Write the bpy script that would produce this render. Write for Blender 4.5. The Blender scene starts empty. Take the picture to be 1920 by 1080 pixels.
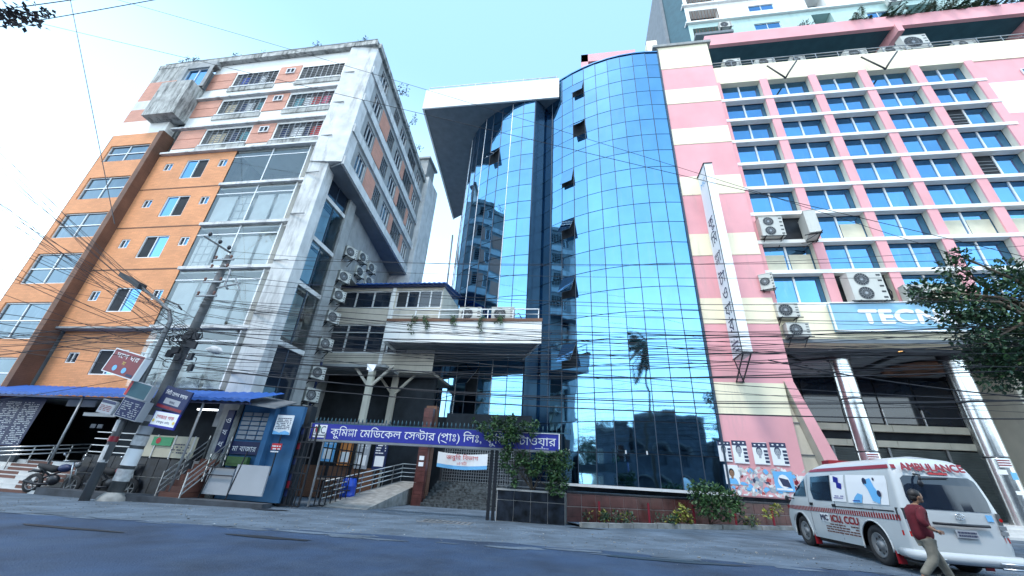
import bpy, math, random
from mathutils import Vector, Matrix
random.seed(7)
R = math.radians
sc = bpy.context.scene
COL = sc.collection

# ------------------------------------------------------------ camera, sky, sun, exposure
CAMP = Vector((0, 0, 1.2))
FPX = 740.0
YAW, PIT, ROL = R(10.0), R(26.0), R(3.6)
FW = Vector((-math.sin(YAW) * math.cos(PIT), math.cos(YAW) * math.cos(PIT), math.sin(PIT)))
_r0 = Vector((math.cos(YAW), math.sin(YAW), 0)); _u0 = _r0.cross(FW)
RT = math.cos(ROL) * _r0 + math.sin(ROL) * _u0
UP = -math.sin(ROL) * _r0 + math.cos(ROL) * _u0
cam = bpy.data.cameras.new('camera'); cam.sensor_width = 36; cam.lens = FPX / 1920 * 36
cam.clip_start = 0.1; cam.clip_end = 1500
co = bpy.data.objects.new('camera', cam); COL.objects.link(co)
co.matrix_world = Matrix(((RT.x, UP.x, -FW.x, CAMP.x), (RT.y, UP.y, -FW.y, CAMP.y), (RT.z, UP.z, -FW.z, CAMP.z), (0, 0, 0, 1)))
sc.camera = co

SUN_EL, SUN_AZ = 63.0, 208.0
w = bpy.data.worlds.new("World"); sc.world = w; w.use_nodes = True
nt = w.node_tree; bg = nt.nodes['Background']
sky = nt.nodes.new('ShaderNodeTexSky'); sky.sky_type = 'NISHITA'; sky.sun_disc = False
sky.sun_elevation = R(SUN_EL); sky.sun_rotation = R(SUN_AZ)
sky.air_density = 1.0; sky.dust_density = 1.6; sky.ozone_density = 2.0
# bright humid haze: strongest at the horizon all the way round, thinning to pale blue overhead
tc = nt.nodes.new('ShaderNodeTexCoord'); sxyz = nt.nodes.new('ShaderNodeSeparateXYZ'); nt.links.new(tc.outputs['Generated'], sxyz.inputs[0])
ramp = nt.nodes.new('ShaderNodeValToRGB'); nt.links.new(sxyz.outputs['Z'], ramp.inputs[0]); ramp.color_ramp.interpolation = 'EASE'
els = ramp.color_ramp.elements; els[0].position = 0.0; els[0].color = (1, 1, 1, 1); els[1].position = 0.80; els[1].color = (.16, .27, .40, 1)
for p_, c_ in ((0.30, (.74, .86, .95)), (0.55, (.34, .48, .60))): q = els.new(p_); q.color = (*c_, 1)
hz = nt.nodes.new('ShaderNodeMixRGB'); hz.blend_type = 'MULTIPLY'; hz.inputs[0].default_value = 1; hz.inputs[2].default_value = (17, 19, 20, 1); nt.links.new(ramp.outputs[0], hz.inputs[1])
haze_mix = nt.nodes.new('ShaderNodeMixRGB'); haze_mix.inputs[0].default_value = 0.60; nt.links.new(hz.outputs[0], haze_mix.inputs[2])
nt.links.new(sky.outputs[0], haze_mix.inputs[1]); nt.links.new(haze_mix.outputs[0], bg.inputs[0]); bg.inputs[1].default_value = 0.12
sl = bpy.data.lights.new('sun', 'SUN'); sl.energy = 1.3; sl.angle = R(11); sl.color = (1.0, 0.96, 0.91)
so = bpy.data.objects.new('sun', sl); COL.objects.link(so)
_d = Vector((math.sin(R(SUN_AZ)) * math.cos(R(SUN_EL)), math.cos(R(SUN_AZ)) * math.cos(R(SUN_EL)), math.sin(R(SUN_EL))))
so.rotation_euler = _d.to_track_quat('Z', 'Y').to_euler()
sc.view_settings.view_transform = 'Standard'; sc.view_settings.look = 'None'
sc.view_settings.exposure = 1.05; sc.view_settings.gamma = 1; sc.view_settings.use_curve_mapping = False
sc.cycles.max_bounces = 6; sc.cycles.transparent_max_bounces = 12; sc.cycles.glossy_bounces = 4

def ray(x, y): return FW * FPX + RT * (x - 960) - UP * (y - 540)
def at(x, y, Y): d = ray(x, y); return CAMP + d * (Y / d.y)
def atx(x, y, X): d = ray(x, y); return CAMP + d * (X / d.x)
def G(x): return 0.01 * (x + 10)          # the street rises gently to the right

# ------------------------------------------------------------ materials
MATS = {}
def mat(name, col, rough=0.8, metal=0.0, var=0.15, scale=1.5, bump=0.0, bscale=30, streak=0.0, dirt=(0.05, 0.06, 0.06), emit=0, rand=0.0, spec=0.5, tile=None, joint=0.6, dscale=0.6, thr=0.52):
    m = bpy.data.materials.new(name); m.use_nodes = True; n = m.node_tree.nodes; l = m.node_tree.links
    b = n['Principled BSDF']; b.inputs['Roughness'].default_value = rough; b.inputs['Metallic'].default_value = metal
    b.inputs['Specular IOR Level'].default_value = spec
    geo = n.new('ShaderNodeNewGeometry')
    no = n.new('ShaderNodeTexNoise'); no.inputs['Scale'].default_value = scale; no.inputs['Detail'].default_value = 5
    l.new(geo.outputs['Position'], no.inputs['Vector'])
    cr = n.new('ShaderNodeMapRange'); cr.inputs['From Min'].default_value = 0.3; cr.inputs['From Max'].default_value = 0.7
    cr.inputs['To Min'].default_value = 1 - var; cr.inputs['To Max'].default_value = 1 + var
    l.new(no.outputs['Fac'], cr.inputs['Value'])
    mul = n.new('ShaderNodeMixRGB'); mul.blend_type = 'MULTIPLY'; mul.inputs[0].default_value = 1; mul.inputs[1].default_value = (*col, 1)
    l.new(cr.outputs[0], mul.inputs[2]); out = mul.outputs[0]
    if rand:
        oi = n.new('ShaderNodeObjectInfo'); mr = n.new('ShaderNodeMapRange'); mr.inputs['To Min'].default_value = 1 - rand; mr.inputs['To Max'].default_value = 1 + rand * .6
        l.new(oi.outputs['Random'], mr.inputs['Value']); m2 = n.new('ShaderNodeMixRGB'); m2.blend_type = 'MULTIPLY'; m2.inputs[0].default_value = 1
        l.new(out, m2.inputs[1]); l.new(mr.outputs[0], m2.inputs[2]); out = m2.outputs[0]
    if tile:
        sx = n.new('ShaderNodeSeparateXYZ'); l.new(geo.outputs['Position'], sx.inputs[0])
        ad = n.new('ShaderNodeMath'); l.new(sx.outputs['X'], ad.inputs[0]); l.new(sx.outputs['Y'], ad.inputs[1])
        cx = n.new('ShaderNodeCombineXYZ'); l.new(ad.outputs[0], cx.inputs['X']); l.new(sx.outputs['Z'], cx.inputs['Y'])
        br = n.new('ShaderNodeTexBrick'); br.inputs['Scale'].default_value = 1; br.inputs['Brick Width'].default_value = tile[0]; br.inputs['Row Height'].default_value = tile[1]
        br.inputs['Mortar Size'].default_value = tile[2]; br.inputs['Color1'].default_value = (1, 1, 1, 1); br.inputs['Color2'].default_value = (.86, .86, .86, 1)
        br.inputs['Mortar'].default_value = (joint, joint, joint, 1); l.new(cx.outputs[0], br.inputs['Vector'])
        m3 = n.new('ShaderNodeMixRGB'); m3.blend_type = 'MULTIPLY'; m3.inputs[0].default_value = 1
        l.new(out, m3.inputs[1]); l.new(br.outputs['Color'], m3.inputs[2]); out = m3.outputs[0]
    if streak:
        mp = n.new('ShaderNodeMapping'); mp.inputs['Scale'].default_value = (3.2 * dscale, 3.2 * dscale, 0.5 * dscale); l.new(geo.outputs['Position'], mp.inputs['Vector'])
        n2 = n.new('ShaderNodeTexNoise'); n2.inputs['Scale'].default_value = 1.0; n2.inputs['Detail'].default_value = 9; n2.inputs['Roughness'].default_value = 0.72
        l.new(mp.outputs[0], n2.inputs['Vector'])
        r2 = n.new('ShaderNodeMapRange'); r2.inputs['From Min'].default_value = thr; r2.inputs['From Max'].default_value = thr + .2; r2.inputs['To Max'].default_value = streak
        l.new(n2.outputs['Fac'], r2.inputs['Value'])
        m4 = n.new('ShaderNodeMixRGB'); l.new(r2.outputs[0], m4.inputs[0]); l.new(out, m4.inputs[1]); m4.inputs[2].default_value = (*dirt, 1); out = m4.outputs[0]
    l.new(out, b.inputs['Base Color'])
    if bump:
        n3 = n.new('ShaderNodeTexNoise'); n3.inputs['Scale'].default_value = bscale; n3.inputs['Detail'].default_value = 4; l.new(geo.outputs['Position'], n3.inputs['Vector'])
        bp = n.new('ShaderNodeBump'); bp.inputs['Strength'].default_value = bump; bp.inputs['Distance'].default_value = 0.03
        l.new(n3.outputs['Fac'], bp.inputs['Height']); l.new(bp.outputs[0], b.inputs['Normal'])
    if emit:
        b.inputs['Emission Color'].default_value = (*col, 1); b.inputs['Emission Strength'].default_value = emit
    MATS[name] = m; return m

mat('asphalt', (.018, .042, .090), .8, var=.45, scale=.8, bump=.8, bscale=45, streak=.35, dirt=(.055, .085, .13), dscale=.35, thr=.47)
mat('dusty_ground', (.092, .126, .165), .92, var=.4, scale=1.1, bump=.9, bscale=30, streak=.75, dirt=(.045, .058, .075), dscale=.7, thr=.50)
mat('road_stain', (.012, .016, .022), .55, var=.3)
mat('kerb_concrete', (.26, .26, .25), .9, var=.3, scale=4, bump=.4, streak=.5)
mat('dark_kerb', (.05, .058, .07), .9, var=.3, scale=3, bump=.4, streak=.4)
mat('orange_cladding', (.72, .31, .14), .75, var=.10, scale=.8, tile=(.30, .075, .006), joint=.72, streak=.16, dirt=(.3, .16, .09))
mat('dusky_pink_cladding', (.60, .29, .21), .75, var=.10, scale=.8, tile=(.30, .075, .006), joint=.75, streak=.2, dirt=(.25, .16, .12))
mat('brown_cladding', (.16, .075, .045), .7, var=.25, tile=(.30, .075, .006), joint=.7)
mat('white_plaster', (.80, .79, .76), .8, var=.06, scale=.7, streak=.35, dirt=(.30, .30, .28), thr=.56)
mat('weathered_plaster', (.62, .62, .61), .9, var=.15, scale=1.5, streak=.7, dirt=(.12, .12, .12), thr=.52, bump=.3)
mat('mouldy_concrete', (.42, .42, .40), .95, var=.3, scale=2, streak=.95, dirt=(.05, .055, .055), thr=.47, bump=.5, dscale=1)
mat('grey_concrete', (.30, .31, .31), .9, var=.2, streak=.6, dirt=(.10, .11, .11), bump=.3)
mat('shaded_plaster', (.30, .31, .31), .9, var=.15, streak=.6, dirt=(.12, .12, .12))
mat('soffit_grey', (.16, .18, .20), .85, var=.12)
mat('beige_plaster', (.55, .50, .42), .85, var=.1, streak=.4, dirt=(.25, .23, .2))
mat('pink_paint', (.75, .355, .375), .75, var=.09, scale=.5, streak=.45, dirt=(.50, .33, .32), thr=.53)
mat('cream_paint', (.84, .75, .55), .75, var=.06, scale=.6, streak=.45, dirt=(.45, .42, .35), thr=.54)
mat('pale_cream_paint', (.62, .58, .48), .75, var=.08, streak=.3, dirt=(.35, .33, .28))
mat('mint_plaster', (.42, .56, .53), .8, var=.07, streak=.35, dirt=(.3, .36, .36))
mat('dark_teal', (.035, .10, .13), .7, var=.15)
def glass_mirror(name, col, rough, rnd, film=.35):
    m = mat(name, col, rough, 1.0, var=.06, scale=.9, rand=rnd, streak=.22, dirt=(.34, .44, .5), dscale=1.1, thr=.52)
    n = m.node_tree.nodes; l = m.node_tree.links; b = n['Principled BSDF']
    geo = n.new('ShaderNodeNewGeometry'); no = n.new('ShaderNodeTexNoise'); no.inputs['Scale'].default_value = 0.9; no.inputs['Detail'].default_value = 1
    l.new(geo.outputs['Position'], no.inputs['Vector']); bp = n.new('ShaderNodeBump'); bp.inputs['Strength'].default_value = .12; bp.inputs['Distance'].default_value = .05
    l.new(no.outputs['Fac'], bp.inputs['Height']); l.new(bp.outputs[0], b.inputs['Normal']); return m
glass_mirror('blue_mirror_glass', (.20, .43, .64), .035, .10)
glass_mirror('pale_glass', (.11, .16, .20), .12, .15)
glass_mirror('office_glass', (.13, .31, .52), .05, .16)
mat('fin_glass', (.015, .032, .06), .15, var=.2)
mat('dark_glass', (.012, .02, .035), .06, var=.2, spec=.8)
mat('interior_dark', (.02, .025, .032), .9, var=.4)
mat('mullion_dark', (.03, .05, .08), .5, var=.1)
mat('aluminium_frame', (.70, .70, .70), .45, .3, var=.06)
mat('steel', (.55, .57, .58), .28, .9, var=.12)
mat('polished_steel', (.60, .62, .63), .24, 1.0, var=.12, scale=2.5, streak=.35, dirt=(.22, .22, .22), thr=.5)
mat('black_metal', (.02, .022, .028), .45, .3, var=.2)
mat('dark_steel', (.10, .11, .12), .5, .4, var=.3, streak=.3, dirt=(.15, .08, .05))
mat('galvanised', (.28, .29, .30), .5, .6, var=.2, streak=.3, dirt=(.2, .12, .08))
mat('concrete_pole', (.10, .105, .11), .9, var=.25, scale=3, bump=.5, streak=.6, dirt=(.09, .09, .09))
mat('awning_blue', (.02, .10, .38), .5, var=.15, scale=2, streak=.25, dirt=(.12, .2, .35))
mat('wall_blue', (.035, .13, .27), .8, var=.15, streak=.35, dirt=(.05, .12, .2))
mat('navy_panel', (.012, .022, .085), .5, var=.15)
mat('sign_blue', (.022, .03, .31), .45, var=.06)
mat('white_print', (.82, .83, .84), .55, var=.03)
mat('dark_print', (.03, .04, .09), .6, var=.05)
mat('red_print', (.50, .02, .03), .5, var=.08)
mat('green_print', (.05, .35, .15), .5, var=.05)
mat('sky_blue_print', (.16, .46, .78), .5, var=.08)
mat('yellow_print', (.75, .55, .12), .5, var=.08)
mat('grey_panel', (.36, .38, .41), .6, var=.06, streak=.2, dirt=(.3, .3, .3))
mat('sign_red', (.20, .012, .025), .4, var=.1)
mat('faded_blue_board', (.24, .46, .62), .6, var=.08, streak=.3, dirt=(.3, .34, .34))
mat('van_white', (.50, .53, .54), .28, var=.04, streak=.25, dirt=(.45, .44, .40), dscale=1.4, thr=.55)
mat('van_red', (.26, .012, .02), .35, var=.05)
mat('rubber', (.018, .018, .02), .8, var=.2)
mat('tail_red', (.45, .01, .01), .2, var=.1)
mat('lamp_on_red', (.9, .03, .02), .3, emit=1.0)
mat('lamp_on_white', (.9, .95, 1.0), .3, emit=2.5)
mat('lamp_on_warm', (1.0, .55, .2), .3, emit=1.2)
mat('chrome', (.75, .76, .78), .12, 1.0, var=.05)
mat('skin', (.28, .15, .09), .6, var=.08)
mat('hair', (.012, .010, .010), .55, var=.2)
mat('shirt_maroon', (.11, .006, .014), .85, var=.25, scale=9, bump=.5, bscale=12)
mat('trouser_khaki', (.17, .16, .13), .9, var=.15, scale=8, bump=.5, bscale=10)
mat('leather', (.05, .03, .02), .5)
mat('red_brown_tile', (.10, .034, .03), .35, var=.35, scale=3, tile=(.42, .30, .008), joint=.5, streak=.4, dirt=(.07, .05, .05))
mat('black_tile', (.014, .018, .026), .3, var=.8, scale=5, spec=.4, streak=.25, dirt=(.06, .07, .09), dscale=3)
mat('tile_joint', (.42, .40, .38), .7, var=.1)
mat('stair_brown', (.13, .05, .035), .6, var=.2)
mat('stair_white', (.55, .55, .54), .6, var=.15, streak=.4, dirt=(.25, .24, .22))
mat('mosaic_stone', (.06, .07, .075), .5, var=1.0, scale=9, bump=.3)
mat('bark', (.10, .075, .055), .95, var=.3, scale=6, bump=.6)
mat('leaf_dark', (.030, .075, .038), .55, var=.5, scale=2.2)
mat('leaf_mid', (.050, .115, .035), .55, var=.5, scale=2.5)
mat('leaf_yellow', (.22, .22, .03), .6, var=.4, scale=3)
mat('leaf_dry', (.05, .07, .07), .8, var=.3)
mat('ac_white', (.52, .52, .48), .55, var=.06, streak=.3, dirt=(.35, .33, .28), dscale=2)
mat('ac_dark', (.03, .035, .04), .6, var=.2)
mat('curtain_white', (.88, .88, .86), .9, var=.06, scale=2)
mat('curtain_cream', (.62, .58, .45), .9, var=.1)
mat('glass_room_blue', (.25, .38, .44), .8, var=.1)
mat('shutter', (.13, .15, .15), .5, .3, var=.15)
mat('plastic_blue', (.01, .06, .45), .35, var=.1)
mat('cable', (.012, .014, .02), .6, var=.1)
mat('opposite_wall', (.10, .11, .13), .85, var=.3, streak=.4)
mat('opposite_arch', (.20, .18, .17), .85, var=.2)
mat('torn_paper', (.5, .5, .5), .9, var=.25, scale=8)
mat('orange_paint', (.55, .20, .05), .6, var=.15)
for k, c in dict(cloth_white=(.75, .75, .75), cloth_red=(.5, .05, .05), cloth_blue=(.03, .08, .4), cloth_pink=(.6, .12, .2), cloth_navy=(.03, .05, .12), cloth_cream=(.6, .5, .35), cloth_teal=(.12, .35, .4), cloth_black=(.03, .03, .04)).items():
    mat(k, c, .9, var=.2, scale=4, bump=.3, bscale=8)
# see-through window glass: mostly clear with a mirror-like sheen
m = bpy.data.materials.new('clear_glass'); m.use_nodes = True; n = m.node_tree.nodes; l = m.node_tree.links; n.remove(n['Principled BSDF'])
tr = n.new('ShaderNodeBsdfTransparent'); tr.inputs[0].default_value = (.95, .98, .99, 1); gl = n.new('ShaderNodeBsdfGlossy'); gl.inputs['Roughness'].default_value = .03; gl.inputs[0].default_value = (.85, .95, 1, 1)
mx = n.new('ShaderNodeMixShader'); fr = n.new('ShaderNodeFresnel'); fr.inputs[0].default_value = 1.9
l.new(fr.outputs[0], mx.inputs[0]); l.new(tr.outputs[0], mx.inputs[1]); l.new(gl.outputs[0], mx.inputs[2]); l.new(mx.outputs[0], n['Material Output'].inputs[0]); MATS['clear_glass'] = m
# torn poster layer over pink wall
m = mat('torn_poster_wall', (.62, .60, .60), .9, var=.2, scale=6); n = m.node_tree.nodes; l = m.node_tree.links; b = n['Principled BSDF']
geo = n.new('ShaderNodeNewGeometry'); vo = n.new('ShaderNodeTexVoronoi'); vo.inputs['Scale'].default_value = 11
ns = n.new('ShaderNodeTexNoise'); ns.inputs['Scale'].default_value = 5; ns.inputs['Detail'].default_value = 8; l.new(geo.outputs['Position'], ns.inputs['Vector'])
av = n.new('ShaderNodeMixRGB'); av.inputs[0].default_value = .35; l.new(geo.outputs['Position'], av.inputs[1]); l.new(ns.outputs['Color'], av.inputs[2]); l.new(av.outputs[0], vo.inputs['Vector'])
rp = n.new('ShaderNodeValToRGB'); e = rp.color_ramp; e.interpolation = 'CONSTANT'
for p_, c_ in ((0, (.72, .36, .38)), (.36, (.62, .60, .58)), (.5, (.25, .33, .40)), (.58, (.68, .33, .34)), (.7, (.75, .74, .72)), (.84, (.45, .08, .08)), (.9, (.55, .55, .52))):
    q = e.elements.new(p_) if p_ else e.elements[0]; q.color = (*c_, 1)
sp = n.new('ShaderNodeSeparateColor'); l.new(vo.outputs['Color'], sp.inputs[0]); l.new(sp.outputs[0], rp.inputs[0]); l.new(rp.outputs[0], b.inputs['Base Color'])

# ------------------------------------------------------------ mesh helpers
class MB:
    def __init__(s): s.v = []; s.f = []; s.m = []; s.sm = []
    def quad(s, a, b, c, d, mi=0, smooth=False):
        i = len(s.v); s.v += [tuple(a), tuple(b), tuple(c), tuple(d)]; s.f.append((i, i + 1, i + 2, i + 3)); s.m.append(mi); s.sm.append(smooth); return s
    def poly(s, pts, mi=0):
        i = len(s.v); s.v += [tuple(p) for p in pts]; s.f.append(tuple(range(i, i + len(pts)))); s.m.append(mi); s.sm.append(False); return s
    def box(s, x0, x1, y0, y1, z0, z1, mi=0):
        return s.hexa([(x0, y0), (x1, y0), (x1, y1), (x0, y1)], z0, z1, mi)
    def hexa(s, pl, z0, z1, mi=0):                       # prism over a plan polygon (anticlockwise)
        i = len(s.v); n_ = len(pl)
        g = (lambda z, k: z[k] if isinstance(z, (list, tuple)) else z)
        s.v += [(p[0], p[1], g(z0, k)) for k, p in enumerate(pl)] + [(p[0], p[1], g(z1, k)) for k, p in enumerate(pl)]
        s.f.append(tuple(range(i + n_ - 1, i - 1, -1))); s.f.append(tuple(range(i + n_, i + 2 * n_)))
        for k in range(n_): s.f.append((i + k, i + (k + 1) % n_, i + n_ + (k + 1) % n_, i + n_ + k))
        s.m += [mi] * (n_ + 2); s.sm += [False] * (n_ + 2); return s
    def obox(s, c, ax, ay, az, mi=0):                     # box from centre and three half-axis vectors
        c, ax, ay, az = map(Vector, (c, ax, ay, az)); i = len(s.v)
        for q in ((-1, -1, -1), (1, -1, -1), (1, 1, -1), (-1, 1, -1), (-1, -1, 1), (1, -1, 1), (1, 1, 1), (-1, 1, 1)): s.v.append(tuple(c + ax * q[0] + ay * q[1] + az * q[2]))
        for f in ((3, 2, 1, 0), (4, 5, 6, 7), (0, 1, 5, 4), (1, 2, 6, 5), (2, 3, 7, 6), (3, 0, 4, 7)): s.f.append(tuple(i + k for k in f)); s.m.append(mi); s.sm.append(False)
        return s
    def bar(s, a, b, w_=.03, h_=None, mi=0):              # square bar between two points
        a, b = Vector(a), Vector(b); d = b - a
        if d.length < 1e-6: return s
        t = d.normalized(); u_ = t.cross(Vector((0, 0, 1))) if abs(t.z) < .95 else t.cross(Vector((0, 1, 0))); u_.normalize(); v_ = t.cross(u_)
        return s.obox((a + b) / 2, d / 2, u_ * w_ / 2, v_ * (h_ or w_) / 2, mi)
    def tube(s, pts, r, n_=6, mi=0, cap=True):
        pts = [Vector(p) for p in pts]; rs = r if isinstance(r, (list, tuple)) else [r] * len(pts); i = len(s.v); u_ = None
        for k, p in enumerate(pts):
            t = (pts[min(k + 1, len(pts) - 1)] - pts[max(k - 1, 0)]).normalized()
            if u_ is None: u_ = t.cross(Vector((0, 0, 1))) if abs(t.z) < .9 else t.cross(Vector((1, 0, 0)))
            u_ = (u_ - t * u_.dot(t)).normalized(); v_ = t.cross(u_)
            for j in range(n_):
                a = 2 * math.pi * j / n_; s.v.append(tuple(p + (u_ * math.cos(a) + v_ * math.sin(a)) * rs[k]))
        for k in range(len(pts) - 1):
            for j in range(n_):
                s.f.append((i + k * n_ + j, i + k * n_ + (j + 1) % n_, i + (k + 1) * n_ + (j + 1) % n_, i + (k + 1) * n_ + j)); s.m.append(mi); s.sm.append(True)
        if cap:
            s.f.append(tuple(i + j for j in range(n_ - 1, -1, -1))); s.f.append(tuple(i + (len(pts) - 1) * n_ + j for j in range(n_))); s.m += [mi, mi]; s.sm += [False, False]
        return s
    def lathe(s, c, axis, prof, n_=20, mi=0):             # prof: (distance along axis, radius)
        c = Vector(c); t = Vector(axis).normalized(); u_ = t.cross(Vector((0, 0, 1))) if abs(t.z) < .9 else t.cross(Vector((1, 0, 0))); u_.normalize(); v_ = t.cross(u_); i = len(s.v)
        for a_, r in prof:
            for j in range(n_):
                a = 2 * math.pi * j / n_; s.v.append(tuple(c + t * a_ + (u_ * math.cos(a) + v_ * math.sin(a)) * max(r, 1e-4)))
        for k in range(len(prof) - 1):
            for j in range(n_):
                s.f.append((i + k * n_ + j, i + k * n_ + (j + 1) % n_, i + (k + 1) * n_ + (j + 1) % n_, i + (k + 1) * n_ + j)); s.m.append(mi); s.sm.append(True)
        return s
    def ball(s, c, rx, ry, rz, n_=10, m_=7, mi=0, jit=0):
        i = len(s.v)
        for k in range(m_ + 1):
            th = math.pi * k / m_
            for j in range(n_):
                a = 2 * math.pi * j / n_; q = 1 + random.uniform(-jit, jit)
                s.v.append((c[0] + rx * q * math.sin(th) * math.cos(a), c[1] + ry * q * math.sin(th) * math.sin(a), c[2] + rz * q * math.cos(th)))
        for k in range(m_):
            for j in range(n_): s.f.append((i + k * n_ + j, i + (k + 1) * n_ + j, i + (k + 1) * n_ + (j + 1) % n_, i + k * n_ + (j + 1) % n_)); s.m.append(mi); s.sm.append(True)
        return s
    def disc(s, c, nrm, r, n_=16, mi=0):
        c = Vector(c); t = Vector(nrm).normalized(); u_ = t.cross(Vector((0, 0, 1))) if abs(t.z) < .9 else t.cross(Vector((1, 0, 0))); u_.normalize(); v_ = t.cross(u_)
        return s.poly([c + (u_ * math.cos(2 * math.pi * j / n_) + v_ * math.sin(2 * math.pi * j / n_)) * r for j in range(n_)], mi)
    def leaf(s, p, d, L, W, mi=0):                        # a folded leaf of two triangles a side
        p = Vector(p); d = Vector(d).normalized(); u_ = d.cross(Vector((random.uniform(-.4, .4), random.uniform(-.4, .4), 1))).normalized(); nn = d.cross(u_)
        i = len(s.v); s.v += [tuple(p), tuple(p + d * L * .5 + u_ * W * .5 + nn * W * .12), tuple(p + d * L), tuple(p + d * L * .5 - u_ * W * .5 + nn * W * .12)]
        s.f += [(i, i + 1, i + 2), (i, i + 2, i + 3)]; s.m += [mi, mi]; s.sm += [False, False]; return s
    def build(s, name, mats, parent=None, kind=None, recalc=False):
        me = bpy.data.meshes.new(name)
        ox, oy, oz = parent_off(parent)
        me.from_pydata([(a - ox, b - oy, c - oz) for a, b, c in s.v], [], s.f)
        for q in (mats if isinstance(mats, (list, tuple)) else [mats]): me.materials.append(MATS[q])
        me.polygons.foreach_set('material_index', s.m); me.polygons.foreach_set('use_smooth', s.sm)
        me.update()
        o = bpy.data.objects.new(name, me); COL.objects.link(o)
        if parent is not None: o.parent = parent
        if kind: o['kind'] = kind
        return o
def parent_off(p):
    x = y = z = 0.0
    while p is not None: x += p.location.x; y += p.location.y; z += p.location.z; p = p.parent
    return x, y, z
def tag(o, label, cat, group=None):
    o['label'] = label; o['category'] = cat
    if group: o['group'] = group
    return o
def thing(name, label, cat, loc=(0, 0, 0), group=None):
    o = bpy.data.objects.new(name, None); COL.objects.link(o); o.location = loc; o.empty_display_size = .2
    return tag(o, label, cat, group)
def copy_thing(o, loc, label, rotz=None, scale=None):
    c = o.copy(); COL.objects.link(c); c.location = loc; c['label'] = label
    if rotz is not None: c.rotation_euler = (0, 0, rotz)
    if scale: c.scale = scale
    for ch in o.children:
        d = ch.copy(); COL.objects.link(d); d.parent = c
        for g in ch.children:
            e_ = g.copy(); COL.objects.link(e_); e_.parent = d
    return c

# lettering ------------------------------------------------------------------
_tc = {}
def glyphs(s, size=1.0):
    if s in _tc: return _tc[s]
    c = bpy.data.curves.new('lettering', 'FONT'); c.body = s; c.size = 1.0; c.resolution_u = 3
    o = bpy.data.objects.new('lettering', c); COL.objects.link(o); bpy.context.view_layer.update()
    from mathutils.geometry import interpolate_bezier
    dg = bpy.context.evaluated_depsgraph_get(); cu = o.to_curve(dg); loops = []
    for sp_ in cu.splines:
        bp_ = sp_.bezier_points; L = []
        for i in range(len(bp_)):
            p, q = bp_[i], bp_[(i + 1) % len(bp_)]; L += [(v.x, v.y) for v in interpolate_bezier(p.co, p.handle_right, q.handle_left, q.co, 4)[:-1]]
        M_ = [L[0]] if L else []
        for v in L[1:]:
            if abs(v[0] - M_[-1][0]) + abs(v[1] - M_[-1][1]) > 1e-4: M_.append(v)
        if len(M_) > 2: loops.append(M_)
    o.to_curve_clear(); bpy.data.objects.remove(o); bpy.data.curves.remove(c)
    from mathutils.geometry import delaunay_2d_cdt
    V2, E2 = [], []
    for L in loops:
        i = len(V2); V2 += [Vector(p) for p in L]; E2 += [(i + k, i + (k + 1) % len(L)) for k in range(len(L))]
    def wind(x, y):                                       # non-zero winding rule copes with overlapping strokes
        w_ = 0
        for L in loops:
            for i in range(len(L)):
                (xa, ya), (xb, yb) = L[i - 1], L[i]
                if (ya <= y) != (yb <= y):
                    if xa + (y - ya) / (yb - ya) * (xb - xa) > x: w_ += 1 if yb > ya else -1
        return w_
    vs, fs = [], []
    if V2:
        r_ = delaunay_2d_cdt(V2, E2, [], 0, 1e-5); vs = [(v.x, v.y, 0.0) for v in r_[0]]
        for f in r_[2]:
            cx_, cy_ = sum(vs[i][0] for i in f) / len(f), sum(vs[i][1] for i in f) / len(f)
            if wind(cx_, cy_) != 0: fs.append(tuple(f))
    x0 = min([v[0] for v in vs] or [0]); x1 = max([v[0] for v in vs] or [.3])
    _tc[s] = (vs, fs, x0, x1); return _tc[s]
CONJ = {'1': 'll', '2': 'nT', '3': 'pr'}                  # stacked letters that the plain font cannot join
def layout(s):
    V_, F_ = [], []; x = 0.0
    def put(t, dx, dy, k, kx=None):
        vs, fs, a, b = glyphs(t); i = len(V_); kx = kx or k
        V_.extend((dx + (p[0] - a) * kx, dy + p[1] * k, p[2]) for p in vs); F_.extend(tuple(i + q for q in f) for f in fs); return (b - a) * kx
    seg = ''
    def flush(x, seg):
        return x + put(seg, x, 0, 1) - .012 if seg else x
    for ch in s:
        if ch in '123 ':
            x = flush(x, seg); seg = ''
            if ch == ' ': x += .3
            elif ch == '1':
                w1 = put('ল', x, .30, .58, .8); put('ল', x + .05, -.05, .52, .74); x += w1 - .01
            elif ch == '2':
                w1 = put('ন', x, .16, .74, .62); w2 = put('ট', x + w1 * .78, 0, 1.0); x += w1 * .78 + w2 - .01
            elif ch == '3':
                w1 = put('প', x, 0.08, .9, 1.0); i = len(V_); V_.extend([(x + .02, .02, .003), (x + .06, .07, .003), (x + w1 * .8, -.12, .003), (x + w1 * .8, -.20, .003)]); F_.append((i, i + 3, i + 2, i + 1)); x += w1 - .01
        else: seg += ch
    x = flush(x, seg)
    return V_, F_, x
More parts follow.
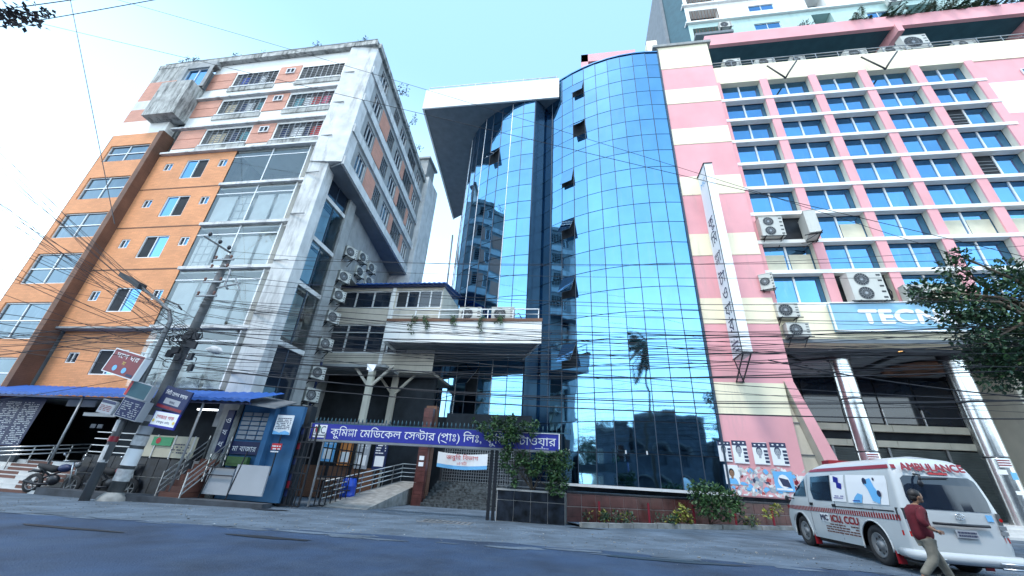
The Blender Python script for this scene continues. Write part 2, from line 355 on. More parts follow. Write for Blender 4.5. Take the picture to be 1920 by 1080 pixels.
def text(s, org, xd, yd, size, m, parent, name='lettering', width=None, center=False, bold=0):
    V_, F_, W_ = layout(s); org = Vector(org); xd = Vector(xd).normalized(); yd = Vector(yd).normalized()
    kx = size if width is None else width / W_
    if center: org = org - xd * (W_ * kx / 2)
    nn = xd.cross(yd); b = MB(); b.v = [tuple(org + xd * (p[0] * kx) + yd * (p[1] * size) + nn * p[2]) for p in V_]; b.f = list(F_); b.m = [0] * len(F_); b.sm = [False] * len(F_)
    if bold:
        V0, n0 = list(b.v), len(b.v)
        for q, (dx, dy) in enumerate(((1, 0), (-1, 0), (0, 1), (0, -1), (.7, .7), (-.7, -.7))):
            b.v += [tuple(Vector(v) + xd * dx * bold + yd * dy * bold + nn * .0007 * (q + 1)) for v in V0]; b.f += [tuple(i + n0 * (q + 1) for i in f) for f in F_]
        b.m = [0] * len(b.f); b.sm = [False] * len(b.f)
    return b.build(name, m, parent)
def print_lines(b, org, xd, yd, W_, H_, rows, mi, rough=.7, seed=0, hgt=.45):      # rows of tiny unreadable print as short strokes
    rr = random.Random(seed); org = Vector(org); xd = Vector(xd).normalized(); yd = Vector(yd).normalized(); st = H_ / rows
    for k in range(rows):
        x = 0
        while x < W_:
            q = min(rr.uniform(.04, .16) * W_, W_ - x)
            if rr.random() < rough:
                o = org + xd * x + yd * (st * k); b.quad(o, o + xd * q * .85, o + xd * q * .85 + yd * st * hgt, o + yd * st * hgt, mi)
            x += q
    return b

# wall with rectangular holes: P(u, v, d) maps along / up / inward to the world
def holed_wall(b, P, u0, u1, v0, v1, holes, depth=.15, mi=0, rmi=None):
    us = sorted({u0, u1, *[h[0] for h in holes], *[h[1] for h in holes]}); vs = sorted({v0, v1, *[h[2] for h in holes], *[h[3] for h in holes]})
    us = [u for u in us if u0 <= u <= u1]; vs = [v for v in vs if v0 <= v <= v1]
    for i in range(len(us) - 1):
        for j in range(len(vs) - 1):
            cu, cv = (us[i] + us[i + 1]) / 2, (vs[j] + vs[j + 1]) / 2
            if any(h[0] < cu < h[1] and h[2] < cv < h[3] for h in holes): continue
            b.quad(P(us[i], vs[j], 0), P(us[i + 1], vs[j], 0), P(us[i + 1], vs[j + 1], 0), P(us[i], vs[j + 1], 0), mi)
    for h in holes:
        d = h[4] if len(h) > 4 else depth; a, c, e_, g = h[:4]; r = mi if rmi is None else rmi
        b.quad(P(a, e_, 0), P(a, e_, d), P(a, g, d), P(a, g, 0), r); b.quad(P(c, e_, d), P(c, e_, 0), P(c, g, 0), P(c, g, d), r)
        b.quad(P(a, e_, 0), P(c, e_, 0), P(c, e_, d), P(a, e_, d), r); b.quad(P(a, g, d), P(c, g, d), P(c, g, 0), P(a, g, 0), r)
    return b
def PF(Y): return lambda u, v, d: (u, Y + d, v)
def framed(P, u0, u1, v0, v1, d, parent, cols=2, rows=1, t=.05, fm='aluminium_frame', gm='dark_glass', openc=None, name='window'):
    """A window: frame (part) with panes (sub-parts)."""
    b = MB()
    def bx(a, c, e_, g, dd=.035):
        p = [P(a, e_, d - dd), P(c, e_, d - dd), P(c, g, d - dd), P(a, g, d - dd)]; q = [P(a, e_, d + dd), P(c, e_, d + dd), P(c, g, d + dd), P(a, g, d + dd)]
        b.quad(*p); b.quad(p[1], q[1], q[2], p[2]); b.quad(q[0], p[0], p[3], q[3]); b.quad(p[3], p[2], q[2], q[3]); b.quad(q[0], q[1], p[1], p[0])
    bx(u0, u1, v0, v0 + t); bx(u0, u1, v1 - t, v1); bx(u0, u0 + t, v0 + t, v1 - t); bx(u1 - t, u1, v0 + t, v1 - t)
    for k in range(1, cols): c = u0 + (u1 - u0) * k / cols; bx(c - t / 2, c + t / 2, v0 + t, v1 - t, .03)
    for k in range(1, rows): c = v0 + (v1 - v0) * k / rows; bx(u0 + t, u1 - t, c - t / 2, c + t / 2, .027)
    f = b.build(name, fm, parent)
    for i in range(cols):
        for j in range(rows):
            a = u0 + (u1 - u0) * i / cols + t * .5; c = u0 + (u1 - u0) * (i + 1) / cols - t * .5; e_ = v0 + (v1 - v0) * j / rows + t * .5; g = v0 + (v1 - v0) * (j + 1) / rows - t * .5
            mm = gm
            if openc is not None and i == openc: mm = 'interior_dark'
            dd = d + (.012 if mm == gm else .02)
            MB().quad(P(a, e_, dd), P(c, e_, dd), P(c, g, dd), P(a, g, dd)).build('pane', mm, f)
    return f

# ============================================================ ground
def gp(x, y, h=0): return (x, y, G(x) + h)
def gquad(b, x0, x1, y0, y1, h, n_=1): return b.quad(gp(x0, y0, h), gp(x1, y0, h), gp(x1, y1, h), gp(x0, y1, h))
b = MB(); b.quad((-400, -300, -4.0), (400, -300, 4.0), (400, 500, 4.0), (-400, 500, -4.0)); b.v = [(x, y, G(x) - .012) for x, y, z in b.v]; b.build('ground', 'dusty_ground', kind='structure')
b = MB(); edge = [(-200, 4.0), (-60, 5.8), (-24, 7.2), (-12, 8.0), (-6.8, 8.7), (-1.4, 9.3), (3, 9.0), (8, 9.0), (25, 9.4), (60, 10), (200, 10)]
for k in range(len(edge) - 1):
    (xa, ya), (xb, yb) = edge[k:k + 2]
    n_ = max(1, int((xb - xa) / .6)) if abs(xa) < 30 and abs(xb) < 30 else 1; pr_ = (xa, ya)
    for j in range(1, n_ + 1):
        xx = xa + (xb - xa) * j / n_; yy = ya + (yb - ya) * j / n_ + (random.uniform(-.12, .12) if j < n_ else 0)
        b.quad(gp(pr_[0], -6, -.006), gp(xx, -6, -.006), gp(xx, yy, -.006), gp(pr_[0], pr_[1], -.006)); pr_ = (xx, yy)
b.build('road', 'asphalt', kind='structure')
# footpath on the far side of the road (behind the camera)
b = MB(); b.hexa([(-120, -9), (120, -9), (120, -6), (-120, -6)], [-1.3, 1.1, 1.1, -1.3], [-.98, 1.42, 1.42, -.98]); b.build('pavement', 'kerb_concrete', kind='structure')
# forecourt slab pieces and drain grating
b = MB(); x, y = -3.6, 12.4
for k in range(9): b.box(x - .7 + k * .16, x - .62 + k * .16, y - .28, y + .28, G(x) - .02, G(x) + .004)
b.box(x - .78, x + .74, y - .34, y - .28, G(x) - .02, G(x) + .006); b.box(x - .78, x + .74, y + .28, y + .34, G(x) - .02, G(x) + .006)
tag(b.build('drain_grating', 'galvanised'), 'flat steel drain grating set in the dusty forecourt in front of the gateway', 'grating')
b = MB()
for k in range(3200):
    x = random.uniform(-16, 9); y = random.uniform(8.2, 15.5) ; s_ = random.uniform(.003, .012) * (1 if random.random() < .97 else 2.2)
    if y > 12.5 and (x > -3): continue
    z = G(x) - .012; a = random.uniform(0, 6)
    b.obox((x, y, z + s_ * .3), (s_ * math.cos(a), s_ * math.sin(a), 0), (-s_ * .7 * math.sin(a), s_ * .7 * math.cos(a), 0), (0, 0, s_ * .5), random.choice((0, 0, 1)))
o = b.build('gravel', ['kerb_concrete', 'mosaic_stone']); tag(o, 'loose stones and grit scattered over the dusty verge', 'gravel'); o['kind'] = 'stuff'

def blob(x, y, rx, ry, h, n_=14, rot=0.0):
    r_ = []
    for k in range(n_):
        a = 2 * math.pi * k / n_; q = random.uniform(.65, 1.1); u, v = rx * q * math.cos(a), ry * q * math.sin(a); xx, yy = x + u * math.cos(rot) - v * math.sin(rot), y + u * math.sin(rot) + v * math.cos(rot); r_.append((xx, yy, G(xx) + h))
    return r_
for k, (x, y, rx, ry, lab) in enumerate(((1.6, 8.55, 1.5, .16, 'long dark wet stain along the road edge in the middle right'), (.2, 13.4, .7, .12, 'small dark patch by the kerb below the garden wall'), (-9.2, 12.4, .7, .25, 'dark reddish patch on the verge before the gate'), (-5.5, 7.6, .9, .14, 'narrow tar patch on the road left of centre'), (-9.0, 6.9, 1.3, .12, 'thin tar seam on the road at the left'))):
    b = MB(); b.poly(blob(x, y, rx, ry, .002 if y < 9 and k != 0 else .003)); o = b.build('ground_stain', 'road_stain', kind='structure')
b = MB()
for k in range(44):
    x = random.uniform(-15, 7); t_ = (x + 15) / 22; y = 8.1 + 1.0 * t_ + random.uniform(-.25, .15); b.poly(blob(x, y, random.uniform(.15, .6), random.uniform(.04, .16), -.002 + .0001 * k, 10))
b.build('dust_patches', 'dusty_ground', kind='structure')
b = MB()
for k in range(70):
    x = random.uniform(-15, 8); y = random.uniform(8.6, 13.5)
    if y > 12.6 and x > -2: continue
    s_ = random.uniform(.015, .05); a = random.uniform(0, 6); z = G(x) + .004; b.quad((x, y, z), (x + s_ * math.cos(a), y + s_ * math.sin(a), z + random.uniform(0, .015)), (x + s_ * math.cos(a) - s_ * .6 * math.sin(a), y + s_ * math.sin(a) + s_ * .6 * math.cos(a), z + .006), (x - s_ * .6 * math.sin(a), y + s_ * .6 * math.cos(a), z + .002), random.choice((0, 0, 1, 2)))
o = b.build('litter', ['torn_paper', 'leaf_dry', 'stair_brown']); tag(o, 'bits of paper, leaves and litter strewn along the dusty verge', 'litter'); o['kind'] = 'stuff'

# ============================================================ buildings across the street (behind the camera, seen in the mirror glass)
def opposite(name, label, x0, x1, y0, h, arches):
    t = thing(name, label, 'building', (x0, y0, 0))
    b = MB(); P = lambda u, v, d: (u, y0 - d, v)
    holes = []; n_ = max(1, int((x1 - x0) / 3.2)); st = (x1 - x0) / n_; fl = int(h / 3.3)
    for f in range(fl):
        for k in range(n_):
            holes.append((x0 + st * k + .7, x0 + st * (k + 1) - .7, f * 3.3 + .4, f * 3.3 + 2.5, .4))
    holed_wall(b, P, x0, x1, -.8, h, holes, .4); b.box(x0, x1, y0 - 12, y0 - .5, -.8, h - .02); b.build('wall', 'opposite_wall', t)
    if arches:
        for f in range(fl):
            for k in range(n_):
                b = MB(); cx = x0 + st * (k + .5); r = st / 2 - .5; zc = f * 3.3 + 1.5
                pts = [(cx + r * math.cos(math.pi * j / 10), y0 + .1, zc + r * math.sin(math.pi * j / 10)) for j in range(11)]
                b.tube(pts, .14, 4); b.build('arch', 'opposite_arch', t)
    else:
        for f in range(fl):
            for k in range(n_): framed(P, x0 + st * k + .7, x0 + st * (k + 1) - .7, f * 3.3 + .4, f * 3.3 + 2.5, .3, t)
    b = MB(); b.box(x0 - .15, x1 + .15, y0 - .2, y0 + .15, h, h + .5); b.build('parapet', 'opposite_arch', t)
opposite('shop_building', 'grey building with rows of round arches on the far side of the street', -8, 20.5, -8.6, 9.0, True)
opposite('shop_building', 'low flat roofed building on the far side of the street at the right', 22, 50, -9.4, 7.0, False)
opposite('shop_building', 'small two storey building on the far side of the street at the left', -26, -8.6, -8.8, 8.2, False)

# ============================================================ left apartment and clinic building
APT = thing('apartment_building', 'tall orange and pink clad block with glazed bays, leaning at the left', 'building', (-20, 14, 0))
FL = [6.45, 9.42, 11.95, 14.52, 17.12]
P14 = PF(14.0)
# orange centre bay with its windows
holes = []; wins = []
for bz, tz in ((15.2, 16.55), (12.62, 13.95), (10.1, 11.4), (7.2, 8.45)):
    holes.append((-21.65, -20.2, bz, tz)); wins.append((-21.65, -20.2, bz, tz, 1)); c = tz - .35
    holes += [(-23.05, -22.5, c - .33, c + .2), (-19.5, -18.95, c - .3, c + .22)]; wins += [(-23.05, -22.5, c - .33, c + .2, 0), (-19.5, -18.95, c - .3, c + .22, 0)]
b = MB(); holed_wall(b, P14, -23.8, -18.62, 6.45, 17.0, holes, .18); b.build('wall', 'orange_cladding', APT)
for k, (a, c, e_, g, o_) in enumerate(wins): framed(P14, a, c, e_, g, .06, APT, 2, 1, .05, gm='office_glass', openc=(0 if k in (6, 7, 8, 9) else 1) if o_ else 0)
P142 = PF(14.35); holes = [(-21.3, -19.7, 4.35, 5.5), (-22.9, -22.3, 4.85, 5.35), (-19.0, -18.45, 4.95, 5.4)]
b = MB(); holed_wall(b, P142, -23.8, -18.62, 3.2, 6.45, holes, .18); b.build('wall', 'orange_cladding', APT)
framed(P142, -21.3, -19.7, 4.35, 5.5, .06, APT, 2, 1, openc=0, gm='office_glass'); framed(P142, -22.9, -22.3, 4.85, 5.35, .06, APT, 2, 1, openc=0); framed(P142, -19.0, -18.45, 4.95, 5.4, .06, APT, 2, 1, openc=0)
for z in (9.44, 11.95, 14.52): b = MB(); b.box(-23.8, -18.62, 13.985, 14.0, z - .03, z + .03); b.build('joint_strip', 'brown_cladding', APT)
b = MB(); b.box(-23.8, -14.0, 13.92, 14.35, 6.36, 6.45); b.build('ledge', 'grey_concrete', APT)
# left strip
P137 = PF(13.7); holes = [(-27.35, -24.5, 16.6, 17.85), (-27.35, -24.5, 13.85, 15.4), (-27.35, -24.5, 11.3, 12.9), (-27.35, -24.5, 8.6, 10.35), (-27.35, -24.5, 5.75, 7.6), (-27.35, -24.5, 3.5, 4.9)]
b = MB(); holed_wall(b, P137, -27.75, -24.12, -.3, 18.75, holes, .2); b.box(-27.74, -27.7, 13.7, 26, -.3, 18.7); b.build('wall', 'orange_cladding', APT)
for k, h in enumerate(holes): framed(P137, *h, .1, APT, 2, 2, .06, gm='pale_glass')
for h in holes: b = MB(); b.quad((h[0], 13.95, h[2]), (h[1], 13.95, h[2]), (h[1], 13.95, h[3]), (h[0], 13.95, h[3])); b.build('curtain', 'glass_room_blue', APT)
for z0, z1, m_ in ((18.75, 19.9, 'white_plaster'), (19.9, 21.0, 'dusky_pink_cladding'), (21.0, 21.8, 'weathered_plaster'), (21.8, 23.6, 'dusky_pink_cladding'), (23.6, 25.1, 'mouldy_concrete')):
    b = MB(); b.box(-27.75, -24.12, 13.72, 14.2, z0, z1); b.build('wall_band', m_, APT)
b = MB(); b.box(-24.12, -23.8, 13.5, 14.2, -.2, 18.6); b.build('pilaster', 'brown_cladding', APT)
# balcony box high on the left, with a stained front
b = MB(); b.box(-25.5, -23.3, 13.1, 14.0, 19.6, 22.5); b.build('balcony_front', 'mouldy_concrete', APT)
b = MB(); holed_wall(b, PF(13.55), -25.3, -23.0, 22.5, 24.6, [(-25.0, -23.3, 22.6, 24.4)], .3); b.box(-25.3, -23.0, 13.6, 14.1, 24.6, 25.0); b.build('wall', 'grey_concrete', APT)
framed(PF(13.55), -25.0, -23.3, 22.6, 24.4, .15, APT, 2, 1, gm='office_glass')
# upper white and pink floors: balcony recesses
recs = []
for z0, z1 in ((17.62, 18.86), (20.12, 21.36), (22.64, 23.9)):
    recs += [(-21.4, -18.4, z0, z1, 1.3), (-16.7, -13.85, z0, z1, 1.3)]
b = MB(); holed_wall(b, P14, -23.3, -13.55, 17.02, 25.0, recs, 1.3, 0, 1); b.build('wall', ['white_plaster', 'grey_concrete'], APT)
for r in recs:
    b = MB(); b.quad((r[0], 15.29, r[2]), (r[1], 15.29, r[2]), (r[1], 15.29, r[3]), (r[0], 15.29, r[3])); b.build('balcony_back_wall', 'pale_cream_paint', APT)
    b = MB(); b.box(r[0] + .9, r[0] + 1.7, 15.22, 15.28, r[2], r[3] - .12); b.build('balcony_door', 'interior_dark', APT)
    b = MB(); n_ = 7
    for k in range(n_): z = r[2] + .08 + (r[3] - r[2] - .12) * k / n_; b.bar((r[0], 14.03, z), (r[1], 14.03, z), .025)
    for k in range(9): x = r[0] + (r[1] - r[0]) * k / 8; b.bar((x, 14.03, r[2]), (x, 14.03, r[3]), .035)
    b.build('grille', 'galvanised', APT)
    b = MB(); b.box(r[0] - .05, r[1] + .05, 13.9, 14.06, r[2] - .07, r[2]); b.build('sill', 'aluminium_frame', APT)
    b = MB(); b.box(r[0] - .15, r[1] + .1, 13.93, 14.0, r[2] - .42, r[2] - .07); b.build('stained_ledge', 'mouldy_concrete', APT)
for z0, z1 in ((17.5, 18.95), (20.1, 21.5), (22.6, 24.1)):
    for xa, xb in ((-23.25, -21.5), (-18.3, -16.8)):
        zm = (z0 + z1) / 2
        for q0, q1 in ((z0, zm - .02), (zm + .02, z1)): b = MB(); b.box(xa, xb, 13.96, 14.02, q0, q1); b.build('cladding_panel', 'dusky_pink_cladding', APT)
    f = framed(PF(13.9), -17.75, -17.15, z0 + .75, z0 + 1.2, .03, APT, 2, 1, .05, openc=1)
for x0, x1, y0, y1, z in ((-23.9, -13.5, 13.8, 14.0, 19.02), (-23.9, -13.5, 13.8, 14.0, 21.56), (-23.6, -13.5, 13.8, 14.0, 17.0)):
    b = MB(); b.box(x0, x1, y0, y1, z, z + .12); b.build('string_course', 'weathered_plaster', APT)
b = MB(); b.box(-27.8, -11.85, 13.7, 14.0, 25.0, 25.35); b.box(-27.8, -11.85, 14.0, 14.3, 25.0, 25.3)
b.build('parapet', 'mouldy_concrete', APT)
b = MB(); b.tube([(-27.6, 13.85, 25.62), (-12.0, 13.85, 25.62)], .07, 6)
for k in range(9): b.bar((-27.4 + k * 1.9, 13.85, 25.35), (-27.4 + k * 1.9, 13.85, 25.62), .12)
b.build('roof_rail', 'grey_concrete', APT)
# corner pilaster, slanted face
b = MB(); b.hexa([(-13.55, 13.8), (-12.62, 14.0), (-12.72, 14.75), (-13.55, 14.75)], 2.4, 15.6); b.build('corner_pier', 'weathered_plaster', APT)
b = MB(); b.hexa([(-13.55, 13.75), (-11.85, 13.95), (-11.95, 14.75), (-13.55, 14.75)], 15.6, 25.0); b.build('corner_pier', 'weathered_plaster', APT)
for k in range(8): b = MB(); b.box(-13.56, -12.8, 13.76, 13.8, 4.4 + k * 2.6, 4.45 + k * 2.6); b.build('pier_joint', 'grey_concrete', APT)
# glazed bays at the front, rooms with curtains behind
SL = [3.75] + FL
for k in range(5):
    z0, z1 = SL[k], SL[k + 1]
    b = MB(); b.box(-18.62, -13.56, 13.86, 14.1, z1 - .10, z1 + .06); b.build('floor_edge', 'weathered_plaster', APT)
    b = MB(); b.box(-18.6, -13.6, 14.1, 17.4, z1 - .22, z1 - .1); b.build('ceiling_slab', 'white_plaster', APT)
    b = MB(); b.box(-18.6, -13.6, 14.9 if k < 4 else 16.8, 15.0 if k < 4 else 16.9, z0, z1 - .22); b.build('room_wall', 'white_plaster' if k < 4 else 'glass_room_blue', APT)
    if k < 4:
        for a, c in ((-18.52, -17.4), (-17.25, -16.42), (-16.18, -15.2), (-15.02, -14.12)): b = MB(); b.box(a, c, 14.15, 14.18, z0 + .1, z1 - .7); b.build('board', 'curtain_white', APT)
    for a, c in ((-18.58, -16.32), (-16.28, -14.06)):
        b = MB(); b.quad((a, 14.02, z0 + .08), (c, 14.02, z0 + .08), (c, 14.02, z1 - .12), (a, 14.02, z1 - .12)); b.build('pane', 'clear_glass', APT)
    b = MB(); b.box(-14.06, -14.0, 13.98, 14.9, z0 + .06, z1 - .12); b.box(-16.33, -16.27, 14.0, 14.06, z0 + .06, z1 - .1); b.bar((-18.6, 14.03, z1 - .62), (-14.05, 14.03, z1 - .62), .05)
    b.build('glazing_bar', 'aluminium_frame', APT)
    b = MB(); b.box(-13.98, -13.6, 14.3, 14.4, z0 + .06, z1 - .12); b.build('side_infill', 'pale_cream_paint', APT)
    if k < 4:
        for a, c in ((-17.4, -17.22),) if k % 2 else ((-15.22, -15.0),):
            b = MB(); n_ = 10
            for j in range(n_):
                u0_, u1_ = a + (c - a) * j / n_, a + (c - a) * (j + 1) / n_; d0, d1 = (.05 if j % 2 else 0), (0 if j % 2 else .05)
                b.quad((u0_, 14.34 + d0, z0 + .1), (u1_, 14.34 + d1, z0 + .1), (u1_, 14.34 + d1, z1 - .65), (u0_, 14.34 + d0, z1 - .65))
            b.build('curtain', 'curtain_white', APT)
        b = MB()
        for x in ((-17.2, -16.8, -16.4) if k % 2 else (-18.3, -17.9, -17.5)):
            b.box(x - .02, x + .02, 14.11, 14.13, z0 + .1, z1 - .62)
        for q in range(4): zz = z0 + .4 + q * .45; b.box(-18.4 if k % 2 == 0 else -17.3, -17.4 if k % 2 == 0 else -16.3, 14.10, 14.12, zz, zz + .03)
        b.build('inner_frame', 'aluminium_frame', APT)
    else:
        b = MB(); b.box(-17.9, -17.4, 14.4, 14.8, z0 + .1, z0 + .35); b.build('cushion', 'cloth_pink', APT)
    for u in (-17.6, -16.0, -15.2):                          # spider fittings
        b = MB(); zz = z1 - .62
        for q in ((-.1, -.08), (.1, -.08), (-.1, .08), (.1, .08)): b.bar((u, 14.07, zz), (u + q[0], 14.05, zz + q[1]), .025)
        b.build('glass_clamp', 'steel', APT)
# side return: dark glazed bays
for k in range(5):
    z0, z1 = SL[k], SL[k + 1]
    b = MB(); b.box(-13.2, -12.92, 14.76, 16.8, z1 - .42, z1 - .2); b.build('floor_edge', 'weathered_plaster', APT)
    for a, c in ((14.8, 15.78), (15.82, 16.8)): b = MB(); b.quad((-13.0, a, z0 - .2), (-13.0, c, z0 - .2), (-13.0, c, z1 - .42), (-13.0, a, z1 - .42)); b.build('pane', 'dark_glass' if k in (0, 4) else 'clear_glass', APT)
    b = MB(); b.box(-13.03, -12.97, 15.77, 15.83, z0 - .2, z1 - .42); b.box(-13.03, -12.97, 14.76, 14.82, z0 - .2, z1 - .42); b.build('glazing_bar', 'mullion_dark', APT)
    if 0 < k < 4: b = MB(); b.box(-13.5, -13.4, 15.2, 16.2, z0 + .2, z1 - .6); b.build('curtain', 'glass_room_blue', APT)
b = MB(); b.box(-13.9, -13.7, 14.8, 16.8, 3.5, 15.5); b.build('room_wall', 'interior_dark', APT)
b = MB(); b.box(-13.6, -12.85, 16.8, 17.45, -.1, 15.6); b.build('pier', 'grey_concrete', APT)
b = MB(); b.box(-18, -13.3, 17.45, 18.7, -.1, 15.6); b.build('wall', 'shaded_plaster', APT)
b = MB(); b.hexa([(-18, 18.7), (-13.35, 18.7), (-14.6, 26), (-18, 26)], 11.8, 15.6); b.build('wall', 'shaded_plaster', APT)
for k in range(4): b = MB(); y = 19.3 + k * 1.7; x = -13.45 - (y - 18.7) * .17; b.hexa([(x - .1, y), (x + .06, y), (x - .1, y + .5), (x - .26, y + .5)], 12.6, 14.3); b.build('wall_window', 'interior_dark', APT)
b = MB(); b.hexa([(-27.7, 14.3), (-24, 14.3), (-23.9, 26), (-27.7, 26)], 3.2, 24.9); b.hexa([(-23.9, 17.0), (-14.6, 17.5), (-15, 26), (-23.9, 26)], 3.2, 16); b.hexa([(-23.9, 16.0), (-13.6, 16.0), (-15.0, 26), (-23.9, 26)], 16.5, 24.95); b.box(-27.7, -18.62, 14.9, 17, 3.3, 17); b.build('core', 'grey_concrete', APT)
# upper side facade (overhanging, seen steeply from below)
A0 = Vector((-11.88, 14.0, 0)); A1 = Vector((-13.35, 26.4, 0)); SD = (A1 - A0).normalized(); SN = Vector((-SD.y, SD.x, 0)); SLEN = (A1 - A0).length
PS = lambda u, v, d: tuple(A0 + SD * u + SN * d + Vector((0, 0, v)))
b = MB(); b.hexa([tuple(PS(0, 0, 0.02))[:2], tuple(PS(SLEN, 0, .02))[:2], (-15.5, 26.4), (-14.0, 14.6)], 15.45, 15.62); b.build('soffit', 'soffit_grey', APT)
holes = []
for k, z in enumerate((16.3, 18.75, 21.2, 23.6)):
    zt = z + 1.25 if k < 3 else z + 1.0
    for a, c in ((1.2, 2.4), (4.0, 5.0), (5.6, 7.0), (7.7, 9.6), (10.2, 11.6)): holes.append((a, c, z, zt, .6))
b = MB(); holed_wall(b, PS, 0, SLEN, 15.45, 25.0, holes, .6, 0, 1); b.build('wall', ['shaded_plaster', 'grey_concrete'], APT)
for k, h in enumerate(holes):
    if (k % 5) in (0, 2, 4): framed(PS, *h[:4], .1, APT, 3, 1, .06)
    else:
        b = MB()
        for q in range(6): z = h[2] + .1 + q * .2; b.bar(PS(h[0], z, .05), PS(h[1], z, .05), .03)
        for q in range(5): u = h[0] + (h[1] - h[0]) * q / 4; b.bar(PS(u, h[2], .05), PS(u, h[3], .05), .04)
        b.build('grille', 'galvanised', APT); b = MB(); b.quad(PS(h[0], h[2], .58), PS(h[1], h[2], .58), PS(h[1], h[3], .58), PS(h[0], h[3], .58)); b.build('balcony_back_wall', 'interior_dark', APT)
for z in (15.5, 17.85, 20.3, 22.75):
    b = MB(); a_, c_ = PS(0, 0, -.12), PS(SLEN, 0, -.12); e_, g_ = PS(SLEN, 0, .0), PS(0, 0, .0)
    b.hexa([a_[:2], c_[:2], e_[:2], g_[:2]], z, z + .55); b.build('belt_course', 'weathered_plaster', APT)
for z in (16.3, 18.75, 21.2):
    for a, c in ((2.5, 3.9), (7.05, 7.65), (9.65, 10.15)):
        p = [PS(a, 0, -.03)[:2], PS(c, 0, -.03)[:2], PS(c, 0, 0)[:2], PS(a, 0, 0)[:2]]; b = MB(); b.hexa(p, z - .1, z + 1.3); b.build('cladding_panel', 'dusky_pink_cladding', APT)
b = MB(); p = [PS(-.1, 0, -.2)[:2], PS(SLEN, 0, -.2)[:2], PS(SLEN, 0, .3)[:2], PS(-.1, 0, .3)[:2]]; b.hexa(p, 24.9, 25.3); b.build('parapet', 'mouldy_concrete', APT)
b = MB(); b.box(-15.0, -12.9, 26.2, 28.6, 13, 25.6); b.build('rear_wing', 'weathered_plaster', APT)
b = MB(); b.box(-14.9, -13.1, 25.9, 27.6, 25.6, 27.4); b.box(-15.1, -12.9, 25.7, 27.8, 27.4, 27.6); b.build('stair_head', 'grey_concrete', APT)
# hanging laundry in the balconies
cl = ['cloth_white', 'cloth_red', 'cloth_blue', 'cloth_pink', 'cloth_navy', 'cloth_cream', 'cloth_teal']
nm = dict(cloth_white='white', cloth_red='red', cloth_blue='bright blue', cloth_pink='pink', cloth_navy='navy', cloth_cream='cream', cloth_teal='teal')
rown = ['lowest', 'middle', 'topmost']; seen = {}
for ri, (side, row, items) in enumerate((('left', 2, [(.35, 'cloth_blue', .5), (1.1, 'cloth_navy', .5), (1.7, 'cloth_white', .45)]), ('left', 1, [(.3, 'cloth_cream', .6), (1.2, 'cloth_navy', .45), (1.7, 'cloth_white', .5), (2.4, 'cloth_teal', .5)]),
        ('left', 0, [(.3, 'cloth_cream', .9), (1.6, 'cloth_navy', .5), (2.3, 'cloth_teal', .6)]), ('right', 1, [(.3, 'cloth_teal', .5), (.95, 'cloth_white', .5), (1.45, 'cloth_red', .5), (2.1, 'cloth_pink', .45)]), ('right', 0, [(.2, 'cloth_navy', .5), (.9, 'cloth_white', .7), (1.75, 'cloth_navy', .3), (2.15, 'cloth_red', .6)]))):
    r = recs[row * 2 + (0 if side == 'left' else 1)]
    for dx, c, wd in items:
        b = MB(); x0 = r[0] + dx; zt = r[3] - .15; hgt = random.uniform(.65, .95); n_ = 6
        for j in range(n_):
            a0, a1 = x0 + wd * j / n_, x0 + wd * (j + 1) / n_; y0, y1 = 14.14 + .03 * math.sin(j * 2.1), 14.14 + .03 * math.sin((j + 1) * 2.1); k0 = .05 * math.sin(j); k1 = .05 * math.sin(j + 1)
            b.quad((a0, y0, zt - hgt + k0), (a1, y1, zt - hgt + k1), (a1, y1 + .03, zt), (a0, y0 + .03, zt)); b.quad((a0, y0 + .02, zt - hgt + k0 + .05), (a1, y1 + .02, zt - hgt + k1 + .05), (a1, y1 + .05, zt), (a0, y0 + .05, zt))
        key = (side, row, c); seen[key] = seen.get(key, 0) + 1
        wide = {.9: 'wide ', .7: 'wide ', .3: 'narrow '}.get(wd, '')
        tag(b.build('hanging_cloth', c), '%s%s cloth hung out to dry in the %s balcony of the %s column' % (wide, nm[c], rown[row], side), 'laundry', 'laundry drying in the balconies')

# ============================================================ link building between the two blocks
LNK = thing('link_building', 'beige bridge building with two window rows and blue roof between orange block and glass tower', 'building', (-11, 21, 0))
P21 = PF(21.0); zt0, zt1, zb0, zb1 = 10.35, 11.55, 7.45, 9.3
b = MB(); holed_wall(b, P21, -15.6, -7.95, 6.35, 11.75, [(-14.9, -11.3, zt0, zt1), (-11.0, -8.0, zt0, zt1), (-15.1, -9.6, zb0, zb1)], .2)
b.box(-15.6, -7.95, 21.25, 25, 6.35, 6.5); b.quad((-7.95, 21, 7.9), (-7.95, 25, 7.9), (-7.95, 25, 11.75), (-7.95, 21, 11.75)); b.build('wall', 'beige_plaster', LNK)
framed(P21, -14.9, -11.3, zt0, zt1, .1, LNK, 3, 1, .09); framed(P21, -11.0, -8.0, zt0, zt1, .1, LNK, 4, 1, .08, openc=0); framed(P21, -15.1, -9.6, zb0, zb1, .1, LNK, 4, 1, .1)
b = MB(); b.bar((-15.05, 21.04, 8.75), (-9.6, 21.04, 8.75), .06); b.build('transom', 'aluminium_frame', LNK)
b = MB(); b.box(-11.25, -11.05, 20.9, 21.0, 6.36, 11.7); b.build('rib', 'white_plaster', LNK)
n_ = 40
